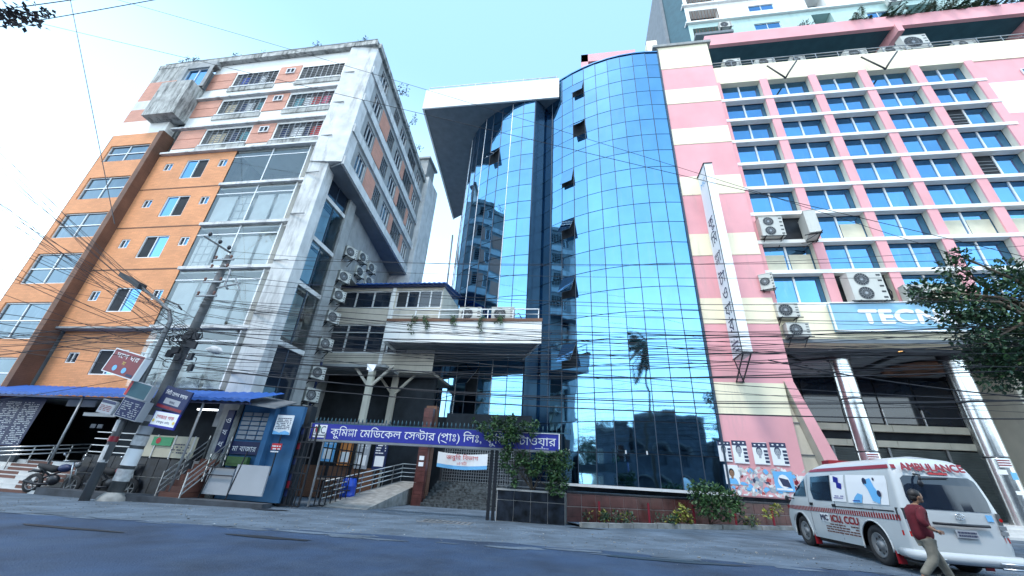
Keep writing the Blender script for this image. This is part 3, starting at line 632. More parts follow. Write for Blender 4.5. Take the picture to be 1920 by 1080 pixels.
for k in range(8):
    b = MB(); x0 = -15.3 + k * .95
    for j in range(6):
        xa, xb = x0 + j * .158, x0 + (j + 1) * .158; ha, hb = (.05 if j % 2 else 0), (0 if j % 2 else .05)
        b.quad((xa, 20.6, 11.85 + ha), (xb, 20.6, 11.85 + hb), (xb, 25, 12.7 + hb), (xa, 25, 12.7 + ha)); b.quad((xa, 20.6, 11.78 + ha), (xb, 20.6, 11.78 + hb), (xb, 20.6, 11.85 + hb), (xa, 20.6, 11.85 + ha))
    b.build('roof_sheet', 'awning_blue', LNK)
b = MB(); b.box(-18, -2.4, 31.0, 31.3, -.2, 12.5); b.build('rear_wall', 'fin_glass', LNK)
b = MB(); b.box(-15.3, -7.8, 20.75, 20.85, 11.7, 11.8); b.build('fascia', 'navy_panel', LNK)
for x, y in ((-10.75, 19.6), (-10.3, 21.6)):
    b = MB(); b.box(x - .14, x + .14, y - .14, y + .14, -.1, 6.4); b.build('column', 'beige_plaster' if y > 20 else 'pale_cream_paint', LNK)
    b = MB()
    for s_ in (-1, 1): b.bar((x + .1 * s_, y, 5.3), (x + 1.15 * s_, y, 6.38), .12)
    b.build('column_brace', 'beige_plaster', LNK)
b = MB(); b.box(-15.6, -9.9, 19.3, 21, 6.2, 6.34); b.build('floor_slab', 'grey_concrete', LNK)
tag(MB().hexa([(-14.6, 19.0), (-14.3, 19.0), (-14.3, 19.3), (-14.6, 19.3)], 0, 6.2).build('column', 'grey_concrete'), 'grey concrete column at the left end under the bridge building', 'column')

# ============================================================ glass tower
TWR = thing('glass_tower', 'curved blue mirror glass tower with pink and cream banded side wall', 'building', (2, 21, 0))
CA = Vector((5.2, 32.5)); RA = 11.6; aL, aR = math.asin(-7.55 / RA), math.asin(1.5 / RA)
NA, ZA0, ZA1 = 10, 1.25, 32.1; NR = 21; RH = (ZA1 - ZA0) / NR
def arcp(C, R_, a, z, off=0): return Vector((C.x + (R_ + off) * math.sin(a), C.y - (R_ + off) * math.cos(a), z))
openA = {}                                                # (column,row) -> open angle
def z_at(px_, py_): return at(px_, py_, 22.2).z
da = (aR - aL) / NA
OPENP = [(1077, 178), (1075, 243), (1075, 322), (1074, 418), (1072, 524), (1072, 654)]
for i_, (x_, y_) in enumerate(OPENP):
    p = at(x_, y_, 21.9); a = math.asin(max(-1, (p.x - CA.x) / RA)); j = int((a - aL) / da); r = int((p.z - ZA0) / RH); openA[(j, r)] = (.28, .62, .25, .5, .45, .55)[i_]
rg = random.Random(3)
def glass_panel(C, R_, a0, a1, z0, z1, mt, parent, opening=None, gap=.022, jitter=.006, om=None):
    a0 += gap / R_; a1 -= gap / R_; z0 += gap; z1 -= gap
    p00, p10 = arcp(C, R_, a0, z0), arcp(C, R_, a1, z0); p01, p11 = arcp(C, R_, a0, z1), arcp(C, R_, a1, z1)
    am = (a0 + a1) / 2; nrm = Vector((math.sin(am), -math.cos(am), 0))
    j = [rg.uniform(-jitter, jitter) for _ in range(3)]
    if opening:
        h = (p01 + p11) / 2; H = z1 - z0; ax = (p11 - p01).normalized(); q = Matrix.Rotation(-opening, 3, ax)
        dn = Vector((0, 0, -H)); d1 = q @ dn
        if (d1).dot(nrm) < 0: d1 = Matrix.Rotation(opening, 3, ax) @ dn
        b = MB(); t = nrm * .03; b.quad(p01 + d1, p11 + d1, p11, p01, 0); b.quad(p11 + d1 - t, p01 + d1 - t, p01 - t, p11 - t, 1)
        b.quad(p01 + d1, p01 + d1 - t, p11 + d1 - t, p11 + d1, 1); b.build('open_window', [mt, om or 'grey_panel'], parent)
        b = MB(); o = -nrm * .03; b.quad(p00 + o, p10 + o, p11 + o, p01 + o); b.build('window_opening', 'interior_dark', parent); return
    b = MB(); b.quad(p00 + nrm * j[0], p10 + nrm * j[1], p11 + nrm * (j[1] + j[2]), p01 + nrm * (j[0] + j[2])); b.build('pane', mt, parent)
for j in range(NA):
    for r in range(NR):
        glass_panel(CA, RA, aL + da * j, aL + da * (j + 1), ZA0 + RH * r, ZA0 + RH * (r + 1), 'blue_mirror_glass', TWR, openA.get((j, r)))
b = MB()                                                  # backing and roof of the curved front
for j in range(NA):
    a0, a1 = aL + da * j, aL + da * (j + 1); p, q = arcp(CA, RA - .05, a0, 0), arcp(CA, RA - .05, a1, 0)
    b.quad((p.x, p.y, ZA0), (q.x, q.y, ZA0), (q.x, q.y, ZA1), (p.x, p.y, ZA1))
b.poly([arcp(CA, RA - .05, aL + da * j, ZA1 - .01) for j in range(NA + 1)] + [Vector((6.7, 31, ZA1 - .01)), Vector((-2.3, 31, ZA1 - .01))])
b.poly([arcp(CA, RA - .05, aL + da * (NA - j), ZA0) for j in range(NA + 1)] + [Vector((-2.3, 31, ZA0)), Vector((6.7, 31, ZA0))])
b.build('curtain_wall_frame', 'mullion_dark', TWR)
for j in range(NA + 1):
    a = aL + da * j; p = arcp(CA, RA + .012, a, ZA0); q = arcp(CA, RA + .012, a, ZA1); b = MB(); b.bar(p, q, .035); b.build('mullion', 'mullion_dark', TWR)
b = MB()
for j in range(NA): b.bar(arcp(CA, RA + .03, aL + da * j, ZA1 + .04), arcp(CA, RA + .03, aL + da * (j + 1), ZA1 + .04), .1)
b.build('coping', 'blue_mirror_glass', TWR)
b = MB()
for j in range(NA): b.bar(arcp(CA, RA + .05, aL + da * j, ZA0 - .05), arcp(CA, RA + .05, aL + da * (j + 1), ZA0 - .05), .12)
b.build('sill_rail', 'aluminium_frame', TWR)
for j in (1, 2, 5, 6): b = MB(); p = arcp(CA, RA + .05, aL + da * (j + .5), ZA0 + RH + .02); b.box(p.x - .03, p.x + .03, p.y - .03, p.y + .02, p.z - .06, p.z + .1); b.build('latch', 'aluminium_frame', TWR)
# second, set back cylinder under the roof canopy
CB = Vector((-3.0, 29.75)); RB = 7.15; NB = 14; bR = 0.0; bL = R(-108); db = (bR - bL) / NB; ZB0, ZB1 = 4.3, 30.0; NRB = 17; RHB = (ZB1 - ZB0) / NRB
openB = {}
for (x_, y_), o_ in (((937, 297), .5), ((880, 712), .7)):
    p = at(x_, y_, 23.6); a = math.asin(max(-1, min(1, (p.x - CB.x) / RB))); openB[(int((a - bL) / db), int((p.z - ZB0) / RHB))] = o_
for j in range(NB):
    for r in range(NRB):
        big = r < 1
        glass_panel(CB, RB, bL + db * j, bL + db * (j + 1), ZB0 + RHB * r, ZB0 + RHB * (r + 1), 'blue_mirror_glass', TWR, openB.get((j, r)), om='weathered_plaster')
b = MB()
for j in range(NB):
    p, q = arcp(CB, RB - .05, bL + db * j, 0), arcp(CB, RB - .05, bL + db * (j + 1), 0); b.quad((p.x, p.y, ZB0), (q.x, q.y, ZB0), (q.x, q.y, ZB1), (p.x, p.y, ZB1))
b.poly([arcp(CB, RB - .02, bL + db * (NB - j), ZB0) for j in range(NB + 1)] + [Vector((-9, 32, ZB0)), Vector((-3, 32, ZB0))])
b.build('curtain_wall_frame', 'mullion_dark', TWR)
for j in range(NB + 1):
    a = bL + db * j; b = MB(); b.bar(arcp(CB, RB + .012, a, ZB0), arcp(CB, RB + .012, a, ZB1), .035); b.build('mullion', 'aluminium_frame' if j % 3 == 0 else 'mullion_dark', TWR)
for rr_ in (7.15, 5.6, 4.2):                              # stepped rings in the ceiling over the entrance
    b = MB(); pts = [arcp(CB, rr_, R(a), ZB0 - .12) for a in range(-90, 1, 6)]; 
    for k in range(len(pts) - 1): b.bar(pts[k], pts[k + 1], .3, .2)
    b.build('ceiling_ring', 'soffit_grey', TWR)
for a, r_ in ((-18, 5.0), (-26, 5.9)): b = MB(); p = arcp(CB, r_, R(a), ZB0 - .03); b.disc(p, (0, 0, -1), .1); b.build('downlight', 'lamp_on_white', TWR)
# dark fin between the two cylinders
b = MB(); b.hexa([(-3.0, 22.55), (-2.92, 22.5), (-2.27, 23.45), (-2.3, 23.6)], 1.0, 30.0); b.build('fin', 'fin_glass', TWR)
b = MB(); b.hexa([(-3.0, 22.6), (-2.3, 23.6), (-2.3, 31), (-3.0, 31)], .1, 30.0); b.build('core', 'mullion_dark', TWR)
# roof canopy with deep soffit
pl = [(-12.75, 22.5), (-1.05, 22.6), (-1.2, 23.3), (-2.3, 31), (-14.6, 38.5)]
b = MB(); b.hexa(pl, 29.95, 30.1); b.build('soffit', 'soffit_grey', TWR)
b = MB(); b.hexa([(-12.85, 22.38), (-1.03, 22.44), (-1.03, 22.6), (-12.85, 22.5)], 29.85, 32.2); b.hexa([(-12.87, 22.38), (-12.75, 22.5), (-14.6, 38.5), (-14.75, 38.5)], 29.85, 32.2); b.build('canopy_fascia', 'white_plaster', TWR)
b = MB(); b.hexa(pl, 31.9, 32.0); b.build('canopy_roof', 'white_plaster', TWR)
b = MB(); b.bar((-12.7, 22.6, 32.75), (-1.2, 22.7, 32.75), .05)
for k in range(9): b.bar((-12.7 + k * 1.43, 22.6, 32.15), (-12.7 + k * 1.43, 22.6, 32.75), .04)
b.build('roof_railing', 'galvanised', TWR)
# first floor balcony
pb = [(-10.35, 19.5), (-1.75, 19.5), (-3.1, 22.6), (-10.3, 25.2), (-11.2, 29)]
b = MB(); b.hexa([(-10.3, 19.55), (-1.85, 19.55), (-3.1, 22.6), (-10.1, 25.2), (-11.1, 29)], 7.7, 7.85); b.build('balcony_soffit', 'soffit_grey', TWR)
b = MB(); b.hexa([(-10.38, 19.4), (-1.72, 19.4), (-1.78, 19.55), (-10.3, 19.55)], 7.62, 8.82); b.hexa([(-10.38, 19.4), (-10.24, 19.55), (-11.1, 29), (-11.24, 29)], 7.62, 8.82)
b.hexa([(-1.72, 19.4), (-3.05, 22.6), (-3.1, 22.6), (-1.85, 19.55)], 7.62, 8.82); b.build('balcony_front', 'white_plaster', TWR)
b = MB(); b.hexa([(-10.42, 19.34), (-1.68, 19.34), (-1.7, 19.56), (-10.3, 19.56)], 8.82, 8.98); b.build('balcony_coping', 'brown_cladding', TWR)
b = MB(); b.hexa([(-10.2, 19.55), (-1.9, 19.55), (-3.1, 22.6), (-10.1, 25.2)], 8.3, 8.4); b.build('balcony_floor', 'grey_concrete', TWR)
b = MB()
b.bar((-10.2, 19.45, 9.55), (-1.9, 19.45, 9.55), .045); b.bar((-10.2, 19.45, 9.25), (-1.9, 19.45, 9.25), .03)
for k in range(7): b.bar((-10.2 + k * 1.383, 19.45, 8.98), (-10.2 + k * 1.383, 19.45, 9.57), .045)
b.build('balcony_railing', 'aluminium_frame', TWR)
# pink and cream side wall
bands = [(1.15, 4.65, 'pink_paint'), (4.65, 6.2, 'cream_paint'), (6.2, 9.3, 'pink_paint'), (9.3, 10.8, 'cream_paint'), (10.8, 13.5, 'pink_paint'), (13.5, 15.0, 'cream_paint'), (15.0, 17.9, 'pink_paint'), (17.9, 19.4, 'cream_paint'), (19.4, 22.2, 'pink_paint'), (22.2, 23.7, 'cream_paint'), (23.7, 26.15, 'pink_paint'), (26.15, 27.7, 'cream_paint'), (27.7, 30.0, 'pink_paint'), (30.0, 32.6, 'cream_paint')]
for z0, z1, m_ in bands:
    b = MB(); xr = 10.45 if z1 > 8.4 else 10.0; o_ = .012 if m_ == 'cream_paint' else 0
    b.box(6.72, xr, 21.0 - o_, 24 if z1 > 8.4 else 26, z0, z1); b.build('wall_band', m_, TWR)
    if m_ == 'cream_paint': b = MB(); b.box(6.72, xr, 20.97, 21.0, z0 + .02, z0 + .07); b.build('band_lip', 'cream_paint', TWR)
b = MB(); b.box(6.4, 10.7, 20.85, 27, 32.6, 32.85); b.box(6.3, 6.72, 21.3, 27, 30.8, 32.6); b.build('coping', 'grey_concrete', TWR)
b = MB(); b.box(6.68, 6.76, 20.9, 21.0, 1.2, 32.4); b.build('edge_trim', 'mullion_dark', TWR)
b = MB(); b.box(6.7, 10.0, 21.1, 26, -.2, 1.15); b.build('plinth', 'black_tile', TWR)
b = MB(); b.box(-2.2, 6.6, 22.5, 24, -.2, 1.2); b.build('plinth', 'black_tile', TWR)
# penthouse frame on the tower roof
b = MB(); b.box(.9, 5.6, 23.2, 23.6, 35.1, 36.1); b.box(.9, 1.5, 23.2, 28, 32.1, 36.1); b.box(2.2, 6.7, 24.5, 30, 32, 35.4); b.build('roof_frame', 'pink_paint', TWR)
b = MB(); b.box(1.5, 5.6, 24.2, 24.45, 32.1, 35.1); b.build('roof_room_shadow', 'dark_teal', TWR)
b = MB(); b.box(6.2, 7.0, 21.6, 24, 32.6, 34.6); b.build('roof_tank_wall', 'cream_paint', TWR)

# ============================================================ office building with the window grid
OFC = thing('office_building', 'pink and white office block with a deep grid of blue windows at the right', 'building', (18, 21.5, 0))
X0, PX = 10.62, 3.2; BZ = [26.62 - 2.005 * k for k in range(9)]; DEP = 0.36; YF = 21.5; YG = YF + DEP
for c in range(6):
    x = X0 + PX * c; b = MB(); b.box(x - .26, x + .26, YF - .06, YF + .02, 10.55, 28.6); b.build('fin_front', 'pink_paint', OFC)
    b = MB(); b.box(x - .25, x + .25, YF + .02, YG, 10.55, 28.6); b.build('fin', 'pale_cream_paint', OFC)
for r, z in enumerate(BZ):
    b = MB(); b.box(X0 - .35, X0 + PX * 5 + .30, YF - .10, YG - .04, z - .13, z + .10); b.build('sill_beam', 'white_plaster', OFC)
odd = {(4, 2): 0, (4, 4): 0, (0, 6): 9, (1, 8): 9}
blinds = {(1, 6), (3, 6), (4, 6), (0, 7), (2, 8)}
for c in range(5):
    for r in range(9):
        xa, xb = X0 + PX * c + .25, X0 + PX * (c + 1) - .25; za = BZ[r] + .10; zb = (28.45 if r == 0 else BZ[r - 1] - .13)
        b = MB(); b.box(xa + (xb - xa) / 2 - .05, xa + (xb - xa) / 2 + .05, YG - .04, YG + .05, za + .05, zb - .03); b.box(xa, xb, YG - .03, YG + .05, za, za + .05)
        f = b.build('window', 'aluminium_frame', OFC); xm = (xa + xb) / 2
        for i, (u, v_) in enumerate(((xa + .01, xm - .05), (xm + .05, xb - .01))):
            o_ = odd.get((c, r)); mt = 'office_glass'
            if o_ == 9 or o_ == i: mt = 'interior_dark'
            MB().quad((u, YG + .01 + rg.uniform(0, .01), za + .05), (v_, YG + .01 + rg.uniform(0, .01), za + .05), (v_, YG + .01 + rg.uniform(0, .012), zb), (u, YG + .01 + rg.uniform(0, .012), zb)).build('pane', mt, f)
            if (c, r) in blinds and (c != 1 or i): b = MB(); b.quad((u + .06, YG - .01, za + .1), (v_ - .08, YG - .01, za + .1), (v_ - .08, YG - .01, zb - .55), (u + .06, YG - .01, zb - .55)); b.build('blind', 'curtain_cream', f)
        if odd.get((c, r)) == 0:
            b = MB()
            for q in range(6): z = za + .12 + q * .25; b.bar((xa, YG, z), (xm, YG, z), .03)
            b.build('security_bars', 'galvanised', f)
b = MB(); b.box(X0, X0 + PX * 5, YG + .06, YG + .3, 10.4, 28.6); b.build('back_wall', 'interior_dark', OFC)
xr = X0 + PX * 5 + .25
b = MB(); b.box(10.47, xr + 16, YF - .05, YG + .3, 28.45, 30.25); b.build('parapet', 'cream_paint', OFC)
for z0, z1, m_ in ((26.3, 28.45, 'pink_paint'), (23.5, 26.3, 'white_plaster'), (21.2, 23.5, 'pink_paint'), (18.5, 21.2, 'white_plaster'), (15.8, 18.5, 'pink_paint'), (10.5, 15.8, 'white_plaster')):
    b = MB(); b.box(xr, xr + 16, YF + (.0 if m_[0] == 'p' else -.01), YG + .3, z0, z1); b.build('wall_band', m_, OFC)
framed(PF(YF - .06), xr + 2.2, xr + 4.0, 26.8, 27.3, 0, OFC, 2, 1, gm='office_glass')
b = MB(); b.bar((10.5, YF, 30.85), (xr + 16, YF, 30.85), .05); b.bar((10.5, YF, 30.55), (xr + 16, YF, 30.55), .03)
for k in range(22): b.bar((10.6 + k * 1.45, YF, 30.25), (10.6 + k * 1.45, YF, 30.86), .045)
b.build('roof_railing', 'galvanised', OFC)
b = MB(); b.box(10.47, xr + 16, YG + .3, 32, 29.6, 29.7); b.build('roof_deck', 'grey_concrete', OFC)
# overhead deck with pink edge beam
b = MB(); b.box(11.75, xr + 20, 23.7, 24.0, 36.35, 37.7); b.build('edge_beam', 'pink_paint', OFC)
b = MB(); b.box(11.75, xr + 20, 24.0, 33, 36.5, 36.9); b.box(12.2, xr + 20, 27.6, 28, 29.7, 36.5); b.build('deck_soffit', 'dark_teal', OFC)
for x in (26.4, 36): b = MB(); b.box(x - .22, x + .22, 23.62, 28, 35.6, 36.5); b.build('deck_beam', 'pink_paint', OFC)
# fascia over the open ground storey
b = MB(); b.box(10.0, 40, YF - .25, YF + .6, 8.35, 10.42); b.box(10.46, 40, YF + .6, YG + .3, 10.1, 10.42); b.build('fascia', 'cream_paint', OFC)
b = MB(); b.box(10.0, 40, YF - .3, YF - .25, 8.35, 8.55); b.build('drip_edge', 'soffit_grey', OFC)
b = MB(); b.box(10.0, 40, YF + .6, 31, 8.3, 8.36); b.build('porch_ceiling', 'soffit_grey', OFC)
b = MB()
for x in (11.2, 16.6, 22, 27): b.box(x - .1, x + .1, YF + .8, 30, 8.18, 8.3)
for y in (22.6, 25.6, 29): b.box(10.4, 30, y - .1, y + .1, 8.16, 8.3)
b.bar((11.5, 23, 8.22), (16.4, 28, 8.22), .12); b.bar((17, 28, 8.22), (21.8, 23, 8.22), .12)
b.build('ceiling_beams', 'black_metal', OFC)
for c_ in ((13.9, 25.2), (19.2, 25.2)): b = MB(); b.lathe((*c_, 8.2), (0, 0, -1), [(0, 1.6), (.1, 1.6), (.12, 1.3), (.02, 1.2), (.02, .7), (.1, .6), (.1, 0)], 28); b.build('ceiling_rose', 'brown_cladding' if c_[0] > 15 else 'grey_panel', OFC)
for x, y in ((16.5, 22.3), (13.2, 22.2), (20.6, 22.3)): b = MB(); b.disc((x, y, 8.29), (0, 0, -1), .09); b.build('downlight', 'lamp_on_warm' if x == 16.5 else 'grey_panel', OFC)
# shop front under the porch
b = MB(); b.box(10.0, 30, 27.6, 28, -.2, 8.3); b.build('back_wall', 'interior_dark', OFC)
for k in range(6):
    xa = 12.0 + k * 2.05; b = MB(); b.quad((xa, 27.5, 5.5), (xa + 1.95, 27.5, 5.5), (xa + 1.95, 27.5, 8.1), (xa, 27.5, 8.1)); b.build('pane', 'dark_glass', OFC)
    b = MB(); b.box(xa - .06, xa, 27.4, 27.5, 5.4, 6.3); b.build('glazing_bar', 'aluminium_frame', OFC)
for z0, z1 in ((5.0, 5.38), (4.15, 4.5)):
    for k in range(4): b = MB(); b.box(13.0 + k * 2.6, 15.58 + k * 2.6, 27.2, 27.5, z0, z1); b.build('signband', 'pale_cream_paint', OFC)
for k in range(4):
    xa = 12.0 + k * 2.9; b = MB()
    for q in range(26):
        z = .45 + q * .14; b.quad((xa, 27.45, z), (xa + 2.75, 27.45, z), (xa + 2.75, 27.38, z + .12), (xa, 27.38, z + .12)); b.quad((xa, 27.38, z + .12), (xa + 2.75, 27.38, z + .12), (xa + 2.75, 27.45, z + .14), (xa, 27.45, z + .14))
    b.build('roller_shutter', 'shutter', OFC)
    b = MB(); b.box(xa + 2.76, xa + 2.88, 27.3, 27.5, .3, 4.15); b.build('shutter_post', 'galvanised', OFC)
# right porch wall with square holes
b = MB(); b.hexa([(22.3, 24.0), (30, 21.6), (30, 22.0), (22.5, 27.6), (22.3, 27.6)], -.1, 8.3); b.build('porch_wall', 'pale_cream_paint', OFC)
for k in range(14):
    t_ = (k % 5) / 5 + .05; z = 2.0 + (k // 5) * 1.7 + .4 * (k % 2); x = 22.6 + t_ * 6; y = 24.0 - (x - 22.3) * .312 - .02
    b = MB(); b.obox((x, y, z), (.1, -.031, 0), (.01, .02, 0), (0, 0, .1)); b.build('wall_hole', 'interior_dark', OFC)
# splayed pink buttress between tower and porch
b = MB(); v = [(10.0, 20.9, 6.2), (10.35, 20.9, 6.2), (11.35, 20.6, 2.2), (10.6, 20.6, 2.2)]
b.quad((10.0, 20.95, 6.2), (10.0, 26, 6.2), (10.35, 26, 6.2), (10.35, 20.95, 6.2)); b.quad((11.3, 20.7, 2.3), (11.95, 20.7, .2), (10.35, 20.95, 6.2), (10.0, 20.95, 6.2))
b = MB(); b.v = [(10.0, 20.9, 6.3), (10.4, 20.9, 6.3), (12.0, 20.6, .2), (11.3, 20.6, .2), (10.0, 25, 6.3), (10.4, 25, 6.3), (12.0, 25, .2), (11.3, 25, .2)]
b.f = [(3, 2, 1, 0), (1, 2, 6, 5), (4, 7, 3, 0), (4, 5, 6, 7), (0, 1, 5, 4)]; b.m = [0, 0, 1, 0, 0]; b.sm = [False] * 5; b.build('buttress', ['pink_paint', 'pale_cream_paint'], OFC)
b = MB(); b.v = [(10.01, 21.3, .1), (10.01, 21.3, 6.2), (11.3, 21.3, .1)]; b.f = [(0, 2, 1)]; b.m = [0]; b.sm = [False]; b.build('buttress_infill', 'pale_cream_paint', OFC)
for z in (1.6, 3.0, 4.4): b = MB(); b.box(10.0, 10.35 + (6.3 - z) * .2, 21.26, 21.3, z, z + .04); b.build('joint_line', 'soffit_grey', OFC)
# steps by the porch
for k in range(4): b = MB(); b.box(11.5, 30, 20.3 + .35 * k, 31, -.2 if k == 0 else G(12) + .12 * k, G(12) + .12 * (k + 1)); b.build('step', 'stair_white', OFC)
for x in (13.95, 19.2):
    t = thing('porch_column', 'polished steel round column, the %s of the two under the porch' % ('left' if x < 15 else 'right'), 'column', (x, 23, .3), 'polished steel columns holding the porch')
    for z0, z1 in ((.3, 3.4), (3.43, 5.9), (5.93, 8.3)): b = MB(); b.lathe((x, 23, 0), (0, 0, 1), [(z0, .42), (z0 + .015, .455), (z0 + .03, .46), (z0 + .06, .46), (z1 - .06, .46), (z1 - .03, .46), (z1 - .015, .455), (z1, .42)], 40); b.build('steel_sleeve', 'polished_steel', t)
    b = MB(); b.lathe((x, 23, 0), (0, 0, 1), [(.3, .43), (8.3, .43)], 24); b.build('core', 'black_metal', t)
    b = MB(); b.lathe((x, 23, 0), (0, 0, 1), [(7.95, .43), (8.0, .52), (8.3, .56)], 32); b.build('capital', 'black_metal', t)
    for k, (a, z, w_, h_, m_) in enumerate(((-100, 3.0, .42, .36, 'white_print'), (-128, 2.7, .3, .2, 'white_print'), (-80, 2.5, .25, .3, 'sky_blue_print'), (-95, 1.9, .22, .15, 'white_print'))):
        b = MB(); n_ = 4; aw = w_ / .43
        for q in range(n_):
            a0 = R(a) - aw / 2 + aw * q / n_; a1 = a0 + aw / n_; b.quad((x + .466 * math.cos(a0), 23 + .466 * math.sin(a0), z), (x + .466 * math.cos(a1), 23 + .466 * math.sin(a1), z), (x + .466 * math.cos(a1), 23 + .466 * math.sin(a1), z + h_), (x + .466 * math.cos(a0), 23 + .466 * math.sin(a0), z + h_))
            if k == 0:
                for l_ in range(3): b.quad((x + .469 * math.cos(a0), 23 + .469 * math.sin(a0), z + .06 + l_ * .1), (x + .469 * math.cos(a1), 23 + .469 * math.sin(a1), z + .06 + l_ * .1), (x + .469 * math.cos(a1), 23 + .469 * math.sin(a1), z + .11 + l_ * .1), (x + .469 * math.cos(a0), 23 + .469 * math.sin(a0), z + .11 + l_ * .1), 1)
        b.build('sticker', [m_, 'sign_red'], t)

# ============================================================ high rise behind
HY = 36.0; HR = thing('apartment_tower', 'pale green and white apartment tower rising behind the office block', 'building', (30, 36, 0))
def hx(px_, py_): p = at(px_, py_, HY); return p.x, p.z
xl, zl = hx(1285, 27); xw, _ = hx(1850, 20); PH = PF(HY)
zs = lambda y_, x_=1500: at(x_, y_, HY).z
fh = 4.1; zb = zs(66, 1400) - .3
for f in range(5):
    z0 = zb + f * fh; lower = f == 0
    hs = [(xl + .5, xl + 4.3, z0 + .5, z0 + 2.9, 1.2), (xl + 8.2, xl + 11.4, z0 + 1.2, z0 + 2.5), (xl + 15.3, xl + 17.6, z0 + .3, z0 + 3.1, 1.4), (xl + 21.5, xl + 24, z0 + 1.1, z0 + 2.3), (xl + 26, xl + 29.5, z0 + .6, z0 + 2.9, 1.4)]
    b = MB(); holed_wall(b, PH, xl, xw, z0, z0 + fh - .25, hs, .25); b.build('wall', 'mint_plaster' if lower else 'white_plaster', HR)
    b = MB(); b.box(xl - .3, xw + .2, HY - .35, HY + 1, z0 + fh - .25, z0 + fh); b.build('floor_band', 'white_plaster', HR)
    for h in hs:
        if len(h) > 4: b = MB(); b.quad((h[0], HY + h[4], h[2]), (h[1], HY + h[4], h[2]), (h[1], HY + h[4], h[3]), (h[0], HY + h[4], h[3])); b.build('balcony_opening', 'interior_dark' if h is hs[0] else 'dark_teal', HR)
        else: framed(PH, *h[:4], .12, HR, 2, 1, .07, gm='office_glass')
    b = MB()
    for q in range(10): x = xl + .55 + q * .41; b.bar((x, HY + .1, z0 + .5), (x, HY + .1, z0 + 2.9), .05)
    b.build('grille', 'brown_cladding', HR)
b = MB(); b.box(xl, xw, HY + .05, HY + 14, zb - 14, zb); b.quad((xl, HY, zb - 14), (xw, HY, zb - 14), (xw, HY, zb), (xl, HY, zb)); b.build('lower_wall', 'mint_plaster', HR)
b = MB(); b.hexa([(xl - 1.9, HY + 2.5), (xl, HY), (xl, HY + 14), (xl - 1.9, HY + 14)], zb - 12, zb + 5 * fh); b.build('corner_bay', 'dark_teal', HR)
b = MB(); b.hexa([(xl - 2.3, HY + 2.4), (xl - 1.9, HY + 2.3), (xl - 1.9, HY + 13), (xl - 2.3, HY + 13)], zb - 6, zb + 5 * fh); b.build('drain_shaft', 'soffit_grey', HR)
b = MB(); b.box(xl + .3, xl + 5.0, HY - .9, HY, zb + .05, zb + .5); b.build('balcony_slab', 'soffit_grey', HR)
b = MB(); b.box(xl, xw, HY + 1.45, HY + 14, zb, zb + 5 * fh + .3); b.build('core', 'white_plaster', HR)

# ============================================================ air conditioning units
def ac_unit(label, x, y, z, face=(0, -1), w_=.95, h_=.7, d_=.38, fans=1, bracket=True, group='outdoor air conditioning units', hosed=0):
    t = thing('air_conditioner', label, 'air conditioner', (x, y, z), group)
    f = Vector((face[0], face[1], 0)).normalized(); s_ = Vector((-f.y, f.x, 0)); c = Vector((x, y, z)) + Vector((0, 0, h_ / 2)); U_ = Vector((0, 0, 1))
    b = MB(); b.obox(c, s_ * w_ / 2, f * d_ / 2, U_ * h_ / 2); b.obox(c + U_ * (h_ / 2 + .012), s_ * (w_ / 2 + .015), f * (d_ / 2 + .015), U_ * .012); b.build('casing', 'ac_white', t)
    for k in range(fans):
        r = min(h_ / fans * .44, w_ * .36); cc = c + f * (d_ / 2 + .004) - s_ * w_ * .12 + U_ * (h_ * ((k + .5) / fans - .5))
        b = MB(); b.disc(cc, f, r, 18); g = b.build('fan_opening', 'ac_dark', t)
        b = MB()
        for q in range(8): a = math.pi * q / 8; dv = (s_ * math.cos(a) + U_ * math.sin(a)) * r; b.bar(cc + f * .012 - dv, cc + f * .012 + dv, .012)
        for rr in (r, r * .6): pts = [cc + f * .014 + (s_ * math.cos(a) + U_ * math.sin(a)) * rr for a in [math.pi * 2 * q / 14 for q in range(15)]]; b.tube(pts, .009, 4, cap=False)
        b.disc(cc + f * .02, f, r * .2, 10); b.build('fan_guard', 'galvanised', g)
    b = MB()
    for q in range(5): zz = c + f * (d_ / 2 + .003) + s_ * w_ * .4 + U_ * (h_ * (q / 5 - .4)); b.obox(zz, s_ * w_ * .06, f * .004, U_ * h_ * .03)
    b.build('vent', 'ac_dark', t)
    if bracket:
        b = MB(); lo = -U_ * (h_ / 2 + .03)
        for s2 in (-.36, .36): b.bar(c + lo + s_ * w_ * s2 - f * (d_ / 2 + .2), c + lo + s_ * w_ * s2 + f * (d_ / 2 + .08), .045); b.bar(c + lo + s_ * w_ * s2 - f * (d_ / 2 + .2) - U_ * .35, c + lo + s_ * w_ * s2 + f * d_ * .3, .03)
        b.bar(c + lo - s_ * w_ * .6 + f * d_ / 2, c + lo + s_ * w_ * .6 + f * d_ / 2, .04); b.build('bracket', 'black_metal', t)
    if hosed:
        b = MB(); p0 = c + s_ * w_ / 2; b.tube([p0, p0 + s_ * .25 + U_ * .1, p0 + s_ * .4 - U_ * .2, p0 + s_ * .42 - U_ * hosed * .6 - f * .1, p0 + s_ * .3 - U_ * hosed - f * .3], .03, 5); b.build('hose', 'cable', t)
    return t
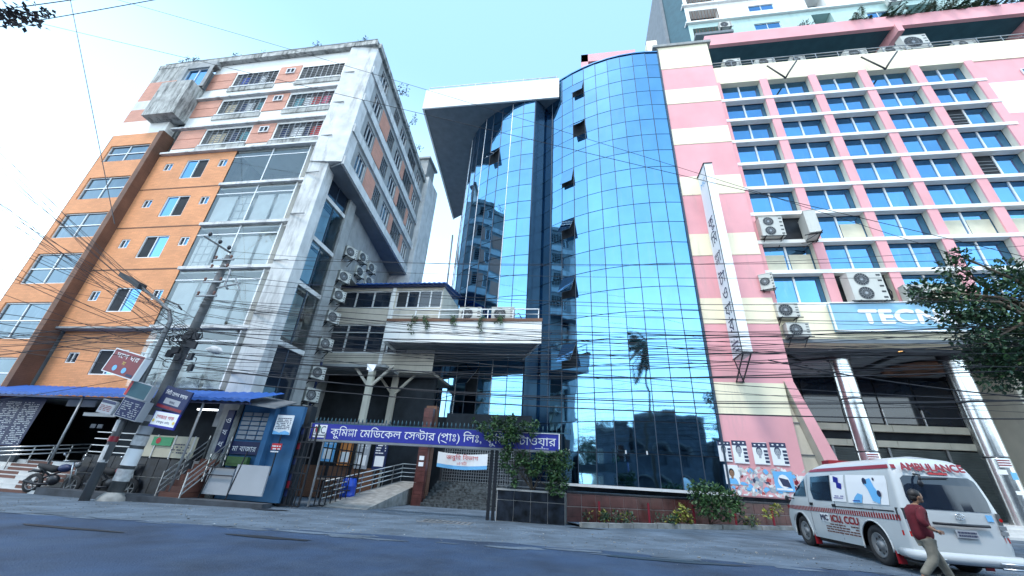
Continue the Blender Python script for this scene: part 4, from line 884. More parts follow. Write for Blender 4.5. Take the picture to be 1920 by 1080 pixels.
# stack up the side of the orange block
for k, (x_, y_, lab) in enumerate(((652, 468, 'topmost unit of the stack on the grey side wall'), (637, 512, 'second unit from the top in the stack on the grey side wall'), (628, 548, 'third unit from the top in the stack at the bridge roof'), (618, 590, 'fourth unit from the top, level with the bridge upper windows'), (603, 640, 'unit level with the bridge lower windows'), (583, 692, 'unit just below the bridge floor level'), (577, 737, 'second lowest unit of the stack on the grey side wall'), (567, 770, 'lowest unit of the stack, above the gate'))):
    p = atx(x_, y_, -12.9); ac_unit('white air conditioner, ' + lab, -12.95, 18.15, p.z - .35, (1, -.45), .72, .6, .36)
for k, (y, z, lab) in enumerate(((20.2, 13.2, 'upper near'), (20.3, 12.2, 'lower near'), (21.9, 13.4, 'upper far'), (22.0, 12.4, 'lower far'))):
    ac_unit('white air conditioner on the shaded wall above the bridge roof, %s one' % lab, -13.25 - (y - 18.7) * .17, y, z, (1, -.2), .75, .6)
# office block
ac_unit('large cream air conditioner in the window bay left of the dark backed one', 11.45, 21.3, 14.75, (0, -1), 1.25, 1.3, .6, 2, True)
ac_unit('dark backed air conditioner turned sideways on the pink fin beside the cream one', 13.35, 20.95, 14.5, (1, -.25), 1.2, 1.45, .55, 1, True, hosed=.6)
ac_unit('tall double fan air conditioner standing in the window bay above the blue TECNO board', 15.1, 21.15, 10.55, (0, -1), 1.6, 1.6, .6, 2, True, hosed=.8)
ac_unit('small louvred air conditioner on the edge of the pink wall beside the first bay', 10.35, 20.9, 11.2, (-.5, -1), .65, .9, .4, 1)
ac_unit('white air conditioner on a bracket left of the blue board, upper of the two', 10.95, 20.95, 9.6, (0, -1), 1.05, .75, .4, 1)
ac_unit('white air conditioner on a bracket left of the blue board, lower of the two', 11.2, 20.95, 8.55, (0, -1), 1.05, .7, .4, 1)
ac_unit('white air conditioner half hidden by the tree above the right end of the blue board', 17.3, 21.1, 10.5, (0, -1), 1.1, .9, .4, 1)
for k, (x, w_, h_, lab) in enumerate(((12.2, 1.2, 1.05, 'tall boxy unit at the left end of the office roof edge'), (14.5, 1.3, .75, 'second unit from the left on the office roof edge'), (16.7, 1.0, .6, 'small low unit near the first V bracket on the office roof'), (20.6, 1.4, .8, 'unit in the middle of the office roof edge'), (22.9, 1.3, .75, 'unit beside the second V bracket on the office roof'), (24.6, 1.6, 1.5, 'biggest unit, raised above the rail of the office roof'), (27.4, 1.3, .6, 'rightmost unit on the office roof edge'))):
    ac_unit('white outdoor air conditioner, ' + lab, x, 21.85, 30.26 if x != 24.6 else 30.5, (0, -1), w_, h_, .5, 1, x == 24.6)
p = at(1358, 62, HY); ac_unit('white air conditioner on the lowest balcony of the pale green tower', p.x, HY - .6, p.z, (0, -1), 1.5, 1.1, .5)
p = at(1672, 16, HY); ac_unit('white air conditioner high on the upper floor of the pale green tower', p.x, HY - .6, p.z, (0, -1), 1.5, 1.0, .5)
for k, x in enumerate((-5.75, -3.9)):
    ac_unit('white outdoor air conditioner behind the balcony rail, %s of the pair' % ('left' if k == 0 else 'right'), x, 19.85, 9.0, (0, -1), 1.25, .75, .4, 1, False, hosed=.3 if k else 0)

# V shaped brackets on the parapet
for x, s_, lab in ((15.05, 1.0, 'left'), (21.3, 1.15, 'right')):
    b = MB(); b.tube([(x - .9 * s_, 21.1, 29.5), (x - .1, 21.05, 28.1), (x, 21.1, 28.0)], .06, 5); b.tube([(x, 21.1, 28.0), (x + .3 * s_, 21.05, 28.5), (x + 1.1 * s_, 21.1, 29.7)], .06, 5); 
    tag(b.build('flag_bracket', 'black_metal'), 'dark V shaped iron bracket on the cream roof parapet, the %s of two' % lab, 'bracket', 'V shaped brackets')

# ============================================================ signs
S = thing('vertical_sign', 'long narrow white sign box with black letters standing out from the pink wall', 'sign', (7.9, 20, 7))
sx0, sx1, sy0, sy1, sz0, sz1 = 7.75, 8.2, 19.3, 20.55, 7.2, 18.9
b = MB(); b.box(sx0, sx1, sy0, sy1, sz0, sz1); b.build('sign_box', 'white_print', S)
b = MB()
for z in (sz0, sz1): b.bar((sx0 - .02, sy0 - .02, z), (sx1 + .02, sy0 - .02, z), .05); b.bar((sx0 - .02, sy0, z), (sx0 - .02, sy1, z), .05)
b.bar((sx0 - .01, sy0, sz0), (sx0 - .01, sy0, sz1), .03); b.build('edge_frame', 'black_metal', S)
stack = [('কু', 14.6), ('মি', 13.55), ('1া', 12.45), ('টা', 11.1), ('ও', 10.2), ('য়া', 9.35), ('র', 8.55)]
stack = [('কু', 14.75), ('িম', 13.6), ('1া', 12.4), ('টা', 11.15), ('ও', 10.25), ('য়া', 9.35), ('র', 8.5)]
for s_, z in stack: text(s_, (sx0 - .012, sy0 + .95, z), (0, -1, 0), (0, 0, 1), .95, 'dark_print', S, 'letter', width=.75 if s_ != 'ও' else .5) if 0 else text(s_, (sx0 - .012, (sy0 + sy1) / 2, z), (0, -1, 0), (0, 0, 1), .95, 'dark_print', S, 'letter', width=.85 if len(s_) > 1 else .62, center=True)
text('MC', (sx0 - .012, (sy0 + sy1) / 2, 17.7), (0, -1, 0), (0, 0, 1), .6, 'sky_blue_print', S, 'letter', center=True)
b = MB(); print_lines(b, (sx0 - .012, sy1 - .2, 7.45), (0, -1, 0), (0, 0, 1), .85, .75, 4, 0, seed=5); b.build('small_print', 'navy_panel', S)
b = MB()
for z in (sz0, sz1):
    s_ = -1 if z == sz0 else .35; b = MB()
    b.bar((sx0 + .05, sy0 + .1, z), (sx0 + .1, 20.97, z + s_ * 1.0), .05); b.bar((sx1 - .05, sy0 + .1, z), (sx1 - .05, 20.97, z + s_ * 1.0), .05); b.bar((sx0 + .05, sy1, z), (sx1, 20.97, z + s_ * 1.0), .04); b.bar((sx0 + .1, 20.9, z + s_), (sx1, 20.9, z + s_), .05)
    b.build('bracket', 'black_metal', S)
# blue main sign over the gate, on a frame with spikes
GS = thing('gate_sign', 'long blue sign board with white lettering spanning the gateway', 'sign', (-5, 13.8, 2))
def gs(u, v, d=0): return (u, 13.9 - d, v)
gx0, gx1, gz0, gz1 = -9.52, -.55, 2.16, 2.68
b = MB(); b.box(gx0, gx1, 13.9, 14.04, gz0, gz1); b.build('board', 'sign_blue', GS); b = MB(); b.box(gx0, gx1, 14.045, 14.08, gz0, gz1); b.build('back_plate', 'galvanised', GS)
b = MB(); b.box(gx0, gx1, 13.86, 14.1, gz0 - .08, gz0 - .01); b.box(gx0 - .04, gx0, 13.87, 14.1, gz0, gz1 + .02); b.build('rail', 'galvanised', GS)
b = MB(); b.box(gx1 - .03, gx1 + .01, 13.88, 13.9, gz0 + .02, gz1); b.box(gx1 - 2.4, gx1 - .03, 13.88, 13.9, gz1 - .02, gz1); b.build('board_edge', 'white_print', GS)
text('কুিম1া েমিডেকল েস2ার (3াঃ) িলঃ, কুিম1া টাওয়ার', gs(gx0 + .78, gz0 + .13, .006), (1, 0, 0), (0, 0, 1), .37, 'white_print', GS, width=gx1 - gx0 - .9)
b = MB(); b.quad(gs(gx0 + .12, gz0 + .05, .004), gs(gx0 + .62, gz0 + .05, .004), gs(gx0 + .62, gz1 - .04, .004), gs(gx0 + .12, gz1 - .04, .004)); b.build('logo_plate', 'white_print', GS)
text('MC', gs(gx0 + .17, gz0 + .19, .008), (1, 0, 0), (0, 0, 1), .36, 'navy_panel', GS, 'logo', width=.4)
b = MB(); b.poly([gs(gx0 + .15, gz1 - .1, .012), gs(gx0 + .24, gz0 + .18, .012), gs(gx0 + .29, gz0 + .18, .012), gs(gx0 + .2, gz1 - .1, .012)]); b.build('logo', 'red_print', GS)
b = MB(); b.poly([gs(gx0 + .34, gz1 - .12, .012), gs(gx0 + .24, gz0 + .2, .012), gs(gx0 + .30, gz0 + .2, .012), gs(gx0 + .39, gz1 - .12, .012)]); b.build('logo', 'green_print', GS)
b = MB(); b.quad(gs(gx0 + .12, gz0 + .11, .007), gs(gx0 + .62, gz0 + .11, .007), gs(gx0 + .62, gz0 + .14, .007), gs(gx0 + .12, gz0 + .14, .007)); b.build('logo', 'dark_print', GS)
b = MB(); print_lines(b, gs(gx1 - .8, gz0 + .03, .006), (1, 0, 0), (0, 0, 1), .5, .04, 1, 0, .95); b.build('small_print', 'white_print', GS)
for k in range(62):
    x = gx0 + .05 + k * .152
    if x > gx1 + .4: break
    b = MB(); b.tube([(x, 14.0, gz1), (x, 14.0, gz1 + .1), (x, 14.0, gz1 + .13), (x, 14.0, gz1 + .17), (x, 14.0, gz1 + .24)], [.011, .011, .028, .022, .002], 5); b.build('spike', 'dark_teal', GS)
b = MB(); b.bar((gx0, 14.0, gz1 + .03), (gx1 + .3, 14.0, gz1 + .03), .03); b.build('top_bar', 'dark_teal', GS)
# blue board on the fascia
TB = thing('billboard', 'faded light blue board reading TECNO on the cream fascia', 'sign', (16, 21, 9))
b = MB(); b.box(13.1, 21.5, 21.02, 21.24, 8.95, 10.45); b.build('board', 'faded_blue_board', TB)
b = MB(); b.bar((13.08, 21.0, 8.94), (21.5, 21.0, 8.94), .07); b.bar((13.08, 21.0, 8.94), (13.08, 21.0, 10.48), .07); b.bar((13.08, 21.0, 10.48), (21.5, 21.0, 10.48), .05); b.build('frame', 'white_print', TB)
text('TECNO', (14.35, 21.0, 9.35), (1, 0, 0), (0, 0, 1), 1.02, 'white_print', TB, width=4.6, bold=.05)
for x in (14.6, 17.2, 19.8): b = MB(); b.bar((x, 21.0, 8.9), (x, 20.7, 8.75), .05); b.build('lamp_arm', 'black_metal', TB)

# posters on the pink wall
W21 = 20.955
def poster(label, x0, x1, z0, z1, bgm, draw, y=W21, tilt=0):
    b = MB(); t_ = tilt
    b.quad((x0, y, z0), (x1, y, z0 + t_), (x1, y, z1 + t_), (x0, y, z1)); 
    mats = [bgm, 'dark_print', 'white_print', 'sky_blue_print', 'skin', 'hair', 'red_print', 'grey_panel']; draw(b, x0, x1, z0, z1, y - .004); b.box(x0, x1, y + .001, y + .004, z0, z1)
    return tag(b.build('poster', mats), label, 'poster', 'posters on the pink wall')
def ell(b, cx, cz, rx, rz, y, mi, a0=0, a1=360, n_=12): b.poly([(cx + rx * math.cos(R(a0 + (a1 - a0) * k / n_)), y, cz + rz * math.sin(R(a0 + (a1 - a0) * k / n_))) for k in range(n_ + 1)][::1], mi)
def portrait(b, x0, x1, z0, z1, y, side=True, skinm=7, shirt=2, hair_=1, fx=.42):
    W_, H_ = x1 - x0, z1 - z0; cx = x0 + W_ * fx
    ell(b, cx, z0 + H_ * .02, W_ * .38, H_ * .34, y, shirt, 0, 180)
    b.quad((cx - W_ * .08, y - .001, z0 + H_ * .28), (cx + W_ * .08, y - .001, z0 + H_ * .28), (cx + W_ * .08, y - .001, z0 + H_ * .42), (cx - W_ * .08, y - .001, z0 + H_ * .42), skinm)
    ell(b, cx, z0 + H_ * .60, W_ * .20, H_ * .22, y - .002, hair_); ell(b, cx, z0 + H_ * .55, W_ * .165, H_ * .18, y - .003, skinm)
    for s_ in (-1, 1): ell(b, cx + s_ * W_ * .065, z0 + H_ * .58, W_ * .025, H_ * .014, y - .004, hair_, n_=6)
    b.quad((cx - W_ * .05, y - .004, z0 + H_ * .46), (cx + W_ * .05, y - .004, z0 + H_ * .46), (cx + W_ * .05, y - .004, z0 + H_ * .475), (cx - W_ * .05, y - .004, z0 + H_ * .475), hair_)
    if side:
        for k in range(4): q = z0 + H_ * (.08 + k * .16); b.quad((x1 - W_ * .28, y - .001, q), (x1 - .01, y - .001, q), (x1 - .01, y - .001, q + H_ * .11), (x1 - W_ * .28, y - .001, q + H_ * .11), 1)
        b.quad((x0, y - .0005, z0 + H_ * .78), (x1, y - .0005, z0 + H_ * .78), (x1, y - .0005, z1), (x0, y - .0005, z1), 1)
        for k in range(3): ell(b, x0 + W_ * (.2 + .3 * k), z0 + H_ * .9, W_ * .08, H_ * .035, y - .002, 2, n_=6)
poster('torn black and white portrait poster, leftmost in the upper row', 6.5, 7.05, 2.55, 3.42, 'white_print', portrait)
poster('black and white portrait poster, second from the left in the upper row', 7.12, 7.75, 2.5, 3.48, 'white_print', portrait)
poster('black and white portrait poster, third from the left in the upper row', 7.98, 8.62, 2.5, 3.42, 'white_print', portrait, tilt=.03)
poster('black and white portrait poster, rightmost in the upper row', 8.74, 9.42, 2.5, 3.46, 'white_print', portrait)
poster('poster of a man in a bright blue shirt in the lower row', 6.62, 7.2, 1.62, 2.42, 'white_print', lambda b, a, c, e_, g, y: portrait(b, a, c, e_, g, y, False, 4, 3, 5, .5), y=20.945)
def blue_post(b, a, c, e_, g, y):
    ell(b, (a + c) / 2, (e_ + g) / 2, .24, .28, y, 2); b.poly([(a + .2, y - .002, g - .25), (c - .2, y - .002, g - .32), (c - .12, y - .002, e_ + .15), (a + .32, y - .002, e_ + .22)], 1); b.quad((a + .05, y - .001, e_ + .05), (c - .1, y - .001, e_ + .05), (c - .1, y - .001, e_ + .13), (a + .05, y - .001, e_ + .13), 2)
poster('light blue poster with a dark screen picture at the right of the lower row', 8.62, 9.4, 1.45, 2.25, 'sky_blue_print', blue_post, y=20.94)
b = MB(); cols = 17; base = []
for k in range(cols + 1): base.append((6.72 + (9.98 - 6.72) * k / cols, 2.35 + random.uniform(-.18, .1)))
for k in range(cols): b.poly([(base[k][0], 20.968, 1.2), (base[k + 1][0], 20.968, 1.2), (base[k + 1][0], 20.968, base[k + 1][1]), (base[k][0], 20.968, base[k][1])])
b.box(6.72, 9.98, 20.97, 20.99, 1.2, 2.1)
tag(b.build('torn_posters', 'torn_poster_wall'), 'patchwork of torn and overpasted posters along the foot of the pink wall', 'torn posters')
for k in range(60):
    x = random.uniform(6.75, 9.7); z = random.uniform(1.25, 2.3); w_ = random.uniform(.05, .17); h_ = random.uniform(.05, .17); b = MB(); y = 20.962 - random.uniform(0, .012)
    n_ = random.randint(5, 8); b.poly([(x + w_ * math.cos(2 * math.pi * q / n_) * random.uniform(.5, 1), y, z + h_ * math.sin(2 * math.pi * q / n_) * random.uniform(.5, 1)) for q in range(n_)])
    m_ = random.choice(['torn_paper', 'white_print', 'grey_panel', 'sky_blue_print', 'torn_paper', 'dark_print', 'sign_red'])
    o = tag(b.build('paper_scrap', m_), '%s scrap of old poster pasted at the foot of the pink wall' % dict(torn_paper='greyish ragged', white_print='white ragged', grey_panel='grey ragged', sky_blue_print='light blue ragged', dark_print='black ragged', sign_red='dark red ragged')[m_], 'paper scrap', 'ragged poster scraps')

# ============================================================ gate, walls, forecourt
# tiled dark wall right of the gateway
TW = thing('tiled_wall', 'low black tiled wall with pale joints right of the gateway', 'wall', (-1.5, 14, 0))
for i in range(4):
    for j in range(2):
        xa = -2.5 + i * .53; za = G(-1.5) + [0, .58][j]; zb = G(-1.5) + [.56, .84][j]
        b = MB(); b.box(xa + .008, xa + .522, 13.88, 13.94, za, zb); b.build('tile', 'black_tile', TW)
b = MB(); b.box(-2.52, -.38, 13.9, 14.1, -.1, .92); b.build('core', 'tile_joint', TW); b = MB(); b.box(-2.54, -.36, 13.86, 14.12, .92, .97); b.build('coping', 'tile_joint', TW)
FN = thing('fence_panel', 'rusty bar fence panel on top of the black tiled wall', 'fence', (-1.5, 14, .9))
for k in range(15): x = -2.5 + k * .15; b = MB(); b.bar((x, 14.0, .97), (x, 14.0, 1.6), .022); b.build('bar', 'black_metal', FN)
for k in range(4): b = MB(); b.bar((-2.52, 14.0, 1.05 + k * .17), (-.38, 14.0, 1.05 + k * .17), .025); b.build('rail', 'galvanised', FN)
for x in (-2.62, -2.78): 
    tag(MB().bar((x, 13.95, 0), (x, 13.95, 2.16), .09).build('gate_post', 'black_metal'), 'black steel post %s under the right end of the blue sign' % ('nearest the tiled wall' if x == -2.62 else 'at the gateway side'), 'post', 'gateway posts')
# gate leaves
def gate(label, a, c, z0, z1, cols, rows, panel):
    t = thing('gate_leaf', label, 'gate', (a[0], a[1], z0)); a = Vector((*a, 0)); c = Vector((*c, 0))
    for k in range(cols + 1): p = a.lerp(c, k / cols); b = MB(); b.bar((p.x, p.y, z0), (p.x, p.y, z1 + (.1 if k % 2 else 0)), .05 if k in (0, cols) else .03); b.build('upright', 'galvanised' if k == 0 else 'black_metal', t)
    for k in range(rows + 1): z = z0 + (z1 - z0) * k / rows; b = MB(); b.bar((a.x, a.y, z), (c.x, c.y, z), .04); b.build('rail', 'black_metal', t)
    if panel:
        n_ = rows * 2
        for k in range(n_):
            z = z0 + (z1 - z0) * k / n_; m_ = 'sign_red' if k in (2, 7) else ('navy_panel' if k % 2 else 'black_tile'); d = Vector((0, .03, 0)); p = a.lerp(c, .04); q = a.lerp(c, .42)
            b = MB(); b.quad(p + d + Vector((0, 0, z + .01)), q + d + Vector((0, 0, z + .01)), q + d + Vector((0, 0, z + (z1 - z0) / n_ - .01)), p + d + Vector((0, 0, z + (z1 - z0) / n_ - .01))); b.build('panel', m_, t)
gate('dark steel gate leaf with red and navy panels standing beside the blue wall', (-9.95, 13.7), (-8.95, 13.45), .05, 2.5, 5, 5, True)
gate('dark steel gate leaf swung open into the yard behind the blue sign', (-8.9, 13.9), (-8.75, 16.6), .05, 2.35, 9, 5, False)
# shops at the left inside the yard
SH = thing('yard_shop', 'brown fronted shop stalls under the bridge, hung with posters', 'building', (-11, 19, 0))
b = MB(); b.box(-13.3, -9.2, 19.2, 19.4, 0, 1.35); b.build('counter', 'brown_cladding', SH)
b = MB(); b.box(-18.0, -8.0, 22.0, 22.3, -.2, 6.3); b.build('back_wall', 'interior_dark', SH)
b = MB(); b.box(-15.5, -13.3, 18.75, 18.9, -.2, 6.3); b.build('end_wall', 'navy_panel', SH)
for k, (x, z0, z1, m_) in enumerate(((-12.2, 1.5, 2.9, 'sky_blue_print'), (-11.3, 1.4, 3.0, 'orange_paint'), (-10.4, 1.3, 2.8, 'grey_panel'), (-9.5, 1.3, 2.6, 'navy_panel'))):
    b = MB(); b.box(x, x + .62, 19.12, 19.2, z0, z1); b.quad((x + .08, 19.11, z0 + .15), (x + .54, 19.11, z0 + .15), (x + .54, 19.11, z0 + .6), (x + .08, 19.11, z0 + .6), 1)
    print_lines(b, (x + .06, 19.1, z1 - .6), (1, 0, 0), (0, 0, 1), .5, .45, 4, 1, seed=k); b.build('hanging_poster', [m_, 'white_print'], SH)
for x in (-13.2, -11.8, -10.6, -9.3): b = MB(); b.box(x - .05, x + .05, 19.15, 19.25, 0, 3.2); b.build('post', 'black_metal', SH)
b = MB(); b.box(-13.3, -9.0, 18.9, 19.4, 3.2, 3.35); b.build('lintel', 'galvanised', SH)
b = MB(); b.box(-11.9, -11.2, 19.0, 19.1, 3.0, 3.08); b.build('strip_lamp', 'lamp_on_white', SH)
tag(MB().lathe((-8.95, 16.4, 0), (0, 0, 1), [(0, .0), (0, .26), (.3, .28), (.32, .295), (.36, .28), (.62, .28), (.64, .295), (.68, .28), (.92, .25), (.95, .2), (.93, 0)], 20).build('drum', 'plastic_blue'), 'bright blue plastic drum standing behind the open gate leaf', 'drum')
BN = thing('yard_bench', 'steel bench frame standing left of the blue drum', 'bench', (-10, 17, 0))
b = MB()
for x in (-10.5, -10.1, -9.7): b.bar((x, 16.8, 0), (x, 16.8, .8), .05); b.bar((x, 17.2, 0), (x, 17.2, .8), .05)
b.build('leg', 'steel', BN); b = MB(); b.box(-10.6, -9.6, 16.7, 17.3, .8, .86); b.build('seat', 'galvanised', BN)
# ramp and railing
rb = MB(); rb.hexa([(-9.2, 14.7), (-7.2, 14.7), (-7.25, 20), (-8.35, 20)], -.1, [.03, .03, .9, .9]); tag(rb.build('entrance_ramp', 'kerb_concrete'), 'grey concrete ramp rising behind the gateway beside the handrail', 'ramp')
RL = thing('handrail', 'steel handrail with horizontal bars along the left edge of the ramp', 'railing', (-9, 15, 0))
for k in range(8): t_ = k / 7; x, y, z = -9.15 + .8 * t_, 14.9 + 5.1 * t_, .03 + .87 * t_; b = MB(); b.bar((x, y, z), (x, y, z + .75), .04); b.build('post', 'steel', RL)
for h_ in (.2, .38, .56, .75): b = MB(); b.tube([(-9.15, 14.9, .03 + h_), (-8.35, 20, .9 + h_), (-7.6, 20.3, .9 + h_)], .025, 6); b.build('rail', 'steel', RL)
PB = thing('entrance_pillar', 'brown tiled pillar with small notices between ramp and entrance steps', 'pillar', (-6.8, 18.4, 0))
for k in range(9): b = MB(); b.box(-7.02, -6.58, 18.3, 18.6, k * .45, k * .45 + .44); b.build('tile', 'red_brown_tile', PB)
for z in (1.55, 1.8): b = MB(); b.box(-6.92, -6.7, 18.28, 18.3, z, z + .17); b.build('notice', 'white_print', PB)
b = MB(); b.box(-7.05, -6.55, 18.62, 19, 0, 4.2); b.build('core', 'brown_cladding', PB)
ST = thing('entrance_steps', 'broad mosaic stone steps leading up to the grilled entrance', 'steps', (-5.2, 19, 0))
for k in range(8): b = MB(); b.box(-6.55, -3.2, 18.2 + .26 * k, 21.5, .05 + .12 * k if k else -.1, .05 + .12 * (k + 1) - .004); b.build('step', 'mosaic_stone', ST)
GR = thing('entrance_grille', 'closed steel lattice grille across the entrance behind the white banner', 'gate', (-5, 20.6, 1))
for k in range(30): x = -6.5 + k * .12; b = MB(); b.bar((x, 20.6, 1.0), (x, 20.6, 2.9), .02); b.build('bar', 'steel', GR)
for k in range(15): z = 1.05 + k * .13; b = MB(); b.bar((-6.5, 20.58, z), (-3.0, 20.58, z), .022); b.build('rail', 'steel', GR)
b = MB(); b.box(-6.9, -2.3, 21.4, 21.6, 0, 4.3); b.box(-9.0, -6.9, 23, 23.2, 0, 4.3); tag(b.build('entrance_wall', 'interior_dark'), 'dark unlit lobby wall behind the entrance grille', 'wall')
BA = thing('banner', 'white cloth banner with red lettering and blue lower edge tied to the grille', 'banner', (-5.6, 20.4, 1.7))
b = MB(); n_ = 12
for k in range(n_):
    u0_, u1_ = k / n_, (k + 1) / n_; f_ = lambda u: (-6.75 + 2.5 * u, 20.3 + .03 * math.sin(u * 15), 2.3 - .08 * math.sin(u * math.pi))
    p, q = f_(u0_), f_(u1_); b.quad((p[0], p[1], p[2] - .68), (q[0], q[1], q[2] - .68), q, p); b.quad((p[0], p[1] - .004, p[2] - .68), (q[0], q[1] - .004, q[2] - .68), (q[0], q[1] - .004, q[2] - .52), (p[0], p[1] - .004, p[2] - .52), 1)
b.build('cloth', ['white_print', 'sky_blue_print'], BA)
text('জরুির িবভাগ', (-5.5, 20.25, 1.98), (1, 0, 0), (0, 0, 1), .26, 'red_print', BA, center=True, width=1.6); text('২৪ ঘটা', (-5.5, 20.25, 1.75), (1, 0, 0), (0, 0, 1), .18, 'red_print', BA, center=True)
# garden wall of red tiles with posts, kerb and bed
GA, GB_ = Vector((-.35, 14.35, 0)), Vector((9.0, 19.9, 0)); gd = (GB_ - GA).normalized(); gn = Vector((gd.y, -gd.x, 0)); gL = (GB_ - GA).length
def gw(u, v, d=0): p = GA + gd * u + gn * d; return (p.x, p.y, G(p.x) + v)
GW = thing('garden_wall', 'low reddish brown tiled garden wall with pale joints under the glass tower', 'wall', (-.35, 14.35, 0))
n_ = 20; tw = gL / n_
for i in range(n_):
    for j, (za, zb) in enumerate(((.02, .45), (.465, .82))):
        b = MB(); b.hexa([gw(i * tw + .008, 0, .03)[:2], gw((i + 1) * tw - .008, 0, .03)[:2], gw((i + 1) * tw - .008, 0, -.01)[:2], gw(i * tw + .008, 0, -.01)[:2]], G(2) + za, G(2) + zb); b.build('tile', 'red_brown_tile', GW)
b = MB(); b.hexa([gw(0, 0, .018)[:2], gw(gL, 0, .018)[:2], gw(gL, 0, -.2)[:2], gw(0, 0, -.2)[:2]], -.1, G(4) + .8); b.build('core', 'tile_joint', GW)
b = MB(); b.hexa([gw(0, 0, .04)[:2], gw(gL, 0, .04)[:2], gw(gL, 0, -.24)[:2], gw(0, 0, -.24)[:2]], G(4) + .82, G(4) + .87); b.build('coping', 'black_tile', GW)
for k in range(6): u = 1.1 + k * 1.95; b = MB(); p0, p1 = gw(u, 0, .18), gw(u, 0, .18); b.bar((p0[0], p0[1], .02), (p0[0], p0[1], G(p0[0]) + .66), .06); tag(b.build('garden_post', 'sign_red'), 'short red post in front of the tiled garden wall, number %s from the left' % ['one', 'two', 'three', 'four', 'five', 'six'][k], 'post', 'red posts along the garden bed')
KB = thing('kerb', 'rough concrete kerb edging the planted strip in front of the garden wall', 'kerb', (0, 14, 0))
for k in range(12):
    u0_, u1_ = k * gL / 12 + .01, (k + 1) * gL / 12 - .01; b = MB(); d_ = random.uniform(-.02, .02); h_ = random.uniform(.10, .14); pa = [gw(u0_, 0, .95 + d_), gw(u1_, 0, .95 + d_), gw(u1_, 0, .78 + d_), gw(u0_, 0, .78 + d_)]; b.hexa([q[:2] for q in pa], -.05, G(pa[0][0]) + h_); b.build('kerb_stone', 'kerb_concrete', KB)
b = MB(); pa = [gw(0, 0, .8), gw(gL, 0, .8), gw(gL, 0, 0), gw(0, 0, 0)]; b.poly([(q[0], q[1], G(q[0]) + .06) for q in pa]); b.build('bed', 'dusty_ground', kind='structure')

# ============================================================ shop front, stairs and stall at the foot of the orange block
SF = thing('street_stall', 'blue roofed street stall with tiled plinth at the foot of the orange block', 'stall', (-14, 13, 0))
for k in range(18):                                       # corrugated awning sheets
    xa = -28.2 + k * .95; b = MB()
    for j in range(6):
        x0, x1 = xa + j * .158, xa + (j + 1) * .158; h0, h1 = (.04 if j % 2 else 0), (0 if j % 2 else .04); ya = 12.6 if xa < -20 else 12.45
        b.quad((x0, ya, 3.22 + h0), (x1, ya, 3.22 + h1), (x1, 14.0, 3.72 + h1), (x0, 14.0, 3.72 + h0)); b.quad((x0, ya, 3.12 + h0), (x1, ya, 3.12 + h1), (x1, ya, 3.22 + h1), (x0, ya, 3.22 + h0))
    b.build('roof_sheet', 'awning_blue', SF)
b = MB(); b.hexa([(-12.4, 12.5), (-10.4, 12.9), (-10.6, 14.2), (-12.4, 14.2)], [3.15, 3.0, 3.4, 3.6], [3.2, 3.05, 3.45, 3.65]); b.build('roof_flap', 'galvanised', SF)
b = MB(); b.bar((-28.2, 12.65, 3.1), (-11.2, 12.6, 3.1), .07); b.build('gutter', 'navy_panel', SF)
b = MB(); b.box(-17.6, -9.75, 13.95, 14.3, 0, 3.3); b.build('back_wall', 'interior_dark', SF)
for i in range(10):
    xa = -17.6 + i * .46
    for j in range(2): b = MB(); b.box(xa + .012, xa + .448, 13.02, 13.06, .03 + j * .6, .6 + j * .6); b.build('tile', 'black_tile', SF)
b = MB(); b.box(-17.6, -13.0, 13.05, 13.9, -.1, 1.2); b.build('plinth', 'tile_joint', SF)
b = MB(); b.hexa([(-17.7, 12.2), (-14.2, 12.05), (-9.6, 12.6), (-9.6, 13.05), (-17.7, 13.05)], -.2, .12); b.build('platform', 'dark_kerb', SF)
b = MB(); b.box(-15.5, -13.2, 13.0, 13.1, 1.25, 1.95); b.build('counter_front', 'curtain_cream', SF)
for x in (-15.5, -14.75, -14.0, -13.22): b = MB(); b.bar((x, 12.98, 1.2), (x, 12.98, 1.97), .03); b.build('counter_rib', 'aluminium_frame', SF)
b = MB(); b.box(-14.9, -14.1, 12.96, 12.99, 1.62, 1.9); b.build('menu_board', 'green_print', SF)
b = MB(); b.disc((-14.65, 12.95, 1.78), (0, -1, 0), .1); b.build('badge', 'red_print', SF)
b = MB(); print_lines(b, (-14.0, 12.96, 1.4), (1, 0, 0), (0, 0, 1), .7, .35, 4, 0, seed=2); b.build('small_print', 'dark_print', SF)
for k in range(4): z = 1.3 + k * .22; b = MB(); b.bar((-17.4, 12.98, z), (-15.55, 12.98, z), .03); b.build('stall_bar', 'aluminium_frame', SF)
for x in (-18.3, -13.05): b = MB(); b.tube([(x, 12.6, .1), (x, 12.6, 3.15)], .04, 8); b.build('roof_post', 'galvanised', SF)
b = MB(); b.box(-13.3, -12.5, 12.68, 12.74, 2.83, 2.88); b.build('strip_lamp', 'lamp_on_white', SF)
b = MB(); b.box(-12.95, -12.3, 13.4, 13.6, 0.1, 3.2); b.build('stained_pillar', 'mouldy_concrete', SF)
b = MB(); b.box(-12.6, -12.33, 13.3, 13.38, 1.5, 2.95); b.build('hanging_sign', 'navy_panel', SF)
for k, c_ in enumerate('ওষধ'): text(c_, (-12.46, 13.29, 2.5 - k * .4), (1, 0, 0), (0, 0, 1), .26, 'white_print', SF, 'letter', center=True, width=.2)
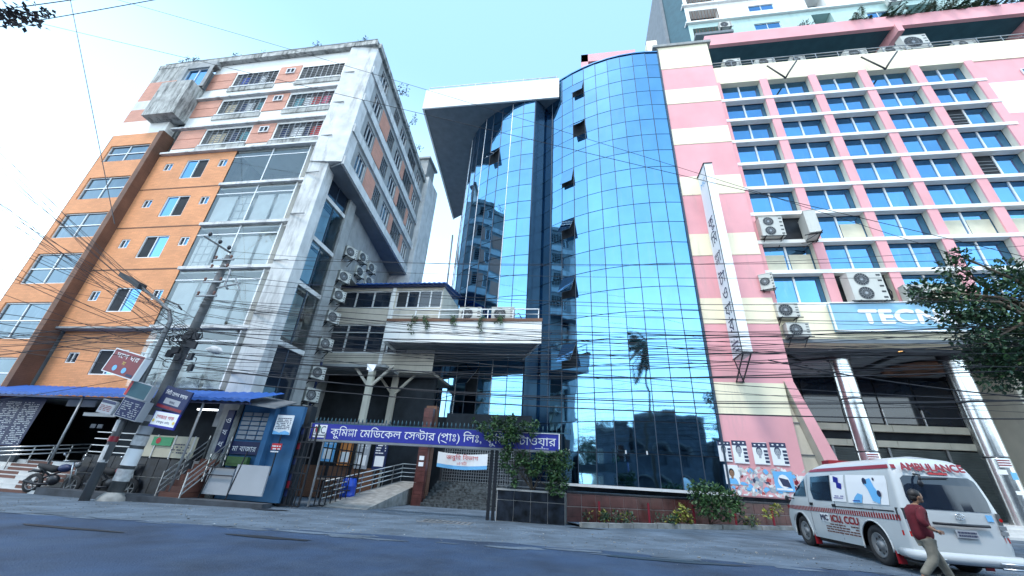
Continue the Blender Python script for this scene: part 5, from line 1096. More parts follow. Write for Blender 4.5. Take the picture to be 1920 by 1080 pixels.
# blue shop wall with price list
b = MB(); b.box(-12.2, -9.75, 13.55, 13.7, 0.1, 3.2); b.build('blue_wall', 'wall_blue', SF)
b = MB(); b.box(-10.9, -10.7, 13.3, 13.55, .9, 3.1); b.build('blue_pillar', 'wall_blue', SF)
for k in range(6):
    for j in range(3): b = MB(); b.box(-12.1 + j * .4, -11.76 + j * .4, 13.5, 13.54, 2.0 + k * .16, 2.12 + k * .16); b.build('price_strip', 'grey_panel', SF)
b = MB(); b.box(-12.15, -11.0, 13.46, 13.5, 1.5, 1.92); b.build('shop_board', 'navy_panel', SF); text('মা বাজার', (-11.6, 13.45, 1.6), (1, 0, 0), (0, 0, 1), .24, 'white_print', SF, center=True, width=.95)
b = MB(); b.box(-12.0, -11.2, 13.3, 13.45, 1.12, 1.42); b.box(-11.95, -11.25, 13.28, 13.3, 1.2, 1.26); b.build('green_counter', 'leaf_mid', SF)
b = MB(); b.hexa([(-11.15, 12.9), (-9.95, 12.9), (-9.95, 12.96), (-11.15, 12.96)], .3, 1.18); b.build('white_panel', 'grey_panel', SF)
b = MB(); b.box(-12.2, -11.25, 12.95, 13.0, .25, 1.05); b.build('white_panel', 'grey_panel', SF)
for x in (-12.2, -11.2): b = MB(); b.bar((x, 12.9, .12), (x + .25, 12.9, 1.6), .03); b.build('stall_leg', 'black_metal', SF)
for z in (1.05, .82): b = MB(); b.bar((-12.15, 12.88, z), (-11.2, 12.88, z), .035); b.build('stall_rail', 'black_metal', SF)
NB_ = thing('notice_board', 'white notice with blue wave on the blue wall left of the gate', 'notice', (-10.2, 13.3, 2.3))
b = MB(); b.box(-10.55, -9.9, 13.3, 13.33, 2.2, 2.85); b.build('sheet', 'white_print', NB_); b = MB(); print_lines(b, (-10.5, 13.295, 2.38), (1, 0, 0), (0, 0, 1), .55, .4, 7, 0, .85, seed=9); b.build('small_print', 'dark_print', NB_)
b = MB(); b.poly([(-10.55, 13.293, 2.2), (-9.9, 13.293, 2.2), (-9.9, 13.293, 2.27), (-10.1, 13.293, 2.33), (-10.3, 13.293, 2.26), (-10.55, 13.293, 2.32)]); b.build('wave', 'sky_blue_print', NB_)
b = MB(); b.bar((-10.2, 13.32, .9), (-10.2, 13.32, 2.2), .03); b.build('stand', 'black_metal', NB_)
RN = thing('small_notice', 'small red notice board with white lines on a stick by the blue wall', 'notice', (-10.1, 13.2, 1.7))
b = MB(); b.box(-10.35, -9.98, 13.2, 13.22, 1.7, 1.9); b.build('sheet', 'red_print', RN); b = MB(); print_lines(b, (-10.33, 13.195, 1.62), (1, 0, 0), (0, 0, 1), .33, .26, 3, 0, .9); b.build('small_print', 'white_print', RN)
# brown side stairs
SS = thing('side_steps', 'narrow brown steps with steel handrails climbing to the stall', 'steps', (-12.9, 12.8, .1))
for k in range(7): b = MB(); b.box(-13.25 + k * .05, -12.45 + k * .02, 12.45 + k * .13, 13.5, .1 + k * .17 if k else .0, .1 + (k + 1) * .17 - .004); b.build('step', 'stair_brown', SS)
for xx in (-13.3, -12.4):
    for q in range(4): z = .35 + q * .2; b = MB(); b.bar((xx, 12.4, z - .15), (xx + .25, 13.4, z + .95), .028); b.build('rail', 'steel', SS)
    for q in range(3): t_ = q / 2; b = MB(); b.bar((xx + .25 * t_, 12.4 + t_, .1 + t_ * 1.0), (xx + .25 * t_, 12.4 + t_, .85 + t_ * 1.2), .035); b.build('post', 'steel', SS)
# main entrance: dark lobby, white and brown steps, ramp, directory board
EN = thing('clinic_entrance', 'broad white and brown entrance steps under the blue awning at far left', 'steps', (-20, 13, 0))
for k in range(8):
    x0, x1 = -26.5 + k * .05, -17.9 - k * .05; y0 = 12.35 + k * .19; z0 = G(-22) + k * .125
    b = MB(); b.box(x0, x1, y0, 17, z0 - (.2 if k == 0 else 0), z0 + .126); b.build('step', 'stair_white', EN)
    for q in range(4): xx = x0 + .6 + q * 2.15 + (k % 2) * .3; b = MB(); b.box(xx, xx + 1.25, y0 - .005, y0, z0 + .015, z0 + .11); b.build('riser_tile', 'stair_brown', EN)
b = MB(); b.box(-27.7, -17.6, 17, 17.2, 0, 3.3); b.box(-17.7, -17.6, 13.9, 17, 0, 3.3); b.build('lobby_wall', 'interior_dark', EN)
b = MB(); b.box(-27.7, -17.6, 14.0, 17.2, 3.2, 3.3); b.build('lobby_ceiling', 'soffit_grey', EN)
b = MB(); b.box(-20.4, -19.0, 13.6, 13.64, 2.9, 3.15); b.build('sign_strip', 'grey_panel', EN)
b = MB(); b.box(-19.2, -17.7, 13.5, 13.56, 2.55, 2.68); b.build('lintel_strip', 'white_plaster', EN)
for x in (-20.1, -19.75): b = MB(); b.box(x, x + .25, 14.6, 14.62, 2.2, 2.35); b.build('wall_notice', 'grey_panel', EN)
RR = thing('ramp_rail', 'curved steel handrail on the ramp beside the entrance steps', 'railing', (-21, 13, .2))
for q in range(3): b = MB(); z = .95 + q * .14; b.tube([(-21.6, 12.9, z - .25), (-21.7, 12.85, z - .05), (-21.5, 12.9, z), (-19.6, 14.6, z + .35)], .028, 6); b.build('rail', 'steel', RR)
for q in range(6): t_ = q / 5; b = MB(); b.bar((-21.5 + 1.9 * t_, 12.9 + 1.7 * t_, .3 + .5 * t_), (-21.5 + 1.9 * t_, 12.9 + 1.7 * t_, 1.22 + .35 * t_), .03); b.build('post', 'steel', RR)
DB = thing('directory_board', 'tall navy directory board covered with rows of white names', 'sign', (-21.6, 13.1, 1.4))
b = MB(); b.v = [(-24.4, 13.55, 1.32), (-21.55, 13.55, 1.32), (-21.4, 13.55, 3.15), (-24.4, 13.55, 3.15)]; b.f = [(0, 1, 2, 3)]; b.m = [0]; b.sm = [False]; b.box(-24.4, -21.6, 13.56, 13.62, 1.32, 3.15); b.build('panel', 'navy_panel', DB)
for col in range(3):
    b = MB(); print_lines(b, (-24.3 + col * .95, 13.54, 1.4), (1, 0, 0), (0, 0, 1), .8, 1.62, 24, 0, .7, seed=col + 20, hgt=.36); o = b.build('name_list', 'white_print', DB); o['kind'] = 'stuff'
b = MB(); b.box(-24.5, -21.4, 13.55, 13.68, .5, 1.28); b.build('planter_wall', 'dark_kerb', DB)

# ============================================================ lamp post and utility pole with their signs
LP = thing('street_lamp', 'slim steel lamp post with curved arm and flat lamp head, leaning over the kerb', 'street lamp', (-14.55, 11.4, 0))
b = MB(); b.tube([(-14.6, 11.4, -.1), (-14.55, 11.4, 2.2), (-14.5, 11.4, 5.0), (-14.5, 11.4, 5.7), (-14.75, 11.4, 6.1), (-15.3, 11.4, 6.45), (-16.6, 11.4, 7.15)], [.13, .11, .085, .075, .06, .055, .05], 10); b.build('post', 'dark_steel', LP)
b = MB(); b.tube([(-14.25, 11.4, 6.15), (-14.5, 11.4, 6.35), (-15.3, 11.4, 6.6)], .03, 6); b.build('arm', 'black_metal', LP)
b = MB(); b.hexa([(-17.55, 11.15), (-16.5, 11.25), (-16.5, 11.55), (-17.55, 11.65)], [7.5, 7.0, 7.0, 7.5], [7.68, 7.24, 7.24, 7.68]); b.build('lamp_head', 'black_metal', LP)
b = MB()
for z in (1.0, 1.9): b.lathe((-14.58, 11.4, z), (0, 0, 1), [(0, .125), (.5 if z < 1.5 else .35, .122)], 10)
o = b.build('pasted_paper', 'torn_paper', LP); o['kind'] = 'stuff'
b = MB(); b.lathe((-14.57, 11.4, 1.6), (0, 0, 1), [(0, .13), (.16, .128)], 10); b.build('red_band', 'sign_red', LP)
UP_ = thing('utility_pole', 'thick grey concrete utility pole pasted with posters and tangled with cables', 'utility pole', (-14.3, 11.95, 0))
pole = lambda z: Vector((-14.3 + .052 * z, 11.95, z))
b = MB(); b.tube([pole(-.2), pole(3), pole(6), pole(8.75)], [.21, .18, .15, .12], 12); b.build('shaft', 'concrete_pole', UP_)
b = MB(); b.lathe(pole(-.1), (0, 0, 1), [(0, .42), (.15, .36), (.28, .22)], 12); b.build('footing', 'kerb_concrete', UP_)
for z, h_, m_ in ((.5, .35, 'torn_paper'), (.95, .5, 'white_print'), (1.55, .3, 'torn_paper'), (1.9, .25, 'grey_panel'), (2.3, .2, 'torn_paper')):
    b = MB(); p = pole(z); b.lathe(p, (.052, 0, 1), [(0, .222 - z * .009), (h_, .220 - z * .009)], 12); g = b.build('pasted_poster', m_, UP_)
for z in (6.9, 7.5, 8.1, 8.5):
    b = MB(); p = pole(z); b.bar(p + Vector((-.45, -.14, 0)), p + Vector((.45, -.14, 0)), .06)
    g = b.build('steel_bracket', 'galvanised', UP_)
    for s_ in (-.4, 0.3): b = MB(); q = p + Vector((s_, -.14, .03)); b.tube([q, q + Vector((0, 0, .06)), q + Vector((0, 0, .12)), q + Vector((0, 0, .17))], [.05, .03, .055, .02], 8); b.build('insulator', 'stair_brown', g)
b = MB(); b.bar((-15.35, 11.85, 9.7), (-13.75, 11.85, 8.85), .07); b.bar((-14.4, 11.85, 8.4), (-14.45, 11.85, 9.2), .04); b.build('cross_arm', 'black_metal', UP_)
for x, z in ((-15.1, 9.75), (-14.45, 9.35), (-13.9, 9.05)): b = MB(); b.tube([(x, 11.85, z - .05), (x, 11.85, z), (x, 11.85, z + .1), (x, 11.85, z + .14)], [.03, .07, .07, .02], 8); b.build('insulator', 'black_metal', UP_)
b = MB(); b.tube([pole(8.3) + Vector((.1, -.1, 0)), pole(8.0) + Vector((.5, -.1, 0)), pole(7.4) + Vector((.55, -.1, 0)), pole(7.2) + Vector((.75, -.1, 0))], .04, 6)
b.bar(pole(7.3) + Vector((.1, 0, 0)), pole(7.5) + Vector((1.1, 0, 0)), .05); b.bar(pole(7.5) + Vector((.8, 0, .2)), pole(7.2) + Vector((1.2, 0, 0)), .04); b.build('switch_gear', 'galvanised', UP_)
b = MB()
for k in range(34):
    p = pole(random.uniform(4.3, 5.5)) + Vector((random.uniform(-.5, .6), random.uniform(-.35, .1), 0)); r = random.uniform(.08, .26); a0 = random.uniform(0, 6); ax = Vector((random.uniform(-1, 1), random.uniform(-1, 1), random.uniform(-1, 1))).normalized(); e1 = ax.orthogonal().normalized(); e2 = ax.cross(e1)
    b.tube([p + (e1 * math.cos(a0 + q * .7) + e2 * math.sin(a0 + q * .7)) * r for q in range(9)], .014, 4, cap=False)
for k in range(10): p = pole(random.uniform(4.4, 5.4)) + Vector((random.uniform(-.45, .6), -.22, 0)); b.obox(p, (.09, .02, 0), (-.02, .06, 0), (.01, 0, .12))
o = b.build('cable_tangle', 'cable', UP_); o['kind'] = 'stuff'
for dx, z in ((.85, 4.1), (.65, 4.5)): b = MB(); b.obox(pole(z) + Vector((dx, -.2, 0)), (.08, 0, .01), (0, .05, 0), (0, 0, .12)); b.build('junction_box', 'black_metal', UP_)

def pole_sign(label, c, w_, h_, ang, m_, side_m, draw, d_=.12, lean=0, cat='sign'):
    t = thing('pole_sign', label, cat, c); c = Vector(c); X_ = Vector((math.cos(ang), math.sin(ang), -lean)).normalized(); Z_ = Vector((lean * math.cos(ang), 0, 1)).normalized(); N_ = X_.cross(Z_).normalized()
    b = MB(); b.obox(c, X_ * w_ / 2, N_ * d_ / 2, Z_ * h_ / 2); b.build('box', side_m, t)
    f = lambda u, v, o=.004: c + X_ * u * w_ / 2 + Z_ * v * h_ / 2 + N_ * (d_ / 2 + o)
    b = MB(); b.quad(f(-.94, -.92), f(.94, -.92), f(.94, .92), f(-.94, .92)); b.build('face', m_, t); draw(t, f, X_, Z_, w_, h_); return t
def d_red(t, f, X_, Z_, w_, h_):
    text('দেশ ঘর', f(0, .35, .01), X_, Z_, h_ * .28, 'white_print', t, center=True, width=w_ * .72); text('মা', f(0, -.12, .01), X_, Z_, h_ * .2, 'yellow_print', t, center=True)
    for u in (-.35, .25): b = MB(); b.disc(f(u, -.5, .01), X_.cross(Z_), h_ * .12, 10); b.build('picture', 'sky_blue_print', t)
    b = MB(); b.quad(f(.5, -.85, .01), f(.9, -.85, .01), f(.9, -.65, .01), f(.5, -.65, .01)); b.build('picture', 'navy_panel', t)
pole_sign('dark red sign box with white Bengali lettering, topmost on the lamp post', (-15.1, 11.15, 4.02), 1.45, .82, 0, 'sign_red', 'white_print', d_red, .22, .22)
b = MB()
def d_teal(t, f, X_, Z_, w_, h_): b = MB(); b.quad(f(-.94, -.92, .01), f(-.72, -.92, .01), f(-.72, .92, .01), f(-.94, .92, .01)); b.build('stripe', 'red_print', t)
pole_sign('faded teal sign box with red left stripe, below the dark red sign', (-14.25, 11.3, 3.18), .95, .5, 0, 'dark_teal', 'grey_panel', d_teal, .2, .2)
def d_list(t, f, X_, Z_, w_, h_): b = MB(); print_lines(b, f(-.8, -.8, .01), X_, Z_, w_ * .8, h_ * .75, 8, 0, .7, seed=31); b.build('small_print', 'grey_panel', t)
pole_sign('grey printed sign box with pale left side between the lamp post and the pole', (-14.25, 11.35, 2.6), .8, .62, .15, 'navy_panel', 'grey_panel', d_list, .3, .2)
def d_l2(t, f, X_, Z_, w_, h_):
    b = MB(); b.quad(f(-.94, .5, .008), f(.94, .5, .008), f(.94, .92, .008), f(-.94, .92, .008)); b.build('header', 'navy_panel', t); b = MB(); print_lines(b, f(-.8, -.6, .01), X_, Z_, w_ * .75, h_ * .45, 4, 0, .8, seed=33); b.build('small_print', 'sign_red', t)
pole_sign('small pale sign with dark header, lowest at the left of the lamp post', (-15.1, 11.2, 2.62), .62, .42, 0, 'grey_panel', 'grey_panel', d_l2, .08, .15)
def d_navy(t, f, X_, Z_, w_, h_):
    text('িসিট েহলথ কয়ার', f(0, .3, .01), X_, Z_, h_ * .22, 'white_print', t, center=True, width=w_ * .82)
    b = MB(); b.quad(f(-.6, -.5, .008), f(.55, -.5, .008), f(.55, .0, .008), f(-.6, .0, .008)); b.build('panel', 'grey_panel', t); b = MB(); b.quad(f(-.94, -.9, .008), f(.94, -.9, .008), f(.94, -.66, .008), f(-.94, -.66, .008)); b.build('stripe', 'sign_red', t)
    text('কমর', f(0, -.4, .014), X_, Z_, h_ * .16, 'dark_print', t, center=True)
pole_sign('dark navy sign with white lettering and red foot on the right of the utility pole', (-13.15, 11.6, 2.98), 1.12, .72, 0, 'navy_panel', 'navy_panel', d_navy, .06, .2)
def d_white(t, f, X_, Z_, w_, h_):
    text('েলজার পাক', f(0, .1, .01), X_, Z_, h_ * .32, 'red_print', t, center=True, width=w_ * .7); text('(বাবুর হাট)', f(0, -.4, .01), X_, Z_, h_ * .16, 'navy_panel', t, center=True, width=w_ * .5)
    b = MB(); b.quad(f(-.94, -.92, .008), f(.94, -.92, .008), f(.94, -.7, .008), f(-.94, -.7, .008)); b.build('stripe', 'sign_blue', t)
    for u in (-.8, .8): b = MB(); b.disc(f(u, -.2, .012), X_.cross(Z_), h_ * .1, 8); b.build('picture', 'yellow_print', t)
pole_sign('white sign with red Bengali lettering and blue border, lowest on the utility pole', (-13.2, 11.6, 2.33), 1.0, .5, 0, 'white_print', 'sign_blue', d_white, .05, .1)

# ============================================================ overhead cables
def wire(a, c, sag, r=.011, label=None, group=None, n_=18, name='overhead_cable'):
    a, c = Vector(a), Vector(c); b = MB(); pts = [a.lerp(c, k / n_) - Vector((0, 0, 4 * sag * (k / n_) * (1 - k / n_))) for k in range(n_ + 1)]
    if label and 'right' in label: pts.append(pts[-1] + (pts[-1] - pts[-2]) * 10)      # carry on towards the next pole down the street
    elif label and 'left' in label and 'cable' in label: pts.insert(0, pts[0] + (pts[0] - pts[1]) * 12)
    b.tube(pts, r, 4, cap=False)
    return tag(b.build(name, 'cable'), label, 'cable', group)
gA = 'cables strung from the utility pole to the right'
rw = random.Random(11)
for k in range(40):
    ya = rw.uniform(560, 700) if k > 5 else 470 + k * 14; xa = 345 + (690 - ya) * .35 + rw.uniform(-15, 15)
    yb = rw.gauss(655, 45) if k > 5 else 440 + k * 35; Y1 = rw.uniform(12.0, 13.5)
    wire(at(xa, ya, 11.8), at(2080, yb + 6, Y1), rw.uniform(.15, .9), rw.choice([.006, .008, .010]), 'thin black overhead cable running from the utility pole past the glass tower to the right', gA, 22)
for k in range(5):
    ya = 620 + k * 22; wire(at(350, ya, 11.8), at(2080, 590 + k * 50 + rw.uniform(-8, 8), 12.6), rw.uniform(.3, .7), .017, 'thicker black overhead cable in the bundle running right past the glass tower', 'thick cables in the bundle', 22)
gB = 'cables fanning out to the upper left'
for k in range(36):
    yl = rw.choice([rw.uniform(225, 480), rw.uniform(300, 420), rw.uniform(480, 720)]); z_ = rw.uniform(570, 690)
    wire(at(-60, yl - 30, 7.5), at(345 + rw.uniform(-20, 25), z_, 11.8), rw.uniform(.0, .25), rw.choice([.005, .007, .009]), 'thin overhead cable fanning from the utility pole up to the left edge', gB, 10)
for k in range(9): wire(at(-60, rw.uniform(600, 760), 10.5), at(350, rw.uniform(600, 700), 11.8), rw.uniform(.05, .2), .009, 'low overhead cable crossing the orange wall left of the utility pole', 'low cables left of the pole', 10)
wire(at(60, 40, 9), at(2000, 500, 13), .0, .014, 'long single cable crossing the sky, lower of the two diagonal ones', None)
wire(at(150, -20, 9), at(2000, 545, 15), -.35, .012, 'long single cable crossing the sky, upper of the two diagonal ones', None)
wire(at(128, -20, 8), at(215, 420, 10.5), .0, .016, 'single cable dropping steeply across the sky at the far left', None)
wire(at(-30, 55, 6), at(330, -8, 7), .05, .016, 'black cable cutting the top left corner below the foil bundle', None)
wire(at(-30, 22, 6), at(215, -12, 7), .03, .020, 'thick black cable in the top left corner', None)
wire(at(1440, 675, 12.5), at(1925, 745, 12.5), .12, .020, 'pale grey cable sagging across the steel columns at the right', None)
bpy.data.objects[-1] if False else None
b = MB()
for k in range(240): p = at(rw.gauss(35, 30), rw.gauss(30, 9), 6.2); b.leaf(p, (rw.uniform(-1, 1), rw.uniform(-1, 1), rw.uniform(-1, .3)), rw.uniform(.1, .3), rw.uniform(.08, .2))
o = tag(b.build('torn_plastic', 'ac_dark'), 'dark tatter of torn plastic caught on the cables in the top left corner', 'plastic tatter'); o['kind'] = 'stuff'
b = MB(); p = at(694, 690, 11.6)
b.quad(p + Vector((-.14, 0, .14)), p + Vector((.18, .03, .1)), p + Vector((.12, 0, -.1)), p + Vector((-.05, .05, -.12))); b.quad(p + Vector((-.14, .06, .14)), p + Vector((.2, .0, .13)), p + Vector((.1, .05, -.04)), p + Vector((-.1, 0, -.06)))
tag(b.build('plastic_bag', 'white_print'), 'white plastic bag snagged on the cables in front of the bridge', 'plastic bag')
b = MB(); p = at(400, 655, 11.7); b.tube([p + Vector((-.3, 0, .0)), p, p + Vector((.25, 0, -.05)), p + Vector((.42, 0, -.12))], [.02, .14, .12, .02], 7); tag(b.build('wrapped_bundle', 'torn_paper'), 'crumpled pale wrapping hanging on the cables right of the utility pole', 'plastic bag')
b = MB(); b.tube([(-9.6, 26, 12.2), (-10.35, 27.5, 20.0)], .07, 6); tag(b.build('antenna_mast', 'galvanised'), 'tall thin mast rising in the gap above the bridge roof', 'mast')

# ============================================================ ambulance van
AM = thing('ambulance', 'white ambulance van with red trim parked in front of the pink wall and steel columns', 'ambulance', (6.55, 11.5, .16))
XL, XR, XC, ZB = 5.80, 7.32, 6.56, .40
def interp(T, z):
    for (z0, v0), (z1, v1) in zip(T, T[1:]):
        if z <= z1: return v0 + (v1 - v0) * (z - z0) / (z1 - z0) if z > z0 else v0
    return T[-1][1]
YR = [(.4, 9.12), (.6, 9.08), (1.15, 9.10), (1.6, 9.17), (1.9, 9.27), (2.02, 9.40)]
YFR = [(.4, 13.75), (.55, 13.86), (.85, 13.84), (1.05, 13.70), (1.25, 13.42), (1.55, 12.98), (1.78, 12.60), (1.92, 12.25), (2.02, 11.9)]
INS = [(.4, .03), (.55, .0), (1.12, .0), (1.3, .02), (1.6, .06), (1.8, .10), (1.9, .14), (1.97, .20), (2.01, .28), (2.03, .42)]
WH = [(10.12, .49), (12.93, .49)]
zl = [.4, .5, .62, .78, .95, 1.05, 1.12, 1.2, 1.35, 1.5, 1.65, 1.78, 1.86, 1.93, 1.98, 2.01, 2.03]
NS = 96
def arch_z(Y):
    z = .40
    for yc, zc in WH:
        if abs(Y - yc) < .42: z = max(z, zc + math.sqrt(.42 ** 2 - (Y - yc) ** 2) - .02)
    return z
def endin(s):                                            # round the body corners in plan
    e_ = 0
    if s < .02: e_ = .10 * (1 - s / .02) ** 2
    if s > .93: e_ = .16 * ((s - .93) / .07) ** 2
    return e_
def side_pt(s, z, sgn, off=0):
    Y = interp(YR, z) + (interp(YFR, z) - interp(YR, z)) * s; i_ = interp(INS, z) + endin(s)
    x = XL + i_ - off if sgn < 0 else XR - i_ + off
    return Vector((x, Y, z))
b = MB()
for sgn in (-1, 1):
    for k in range(NS):
        s0, s1 = k / NS, (k + 1) / NS
        for j in range(len(zl) - 1):
            pts = []
            for s_, z in ((s0, zl[j]), (s1, zl[j]), (s1, zl[j + 1]), (s0, zl[j + 1])):
                p = side_pt(s_, z, sgn)
                if z < .98:
                    az = arch_z(p.y)
                    if z < az: z2 = min(az, .99); p = side_pt(s_, max(z2, z), sgn)
                pts.append(p)
            if sgn > 0: pts = pts[::-1]
            if (pts[0] - pts[3]).length < 1e-4 and (pts[1] - pts[2]).length < 1e-4: continue
            b.quad(*pts, smooth=True)
def rear_pt(x, z, off=0):
    t_ = (x - XC) / ((XR - XL) / 2); return Vector((x, interp(YR, z) + .07 * abs(t_) ** 3 - off, z))
def rear_x(t_, z): h_ = (XR - XL) / 2 - interp(INS, z) - .10; return XC + h_ * t_
for j in range(len(zl) - 1):
    for k in range(12):
        t0, t1 = -1 + k / 6, -1 + (k + 1) / 6
        q = lambda t_, z: (lambda p: Vector((p.x, (interp(YR, z) + .0 - (1 - abs(t_) ** 3) * .05), z)))(Vector((rear_x(t_, z), 0, z)))
        b.quad(q(t0, zl[j]), q(t1, zl[j]), q(t1, zl[j + 1]), q(t0, zl[j + 1]), smooth=True)
        f_ = lambda t_, z: Vector((XC + ((XR - XL) / 2 - interp(INS, z) - .16) * t_, interp(YFR, z) + (1 - abs(t_) ** 3) * .07, z))
        b.quad(f_(t1, zl[j]), f_(t0, zl[j]), f_(t0, zl[j + 1]), f_(t1, zl[j + 1]), smooth=True)
for k in range(24):
    for j in range(8):
        def rp(s_, t_): p, q_ = side_pt(s_, 2.03, -1), side_pt(s_, 2.03, 1); r = p.lerp(q_, t_); r.z += .05 * (1 - (2 * t_ - 1) ** 2) * min(1, s_ * 12 + .2, (1 - s_) * 12 + .2); return r
        b.quad(rp(k / 24, j / 8), rp((k + 1) / 24, j / 8), rp((k + 1) / 24, (j + 1) / 8), rp(k / 24, (j + 1) / 8), smooth=True)
o = b.build('body', 'van_white', AM)
import bmesh
bm = bmesh.new(); bm.from_mesh(o.data); bmesh.ops.remove_doubles(bm, verts=bm.verts, dist=.0015); bmesh.ops.recalc_face_normals(bm, faces=bm.faces); bm.to_mesh(o.data); bm.free()
b = MB(); b.box(XL + .12, XR - .12, 9.3, 13.6, .32, .42); b.box(XL + .34, XR - .34, 9.4, 13.5, .3, .8)
for yc, zc in WH: b.box(XL + .2, XR - .2, yc - .45, yc + .45, .45, .93)
b.build('underbody', 'rubber', AM)
def q_rear(x0, x1, z0, z1, m_, name, off=.008, pts=None, par=AM):
    P_ = pts or [(x0, z0), (x1, z0), (x1, z1), (x0, z1)]; b = MB()
    # grid a convex outline so that it follows the bulge
    nn = 8; xs0 = min(p[0] for p in P_); xs1 = max(p[0] for p in P_)
    def lim(x):
        zs_ = []
        for i in range(len(P_)):
            (xa, za), (xb, zb_) = P_[i], P_[(i + 1) % len(P_)]
            if min(xa, xb) - 1e-9 <= x <= max(xa, xb) + 1e-9: zs_ += [za, zb_] if abs(xa - xb) < 1e-9 else [za + (zb_ - za) * (x - xa) / (xb - xa)]
        return (min(zs_), max(zs_))
    def pt(x, z): t_ = (x - XC) / ((XR - XL) / 2 - interp(INS, z) - .10); return Vector((x, interp(YR, z) - (1 - min(1, abs(t_)) ** 3) * .05 - off, z))
    xs = sorted({xs0 + (xs1 - xs0) * i / nn for i in range(nn + 1)} | {p[0] for p in P_})
    for i in range(len(xs) - 1):
        (l0, h0), (l1, h1) = lim(xs[i]), lim(xs[i + 1])
        for k in range(4): g = lambda l_, h_, q_: l_ + (h_ - l_) * q_ / 4; b.quad(pt(xs[i], g(l0, h0, k)), pt(xs[i + 1], g(l1, h1, k)), pt(xs[i + 1], g(l1, h1, k + 1)), pt(xs[i], g(l0, h0, k + 1)), smooth=True)
    return b.build(name, m_, par)
q_rear(0, 0, 0, 0, 'dark_glass', 'rear_window', .010, [(XL + .16, 1.17), (XL + .13, 1.35), (XL + .17, 1.66), (XL + .24, 1.71), (XR - .24, 1.71), (XR - .17, 1.66), (XR - .13, 1.35), (XR - .16, 1.17)])
def q_side(P_, m_, name, off=.008, par=AM):
    b = MB(); c = [sum(p[0] for p in P_) / len(P_), sum(p[1] for p in P_) / len(P_)]
    f_ = lambda Y, z: Vector((XL + interp(INS, z) + endin(max(0, min(1, (Y - interp(YR, z)) / (interp(YFR, z) - interp(YR, z))))) - off, Y, z))
    ys = sorted({p[0] for p in P_} | {min(p[0] for p in P_) + (max(p[0] for p in P_) - min(p[0] for p in P_)) * i / 6 for i in range(7)})
    def lim(y):
        zs_ = []
        for i in range(len(P_)):
            (xa, za), (xb, zb_) = P_[i], P_[(i + 1) % len(P_)]
            if min(xa, xb) - 1e-9 <= y <= max(xa, xb) + 1e-9: zs_ += [za, zb_] if abs(xa - xb) < 1e-9 else [za + (zb_ - za) * (y - xa) / (xb - xa)]
        return (min(zs_), max(zs_))
    for i in range(len(ys) - 1):
        (l0, h0), (l1, h1) = lim(ys[i]), lim(ys[i + 1])
        for k in range(4): g = lambda l_, h_, q_: l_ + (h_ - l_) * q_ / 4; b.quad(f_(ys[i + 1], g(l1, h1, k)), f_(ys[i], g(l0, h0, k)), f_(ys[i], g(l0, h0, k + 1)), f_(ys[i + 1], g(l1, h1, k + 1)), smooth=True)
    return b.build(name, m_, par)
q_side([(13.28, 1.27), (12.45, 1.27), (12.5, 1.68), (12.62, 1.73)], 'dark_glass', 'front_side_window')
q_side([(12.12, 1.22), (12.22, 1.42), (12.18, 1.72), (11.32, 1.74), (11.32, 1.2), (12.0, 1.2)], 'dark_glass', 'side_window')
ap = q_side([(11.28, 1.2), (11.28, 1.74), (10.75, 1.74), (10.75, 1.2)], 'white_print', 'advert_panel', .009)
ap2 = q_side([(10.68, 1.19), (10.68, 1.74), (9.42, 1.70), (9.38, 1.60), (9.42, 1.19)], 'white_print', 'advert_panel', .009)
SX = lambda z, off=.014: XL + interp(INS, z) - off
def sidetext(s_, y, z, size, m_, width=None): return text(s_, (SX(z + size / 2, .02), y, z), (0, -1, 0), (.0, 0, 1), size, m_, AM, width=width, bold=.008)
for k, (y, z) in enumerate(((11.15, 1.6), (11.05, 1.48))): b = MB(); b.poly([(SX(z), y, z), (SX(z), y - .18, z - .04), (SX(z), y - .22, z + .08), (SX(z), y - .04, z + .12)]); b.build('logo', 'sign_blue', AM)
b = MB(); print_lines(b, (SX(1.25, .02), 11.2, 1.26), (0, -1, 0), (0, 0, 1), .4, .08, 2, 0, .9); b.build('small_print', 'sign_blue', AM)
b = MB(); P_ = [(10.1, 1.62), (9.95, 1.45), (9.85, 1.25), (9.65, 1.2), (9.6, 1.35), (9.75, 1.5), (9.85, 1.66)]; b.poly([(SX(z, .02), y, z) for y, z in P_]); b.poly([(SX(z, .02), y, z) for y, z in ((10.42, 1.3), (10.5, 1.2), (10.2, 1.2), (10.15, 1.35), (10.3, 1.38))]); b.build('picture', 'sky_blue_print', AM)
b = MB(); b.disc((SX(1.6, .025), 10.02, 1.6), (-1, 0, 0), .07, 10); b.disc((SX(1.35, .025), 9.62, 1.38), (-1, 0, 0), .06, 10); b.disc((SX(1.66, .025), 9.75, 1.64), (-1, 0, 0), .03, 8); b.build('picture', 'dark_print', AM)
b = MB(); print_lines(b, (SX(1.22, .02), 10.5, 1.22), (0, -1, 0), (0, 0, 1), .25, .05, 1, 0, 1); b.build('small_print', 'sign_blue', AM)
q_side([(12.35, 1.83), (9.30, 1.83), (9.34, 1.90), (12.2, 1.90)], 'van_red', 'roof_stripe', .010)
q_rear(XL + .12, XL + .2, 1.83, 1.9, 'van_red', 'roof_stripe')
n_ = 58
for k in range(n_):                                       # red dashes along the waist
    y = 13.62 - k * (4.42 / n_); b = MB(); x = XL - .006 + endin((y - 9.1) / 4.72); b.quad((x, y, .955), (x, y - .045, .955), (x, y - .045, 1.045), (x, y, 1.045)); b.build('waist_dash', 'van_red', AM)
b = MB(); b.quad((XL - .004, 13.3, .948), (XL - .004, 9.25, .948), (XL - .004, 9.25, .953), (XL - .004, 13.3, .953)); b.build('waist_line', 'dark_print', AM)
sidetext('ICU, CCU', 11.5, .78, .19, 'van_red', width=1.0)
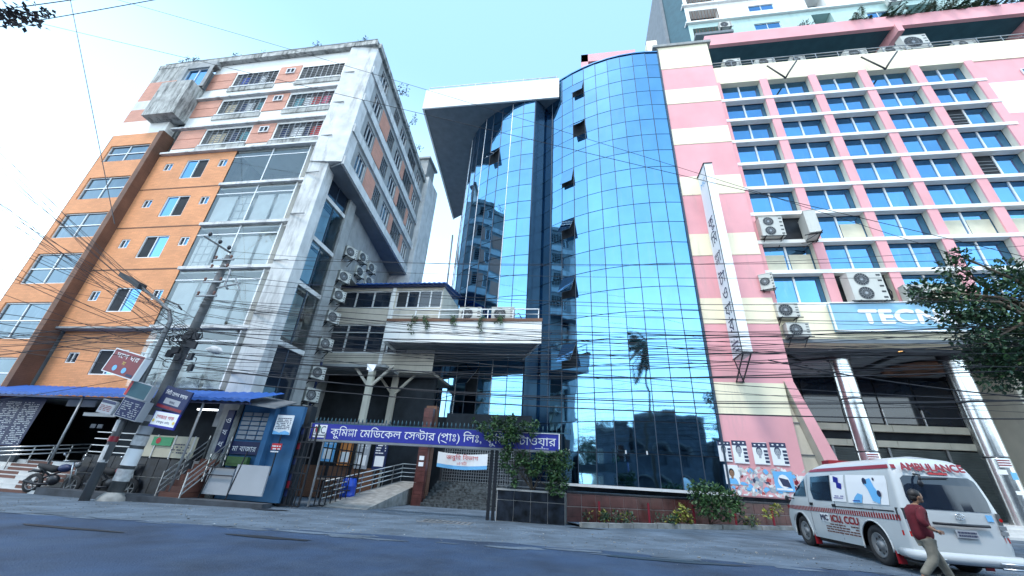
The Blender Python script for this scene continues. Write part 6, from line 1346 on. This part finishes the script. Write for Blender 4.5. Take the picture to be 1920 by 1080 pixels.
b = MB(); b.quad((XL - .005, 11.95, .76), (XL - .005, 11.6, .76), (XL - .005, 11.6, .93), (XL - .005, 11.95, .93)); b.build('logo_plate', 'white_print', AM); sidetext('MC', 11.93, .79, .16, 'dark_print', width=.3)
b = MB(); print_lines(b, (XL - .006, 11.8, .56), (0, -1, 0), (0, 0, 1), 1.25, .2, 4, 0, .95, seed=3, hgt=.5); b.build('small_print', 'stair_brown', AM)
b = MB(); print_lines(b, (XL - .006 + .05, 13.35, 1.10), (0, -1, 0), (0, 0, 1), .5, .09, 2, 0, .9, seed=4); b.build('small_print', 'van_red', AM)
text('AMBULANCE', (XC - .53, 9.145, 1.805), (1, 0, 0), (0, .42, 1), .19, 'van_red', AM, width=1.02, bold=.009)
q_rear(XC - .12, XC + .2, 1.745, 1.785, 'tail_red', 'brake_lamp', .02)
for k, y in enumerate((12.28, 11.3)): b = MB(); b.box(XL - .02, XL + .01, y - .09, y + .03, 1.08, 1.14); b.build('door_handle', 'black_metal', AM)
for y, z0, z1 in ((12.38, .45, 1.78), (11.24, .45, 1.78), (9.95, 1.0, 1.14)):
    b = MB(); zz = z0
    pts = [(XL + interp(INS, z0 + (z1 - z0) * i / 8) - .003, y, z0 + (z1 - z0) * i / 8) for i in range(9)]
    for i in range(8): b.quad(pts[i], (pts[i][0], y - .014, pts[i][2]), (pts[i + 1][0], y - .014, pts[i + 1][2]), pts[i + 1])
    b.build('door_gap', 'dark_print', AM)
b = MB(); b.box(XL - .008, XL, 9.35, 11.2, 1.085, 1.105); b.build('slide_rail', 'black_metal', AM)
for sgn, x in ((-1, XL), (1, XR)):
    for yc, zc in WH:
        t = [(x - sgn * (-.16), 0)]
        ax = (sgn, 0, 0); x0 = x - sgn * .20
        b = MB(); b.lathe((x0, yc, zc - .01), ax, [(0, .18), (0, .30), (.02, .335), (.06, .345), (.12, .345), (.16, .33), (.18, .29), (.165, .215), (.15, .21)], 28); w_ = b.build('tyre', 'rubber', AM)
        b = MB(); b.lathe((x0, yc, zc - .01), ax, [(.16, .215), (.175, .205), (.13, .17), (.12, .10), (.14, .08), (.17, .07), (.17, .0)], 24)
        for q in range(8): a = math.pi * q / 4; b.disc((x0 + sgn * .133, yc + .135 * math.cos(a), zc - .01 + .135 * math.sin(a)), ax, .022, 6, 1)
        b.build('rim', ['galvanised', 'black_metal'], w_)
        b = MB(); pts = [(x - sgn * .005, yc + .43 * math.cos(R(a)), zc - .02 + .43 * math.sin(R(a))) for a in range(-12, 193, 8)]; b.tube(pts, .016, 5); b.build('wheel_arch', 'van_white', AM)
        b = MB(); b.box(min(x - sgn * .01, x - sgn * .15), max(x - sgn * .01, x - sgn * .15), yc - .45, yc - .44, .24, .44); b.build('mud_flap', 'van_red', AM)
for sgn, x in ((-1, XL), (1, XR)):
    b = MB(); xi = x - sgn * .15
    P_ = [(x + sgn * .006, 9.30), (x - sgn * .02, 9.13), (x - sgn * .13, 9.075)]
    for i in range(2):
        (xa, ya), (xb, yb) = P_[i], P_[i + 1]
        for z0, z1, mi in ((.72, .80, 1), (.80, .98, 2), (.98, 1.16, 0)): 
            q = [(xa, ya, z0), (xb, yb, z0), (xb, yb, z1), (xa, ya, z1)]; b.quad(*(q if sgn < 0 else q[::-1]), mi)
    l_ = b.build('tail_lamp', ['ac_dark', 'tail_red', 'grey_panel'], AM)
    for z in (.86, .94): b = MB(); b.box(min(xi, xi + sgn * .1), max(xi, xi + sgn * .1), 9.06, 9.075, z - .03, z + .03); b.build('lens', 'galvanised', l_)
    b = MB(); b.disc((x - sgn * .08, 9.07, 1.06), (0, -1, 0), .028, 10); b.build('lens', 'lamp_on_red' if sgn < 0 else 'tail_red', l_)
b = MB(); pts = [(XL + .02, 9.5, .45), (XL - .02, 9.12, .45), (XL + .12, 8.98, .45), (XC, 8.93, .45), (XR - .12, 8.98, .45), (XR + .02, 9.12, .45), (XR - .02, 9.5, .45)]; b.tube(pts, [.07, .08, .085, .085, .085, .08, .07], 10); b.build('bumper', 'van_white', AM)
b = MB()
for xa, xb in ((XR - .5, XR + .12), (XL - .02, XL + .25)):
    b = MB()
    for z in (.36, .43): b.tube([(xa, 8.86, z), (xb, 8.86, z)], .017, 6)
    b.bar((xa + .05, 8.86, .36), (xa + .05, 8.86, .43), .02); b.bar((xb - .05, 8.86, .36), (xb - .05, 8.86, .43), .02); b.build('bumper_rail', 'steel', AM)
b = MB(); b.tube([(XC - .42, 9.0, .955), (XC, 8.985, .95), (XC + .42, 9.0, .955)], .025, 6); b.build('tailgate_handle', 'black_metal', AM)
b = MB(); b.box(XC - .12, XC + .2, 8.995, 9.01, .76, .88); pl_ = b.build('number_plate', 'grey_panel', AM); b = MB(); print_lines(b, (XC - .1, 8.99, .78), (1, 0, 0), (0, 0, 1), .28, .09, 2, 0, .95, seed=6, hgt=.6); b.build('small_print', 'dark_print', pl_)
b = MB(); c_ = Vector((XC + .04, 9.02, 1.08))
for rx, rz, dz in ((.07, .045, 0), (.025, .044, 0), (.05, .018, .02)): b.tube([c_ + Vector((rx * math.cos(2 * math.pi * q / 16), 0, rz * math.sin(2 * math.pi * q / 16) + dz)) for q in range(17)], .006, 5, cap=False)
b.build('emblem', 'chrome', AM)
q_rear(XR - .3, XR - .19, 1.03, 1.13, 'sky_blue_print', 'sticker', .012); b = MB(); b.disc((XR - .3, 9.08, 1.19), (0, -1, 0), .035, 12); b.build('sticker', 'sky_blue_print', AM)
b = MB(); b.tube([(XL + .42, 9.18, 1.74), (XL + .40, 9.02, 1.72), (XL + .36, 9.0, 1.62)], .02, 6); b.ball((XL + .36, 9.0, 1.58), .05, .03, .06); b.build('rear_mirror', 'black_metal', AM)
b = MB(); b.bar((XC - .3, 9.13, 1.66), (XC + .15, 9.12, 1.69), .016); b.build('wiper', 'black_metal', AM)
b = MB(); b.tube([(XL + .06, 13.1, 1.2), (XL - .1, 13.2, 1.22)], .015, 5); b.ball((XL - .13, 13.22, 1.18), .05, .03, .09); b.build('side_mirror', 'black_metal', AM)
b = MB(); b.hexa([(XL + .3, 11.6), (XR - .3, 11.6), (XR - .35, 12.0), (XL + .35, 12.0)], 2.0, 2.10); b.build('light_bar', 'van_red', AM)

# ============================================================ person walking behind the van
PE = thing('person', 'man in dark maroon shirt and khaki trousers striding right behind the ambulance', 'person', (5.37, 8.15, .155))
def skin_mesh(name, joints, edges, rad, m_, parent, sub=2):
    me = bpy.data.meshes.new(name); ox, oy, oz = parent_off(parent)
    me.from_pydata([(j[0] - ox, j[1] - oy, j[2] - oz) for j in joints], edges, []); o = bpy.data.objects.new(name, me); COL.objects.link(o)
    md = o.modifiers.new('skin', 'SKIN'); md.use_smooth_shade = True
    for i, r in enumerate(rad): v = me.skin_vertices[0].data[i]; v.radius = r if isinstance(r, tuple) else (r, r); v.use_root = (i == 0)
    s_ = o.modifiers.new('sub', 'SUBSURF'); s_.levels = sub; s_.render_levels = sub
    bpy.context.view_layer.update(); dg = bpy.context.evaluated_depsgraph_get(); m2 = bpy.data.meshes.new_from_object(o.evaluated_get(dg)); bpy.data.objects.remove(o)
    m2.materials.clear(); m2.materials.append(MATS[m_])
    for p in m2.polygons: p.use_smooth = True; p.material_index = 0
    o = bpy.data.objects.new(name, m2); COL.objects.link(o); o.parent = parent; return o
x0, y0 = 5.37, 8.15
J = [(x0, y0, .78), (x0 - .01, y0, .90), (x0 - .02, y0, 1.05), (x0 + .0, y0, 1.17), (x0 + .035, y0, 1.235), (x0 + .07, y0, 1.30), (x0 + .085, y0, 1.37),   # 0-6 spine, neck, head
     (x0 - .02, y0 - .13, 1.16), (x0 - .10, y0 - .19, .99), (x0 + .00, y0 - .22, .89), (x0 + .06, y0 - .21, .875),                                       # 7-10 near arm
     (x0 + .02, y0 + .13, 1.16), (x0 + .00, y0 + .18, .99), (x0 + .12, y0 + .16, .90), (x0 + .17, y0 + .12, .90),                                         # 11-14 far arm
     (x0 - .01, y0 - .075, .72), (x0 - .03, y0 - .08, .49), (x0 - .25, y0 - .08, .27), (x0 - .23, y0 - .08, .21),                                         # 15-18 near leg (trailing)
     (x0 + .03, y0 + .075, .72), (x0 + .15, y0 + .08, .48), (x0 + .24, y0 + .08, .22), (x0 + .30, y0 + .08, .19)]                                        # 19-22 far leg (leading)
E_ = [(0, 1), (1, 2), (2, 3), (3, 4), (4, 5), (5, 6), (3, 7), (7, 8), (8, 9), (9, 10), (3, 11), (11, 12), (12, 13), (13, 14), (0, 15), (15, 16), (16, 17), (17, 18), (0, 19), (19, 20), (20, 21), (21, 22)]
RD = [(.07, .09), (.06, .075), (.062, .08), (.05, .075), .034, (.062, .052), (.062, .055), .045, .034, .026, .020, .045, .034, .026, .020, .068, .046, .030, .026, .068, .046, .030, .026]
skin_mesh('body', J, E_, RD, 'skin', PE)
b = MB(); b.ball((x0 + .075, y0, 1.345), .082, .064, .092, 16, 12); b.ball((x0 + .152, y0, 1.335), .018, .012, .018, 8, 6); b.ball((x0 + .128, y0, 1.282), .030, .03, .026, 8, 6)
b.ball((x0 + .065, y0 - .064, 1.335), .016, .008, .024, 8, 6); b.ball((x0 + .065, y0 + .064, 1.335), .016, .008, .024, 8, 6); b.build('head', 'skin', PE)
b = MB(); b.ball((x0 + .142, y0 - .026, 1.357), .006, .008, .005, 6, 4); b.ball((x0 + .142, y0 + .026, 1.357), .006, .008, .005, 6, 4); b.ball((x0 + .138, y0 - .026, 1.376), .012, .016, .004, 6, 4); b.build('eyes', 'hair', PE)
b = MB(); b.ball((x0 + .052, y0, 1.375), .088, .073, .078, 16, 10, jit=.06); b.ball((x0 + .018, y0, 1.325), .05, .062, .06, 12, 8, jit=.06); b.build('hair', 'hair', PE)
sh = [1, 2, 3, 7, 8, 11, 12]; SJ = [J[0], J[1], J[2], J[3], J[7], J[8], J[9], J[11], J[12], J[13], (x0 + .02, y0, 1.205)]
SJ[0] = (x0 - .005, y0, .69); SJ[6] = (x0 - .03, y0 - .21, .92); SJ[9] = (x0 + .08, y0 + .17, .93)
skin_mesh('shirt', SJ, [(0, 1), (1, 2), (2, 3), (3, 4), (4, 5), (5, 6), (3, 7), (7, 8), (8, 9), (3, 10)], [(.135, .15), (.13, .145), (.125, .145), (.098, .125), (.07, .07), (.058, .058), (.045, .045), (.07, .07), (.055, .055), (.045, .045), (.05, .05)], 'shirt_maroon', PE)
skin_mesh('trousers', [(x0, y0, .82), J[15], J[16], (x0 - .205, y0 - .08, .315), (x0 - .245, y0 - .08, .26), J[19], J[20], (x0 + .225, y0 + .08, .265), (x0 + .24, y0 + .08, .215)], [(0, 1), (1, 2), (2, 3), (3, 4), (0, 5), (5, 6), (6, 7), (7, 8)], [(.112, .125), (.09, .09), (.068, .068), (.055, .055), (.058, .058), (.09, .09), (.068, .068), (.055, .055), (.058, .058)], 'trouser_khaki', PE)
for x, y, z in ((x0 - .20, y0 - .08, .205), (x0 + .30, y0 + .08, .185)): b = MB(); b.ball((x, y, z), .10, .042, .035, 12, 8); b.build('shoe', 'leather', PE)
def hand(c, d, parent):
    c = Vector(c); d = Vector(d).normalized(); b = MB(); u_ = Vector((0, 1, 0)); n_ = d.cross(u_).normalized()
    b.ball(c, .030, .016, .024, 10, 7)
    for k, L in enumerate((.040, .046, .043, .034)):
        o_ = c + d * .018 + n_ * (k - 1.5) * .012; b.tube([o_, o_ + d * L * .5 - u_ * .004, o_ + d * L * .8 - u_ * .018, o_ + d * L * .82 - u_ * .03], [.0065, .006, .0055, .004], 6)
    b.tube([c - n_ * .02, c - n_ * .034 + d * .014, c - n_ * .032 + d * .034], [.008, .007, .005], 6); return b.build('hand', 'skin', parent)
hand(Vector(J[10]) + Vector((.02, 0, -.005)), (1, .1, -.2), PE); hand(Vector(J[14]) + Vector((.02, 0, 0)), (1, -.2, 0), PE)
b = MB(); b.lathe(Vector(J[10]) - Vector((.02, 0, 0)), (1, 0, -.2), [(-.006, .024), (.006, .024)], 12); b.build('wrist_strap', 'black_metal', PE)

# ============================================================ motorcycles by the poles
def moto(label, x, y, ang, tank):
    t = thing('motorcycle', label, 'motorcycle', (x, y, G(x)), 'motorcycles parked by the poles'); c, s_ = math.cos(ang), math.sin(ang); z0 = G(x)
    L = lambda u, v, w_: Vector((x + c * u - s_ * v, y + s_ * u + c * v, z0 + w_)); AX = Vector((-s_, c, 0))
    for u in (-.62, .64):
        b = MB(); b.lathe(L(u, -.05, .30), AX, [(0, .21), (0, .26), (.02, .295), (.05, .305), (.08, .295), (.10, .26), (.10, .21), (0, .21)], 24); w_ = b.build('wheel', 'rubber', t)
        b = MB(); b.lathe(L(u, -.04, .30), AX, [(0, .21), (0, .19), (.08, .19), (.08, .21)], 20)
        for q in range(5): a = q * 2 * math.pi / 5; b.bar(L(u, .0, .30), L(u + .2 * math.cos(a), 0, .30 + .2 * math.sin(a)), .03)
        b.build('rim', 'galvanised', w_)
    b = MB(); b.ball(L(.18, 0, .80), .25, .14, .13, 14, 9); b.build('tank', tank, t)
    b = MB(); b.tube([L(-.72, 0, .86), L(-.45, 0, .80), L(-.15, 0, .74), L(.0, 0, .76)], [.05, .1, .12, .08], 8); b.build('seat', 'rubber', t)
    b = MB(); b.tube([L(.64, .08, .30), L(.50, .08, .75), L(.42, .06, 1.0)], .03, 6); b.tube([L(.64, -.08, .30), L(.50, -.08, .75), L(.42, -.06, 1.0)], .03, 6); b.tube([L(.3, -.33, 1.02), L(.42, -.2, 1.05), L(.42, .2, 1.05), L(.3, .33, 1.02)], .018, 6); b.build('fork', 'steel', t)
    b = MB(); b.ball(L(-.02, 0, .42), .22, .13, .17, 10, 7); b.tube([L(.0, -.1, .3), L(-.4, -.13, .28), L(-.8, -.14, .36)], [.03, .035, .05], 8); b.build('engine', 'black_metal', t)
    b = MB(); b.tube([L(-.6, 0, .3), L(-.3, 0, .5), L(.1, 0, .68), L(.45, 0, .9)], .03, 6); b.tube([L(-.7, 0, .8), L(-.2, 0, .55)], .03, 6); b.tube([L(-.95, 0, .62), L(-.8, 0, .68), L(-.5, 0, .66)], [.02, .05, .06], 6); b.build('frame', 'black_metal', t)
    b = MB(); b.ball(L(.55, 0, .92), .08, .09, .1, 10, 7); b.build('headlight', 'galvanised', t)
    for v_ in (-.36, .36): b = MB(); b.tube([L(.36, v_ * .8, 1.05), L(.33, v_, 1.2)], .008, 5); b.ball(L(.33, v_ * 1.1, 1.23), .03, .07, .04, 8, 6); b.build('mirror', 'chrome', t)
    return t
moto('black motorcycle with a dark blue tank, left of the lamp post', -17.6, 12.5, R(12), 'navy_panel')
moto('black motorcycle with a red tank between the lamp post and the utility pole', -15.6, 12.8, R(8), 'sign_red')
moto('black motorcycle half hidden behind the foot of the utility pole', -14.3, 12.6 + .0, R(-5), 'black_metal') if 0 else None

# ============================================================ vegetation
rv = random.Random(5)
def rdir(): 
    v = Vector((rv.gauss(0, 1), rv.gauss(0, 1), rv.gauss(0, 1))); return v.normalized()
def leafy(name, label, cat, base, branches, per, L, W, m_, spread, group=None, trunk=None, tr=.05, mats2=None, droop=0, bark='bark'):
    t = thing(name, label, cat, base, group); b = MB()
    if trunk: b.tube(trunk, [tr * (1 - .5 * k / max(1, len(trunk) - 1)) for k in range(len(trunk))], 8)
    src = Vector(trunk[-1]) if trunk else Vector(base)
    for (c, r) in branches:
        c = Vector(c); mid = (src + c) / 2 + rdir() * .12 * (c - src).length; s0 = src if not trunk else Vector(trunk[-1 if rv.random() < .6 else max(0, len(trunk) - 2)])
        b.tube([s0, mid, c], [tr * .4, tr * .25, tr * .08], 5, cap=False)
        for q in range(3): b.tube([mid.lerp(c, .4 + .2 * q), c + rdir() * r * .8], [tr * .1, tr * .03], 4, cap=False)
    b.build('trunk' if cat == 'tree' else 'stems', bark, t)
    b = MB()
    for (c, r) in branches:
        for q in range(int(per * r * r / (spread * spread))):
            d = rdir(); rr = r * rv.random() ** .45; p = Vector(c) + Vector((d.x, d.y, d.z * .8)) * rr; dd = (d + rdir() * .9 + Vector((0, 0, -droop))).normalized(); k = rv.uniform(.7, 1.25)
            b.leaf(p, dd, L * k, W * k, 0 if not mats2 or rv.random() < .8 else 1)
    o = b.build('crown' if cat == 'tree' else 'foliage', [m_] + ([mats2] if mats2 else []), t); o['kind'] = 'stuff'; return t
# tree at the right edge
br = []
cx, cy = 13.9, 13.0
for px_, py_, r, Y in ((1740, 545, .55, 12.8), (1790, 500, .45, 13), (1800, 545, .6, 13.2), (1850, 560, .8, 13), (1885, 515, .6, 13), (1925, 540, .8, 13), (1780, 590, .5, 12.8), (1830, 620, .8, 13.2), (1880, 620, .9, 12.8), (1940, 620, 1.0, 13), (1850, 670, .7, 13), (1900, 680, .9, 12.8), (1945, 700, .9, 13), (1725, 560, .28, 12.8), (1797, 478, .28, 13), (1770, 560, .45, 13), (1865, 710, .45, 13), (1990, 560, 1.0, 13.5), (2000, 660, 1.0, 13), (1820, 580, .6, 12.6), (1855, 640, .4, 12.3)):
    p = at(px_, py_, Y); br.append((p, r * .95))
leafy('street_tree', 'dark leafy tree reaching in from the right edge in front of the blue board', 'tree', (16.0, 13.0, .2), br, 620, .15, .085, 'leaf_dark', .8, trunk=[(16.0, 13.0, .2), (15.8, 13.0, 2.5), (15.2, 13.0, 4.6), (14.6, 13.0, 6.2)], tr=.22, mats2='leaf_mid')
# creeper over the gate sign and fence
br = [(at(px_, py_, Y), r) for px_, py_, r, Y in ((905, 800, .2, 13.6), (930, 792, .24, 13.7), (955, 798, .3, 13.75), (920, 815, .22, 13.6), (965, 815, .26, 13.7), (985, 800, .2, 13.8), (945, 822, .2, 13.6), (1005, 795, .14, 13.8), (890, 790, .1, 13.6), (960, 785, .14, 13.7), (955, 835, .14, 13.6), (1000, 812, .14, 13.7))]
br += [(at(px_, py_, Y), r) for px_, py_, r, Y in ((950, 850, .22, 13.75), (980, 860, .28, 13.8), (1015, 860, .3, 13.8), (1045, 858, .26, 13.8), (1062, 870, .2, 13.8), (1000, 880, .26, 13.75), (1040, 885, .3, 13.8), (960, 880, .2, 13.75), (1055, 905, .2, 13.8), (1035, 915, .2, 13.75), (945, 868, .16, 13.7), (1062, 848, .12, 13.8), (965, 905, .12, 13.75), (1050, 925, .1, 13.7))]
leafy('creeper', 'leafy green creeper climbing the fence and hanging over the blue gate sign', 'plant', (-1.4, 13.95, .95), br, 300, .10, .075, 'leaf_mid', .3, tr=.03, mats2='leaf_dark', droop=.3, trunk=[(-1.4, 14.0, .95), (-1.5, 13.95, 1.6)])
def gpx(px_, py_, Y, r): return (at(px_, py_, Y), r)
leafy('shrub', 'dense green shrub in the garden bed in front of the pink wall corner', 'shrub', (4.6, 17.0, .2), [gpx(1310, 930, 16.3, .35), gpx(1340, 925, 16.5, .4), gpx(1370, 935, 16.7, .35), gpx(1325, 950, 16.2, .4), gpx(1355, 955, 16.4, .4), gpx(1300, 910, 16.3, .16), gpx(1320, 910, 16.4, .2), gpx(1385, 950, 16.6, .22)], 260, .13, .08, 'leaf_mid', .35, mats2='leaf_dark', tr=.03)
leafy('shrub', 'yellow leaved plant in the middle of the garden bed', 'shrub', (3.0, 16.2, .2), [gpx(1280, 955, 15.7, .2), gpx(1272, 970, 15.6, .18), gpx(1292, 972, 15.7, .16)], 130, .13, .08, 'leaf_yellow', .25, mats2='leaf_mid', tr=.02)
leafy('shrub', 'small yellowish plant at the right end of the garden bed beside the ambulance', 'shrub', (5.9, 17.8, .2), [gpx(1455, 955, 17.6, .2), gpx(1438, 965, 17.5, .15)], 120, .12, .07, 'leaf_yellow', .25, mats2='leaf_mid', tr=.02)
for px_, Y, lab in ((1122, 14.6, 'low dark plant at the left end of the garden bed'), (1170, 14.9, 'low dark plant between the second and third red posts'), (1245, 15.4, 'low dark plant just left of the yellow leaved plant'), (1400, 17.0, 'low dark plant right of the dense shrub')):
    p = at(px_, 968, Y); leafy('shrub', lab, 'shrub', (p.x, p.y, G(p.x)), [((p.x + rv.uniform(-.3, .3), p.y, G(p.x) + .2 + rv.uniform(0, .12)), .16) for _ in range(5)], 60, .12, .05, 'leaf_dark', .2, mats2='leaf_yellow', tr=.02)
# plants trailing over the balcony
for px_, ln, lab in ((775, .9, 'leftmost trailing plant hanging over the balcony front'), (800, .6, 'second trailing plant hanging over the balcony front'), (852, .4, 'short trailing plant left of the balcony air conditioners'), (902, .75, 'trailing plant hanging between the balcony air conditioners'), (935, .3, 'small plant behind the rail at the right of the balcony')):
    p = at(px_, 606, 19.35); bb = [((p.x + rv.uniform(-.15, .15), 19.28, 9.05 - ln * q / 4), .17 - .02 * q) for q in range(5)]
    leafy('trailing_plant', lab, 'plant', (p.x, 19.5, 9.0), bb, 60, .11, .05, 'leaf_mid', .18, tr=.02, droop=1.2, mats2='leaf_dark')
# weeds on the roof of the orange block
for x, r, lab in ((-26.3, .35, 'leftmost scrubby weed on the orange block roof edge'), (-25.5, .5, 'bushy weed left of the balcony box on the roof edge'), (-22.3, .3, 'thin weed sprouting in the middle of the roof edge'), (-20.0, .2, 'tiny weed on the roof rail'), (-16.3, .3, 'weed on the roof edge above the right balcony column'), (-13.0, .3, 'weed at the right corner of the orange block roof')):
    leafy('roof_weed', lab, 'plant', (x, 13.9, 25.3), [((x + rv.uniform(-r, r), 13.8, 25.5 + rv.uniform(0, r * 1.2)), r * .4) for _ in range(6)], 40, .12, .05, 'leaf_dry', .3, tr=.03)
for u, r, lab in ((3.5, .35, 'straggly plant growing from the side roof edge of the orange block, nearest'), (6.0, .3, 'round bushy plant growing out of the side wall near the roof'), (8.5, .22, 'straggly plant growing from the side roof edge, farthest')):
    p = PS(u, 25.3, -.3); leafy('roof_weed', lab, 'plant', p, [((p[0] + rv.uniform(-.1, .5), p[1] + rv.uniform(-r, r), p[2] + rv.uniform(-.4, r * 2.0)), r * .5) for _ in range(7)], 40, .13, .06, 'leaf_dry', .3, tr=.03)
# palms and plants on the high deck at the right
def frond(b, p, d, L, n_, lw, droop, ll):
    p = Vector(p); d = Vector(d).normalized(); pts = [p]; cur = d.copy()
    for k in range(n_): pts.append(pts[-1] + cur * L / n_); cur = (cur + Vector((0, 0, -droop / n_))).normalized()
    b.tube(pts, .02, 4, cap=False)
    for k in range(1, n_ + 1):
        t = (pts[k] - pts[k - 1]).normalized(); s_ = t.cross(Vector((0, 0, 1))).normalized(); w_ = ll * math.sin(math.pi * min(.95, (k + 1) / (n_ + 2)))
        for sg in (-1, 1):
            for q in (0, .5): a = pts[k - 1].lerp(pts[k], q); b.leaf(a, s_ * sg + t * .7 + Vector((0, 0, -.55)), w_, lw)
for k in range(12):
    x = 24.5 + k * 1.05; b = MB(); t = thing('deck_palm', 'dark spiky palm in the row along the high deck edge, %s from the left' % ['first', 'second', 'third', 'fourth', 'fifth', 'sixth', 'seventh', 'eighth', 'ninth', 'tenth', 'eleventh', 'twelfth'][k], 'palm', (x, 24.6, 36.9), 'spiky palms on the high deck')
    b.tube([(x, 24.6, 36.9), (x, 24.6, 37.9)], .08, 6); b.build('trunk', 'bark', t); b = MB()
    for q in range(14): a = rv.uniform(0, 6.28); frond(b, (x, 24.6, 37.8), (math.cos(a), math.sin(a) * .7, rv.uniform(.1, .9)), rv.uniform(1.2, 2.3), 8, .12, .9, .6)
    b.build('crown', 'leaf_dark', t)
leafy('shrub', 'pale wispy shrub on the high deck left of the palms', 'shrub', (21.5, 24.6, 36.9), [((21.0 + rv.uniform(-1.3, 1.3), 24.5, 38.0 + rv.uniform(-.4, 1.0)), .45) for _ in range(10)], 50, .25, .06, 'leaf_dry', .45, tr=.04)
# across the street, seen in the mirror glass
t = thing('palm_tree', 'tall coconut palm leaning over the far side of the street behind the camera', 'palm', (-1.2, -7.5, 0))
b = MB(); b.tube([(-1.0, -7.6, -.2), (-1.1, -7.4, 5), (-.7, -6.4, 11), (-.3, -4.6, 16.6)], [.24, .17, .14, .12], 8); b.build('trunk', 'bark', t)
b = MB()
for q in range(13): a = q * .4833 + .2; frond(b, (-.3, -4.6, 16.6), (math.cos(a), math.sin(a), (.1, .9, -.5)[q % 3]), (4.8, 4.0, 5.6)[q % 3], 16, .24, (1.6, 1.4, 1.5)[q % 3], 1.35)
b.build('crown', 'leaf_dark', t)
for x, y, h, lab in ((-34, -13, 8.5, 'broad dark tree across the street, nearest the small building'), (-46, -12, 9.5, 'broad dark tree across the street, middle one'), (-62, -14, 9, 'broad dark tree across the street, farthest left'), (-20, -15, 10.5, 'narrow dark tree behind the small building across the street')):
    leafy('roadside_tree', lab, 'tree', (x, y, 0), [((x + rv.uniform(-3, 3), y + rv.uniform(-2, 2), h * rv.uniform(.5, .95)), 1.6) for _ in range(12)], 220, .5, .28, 'leaf_dark', 1.6, trunk=[(x, y, -.5), (x, y, h * .3), (x, y, h * .55)], tr=.3)
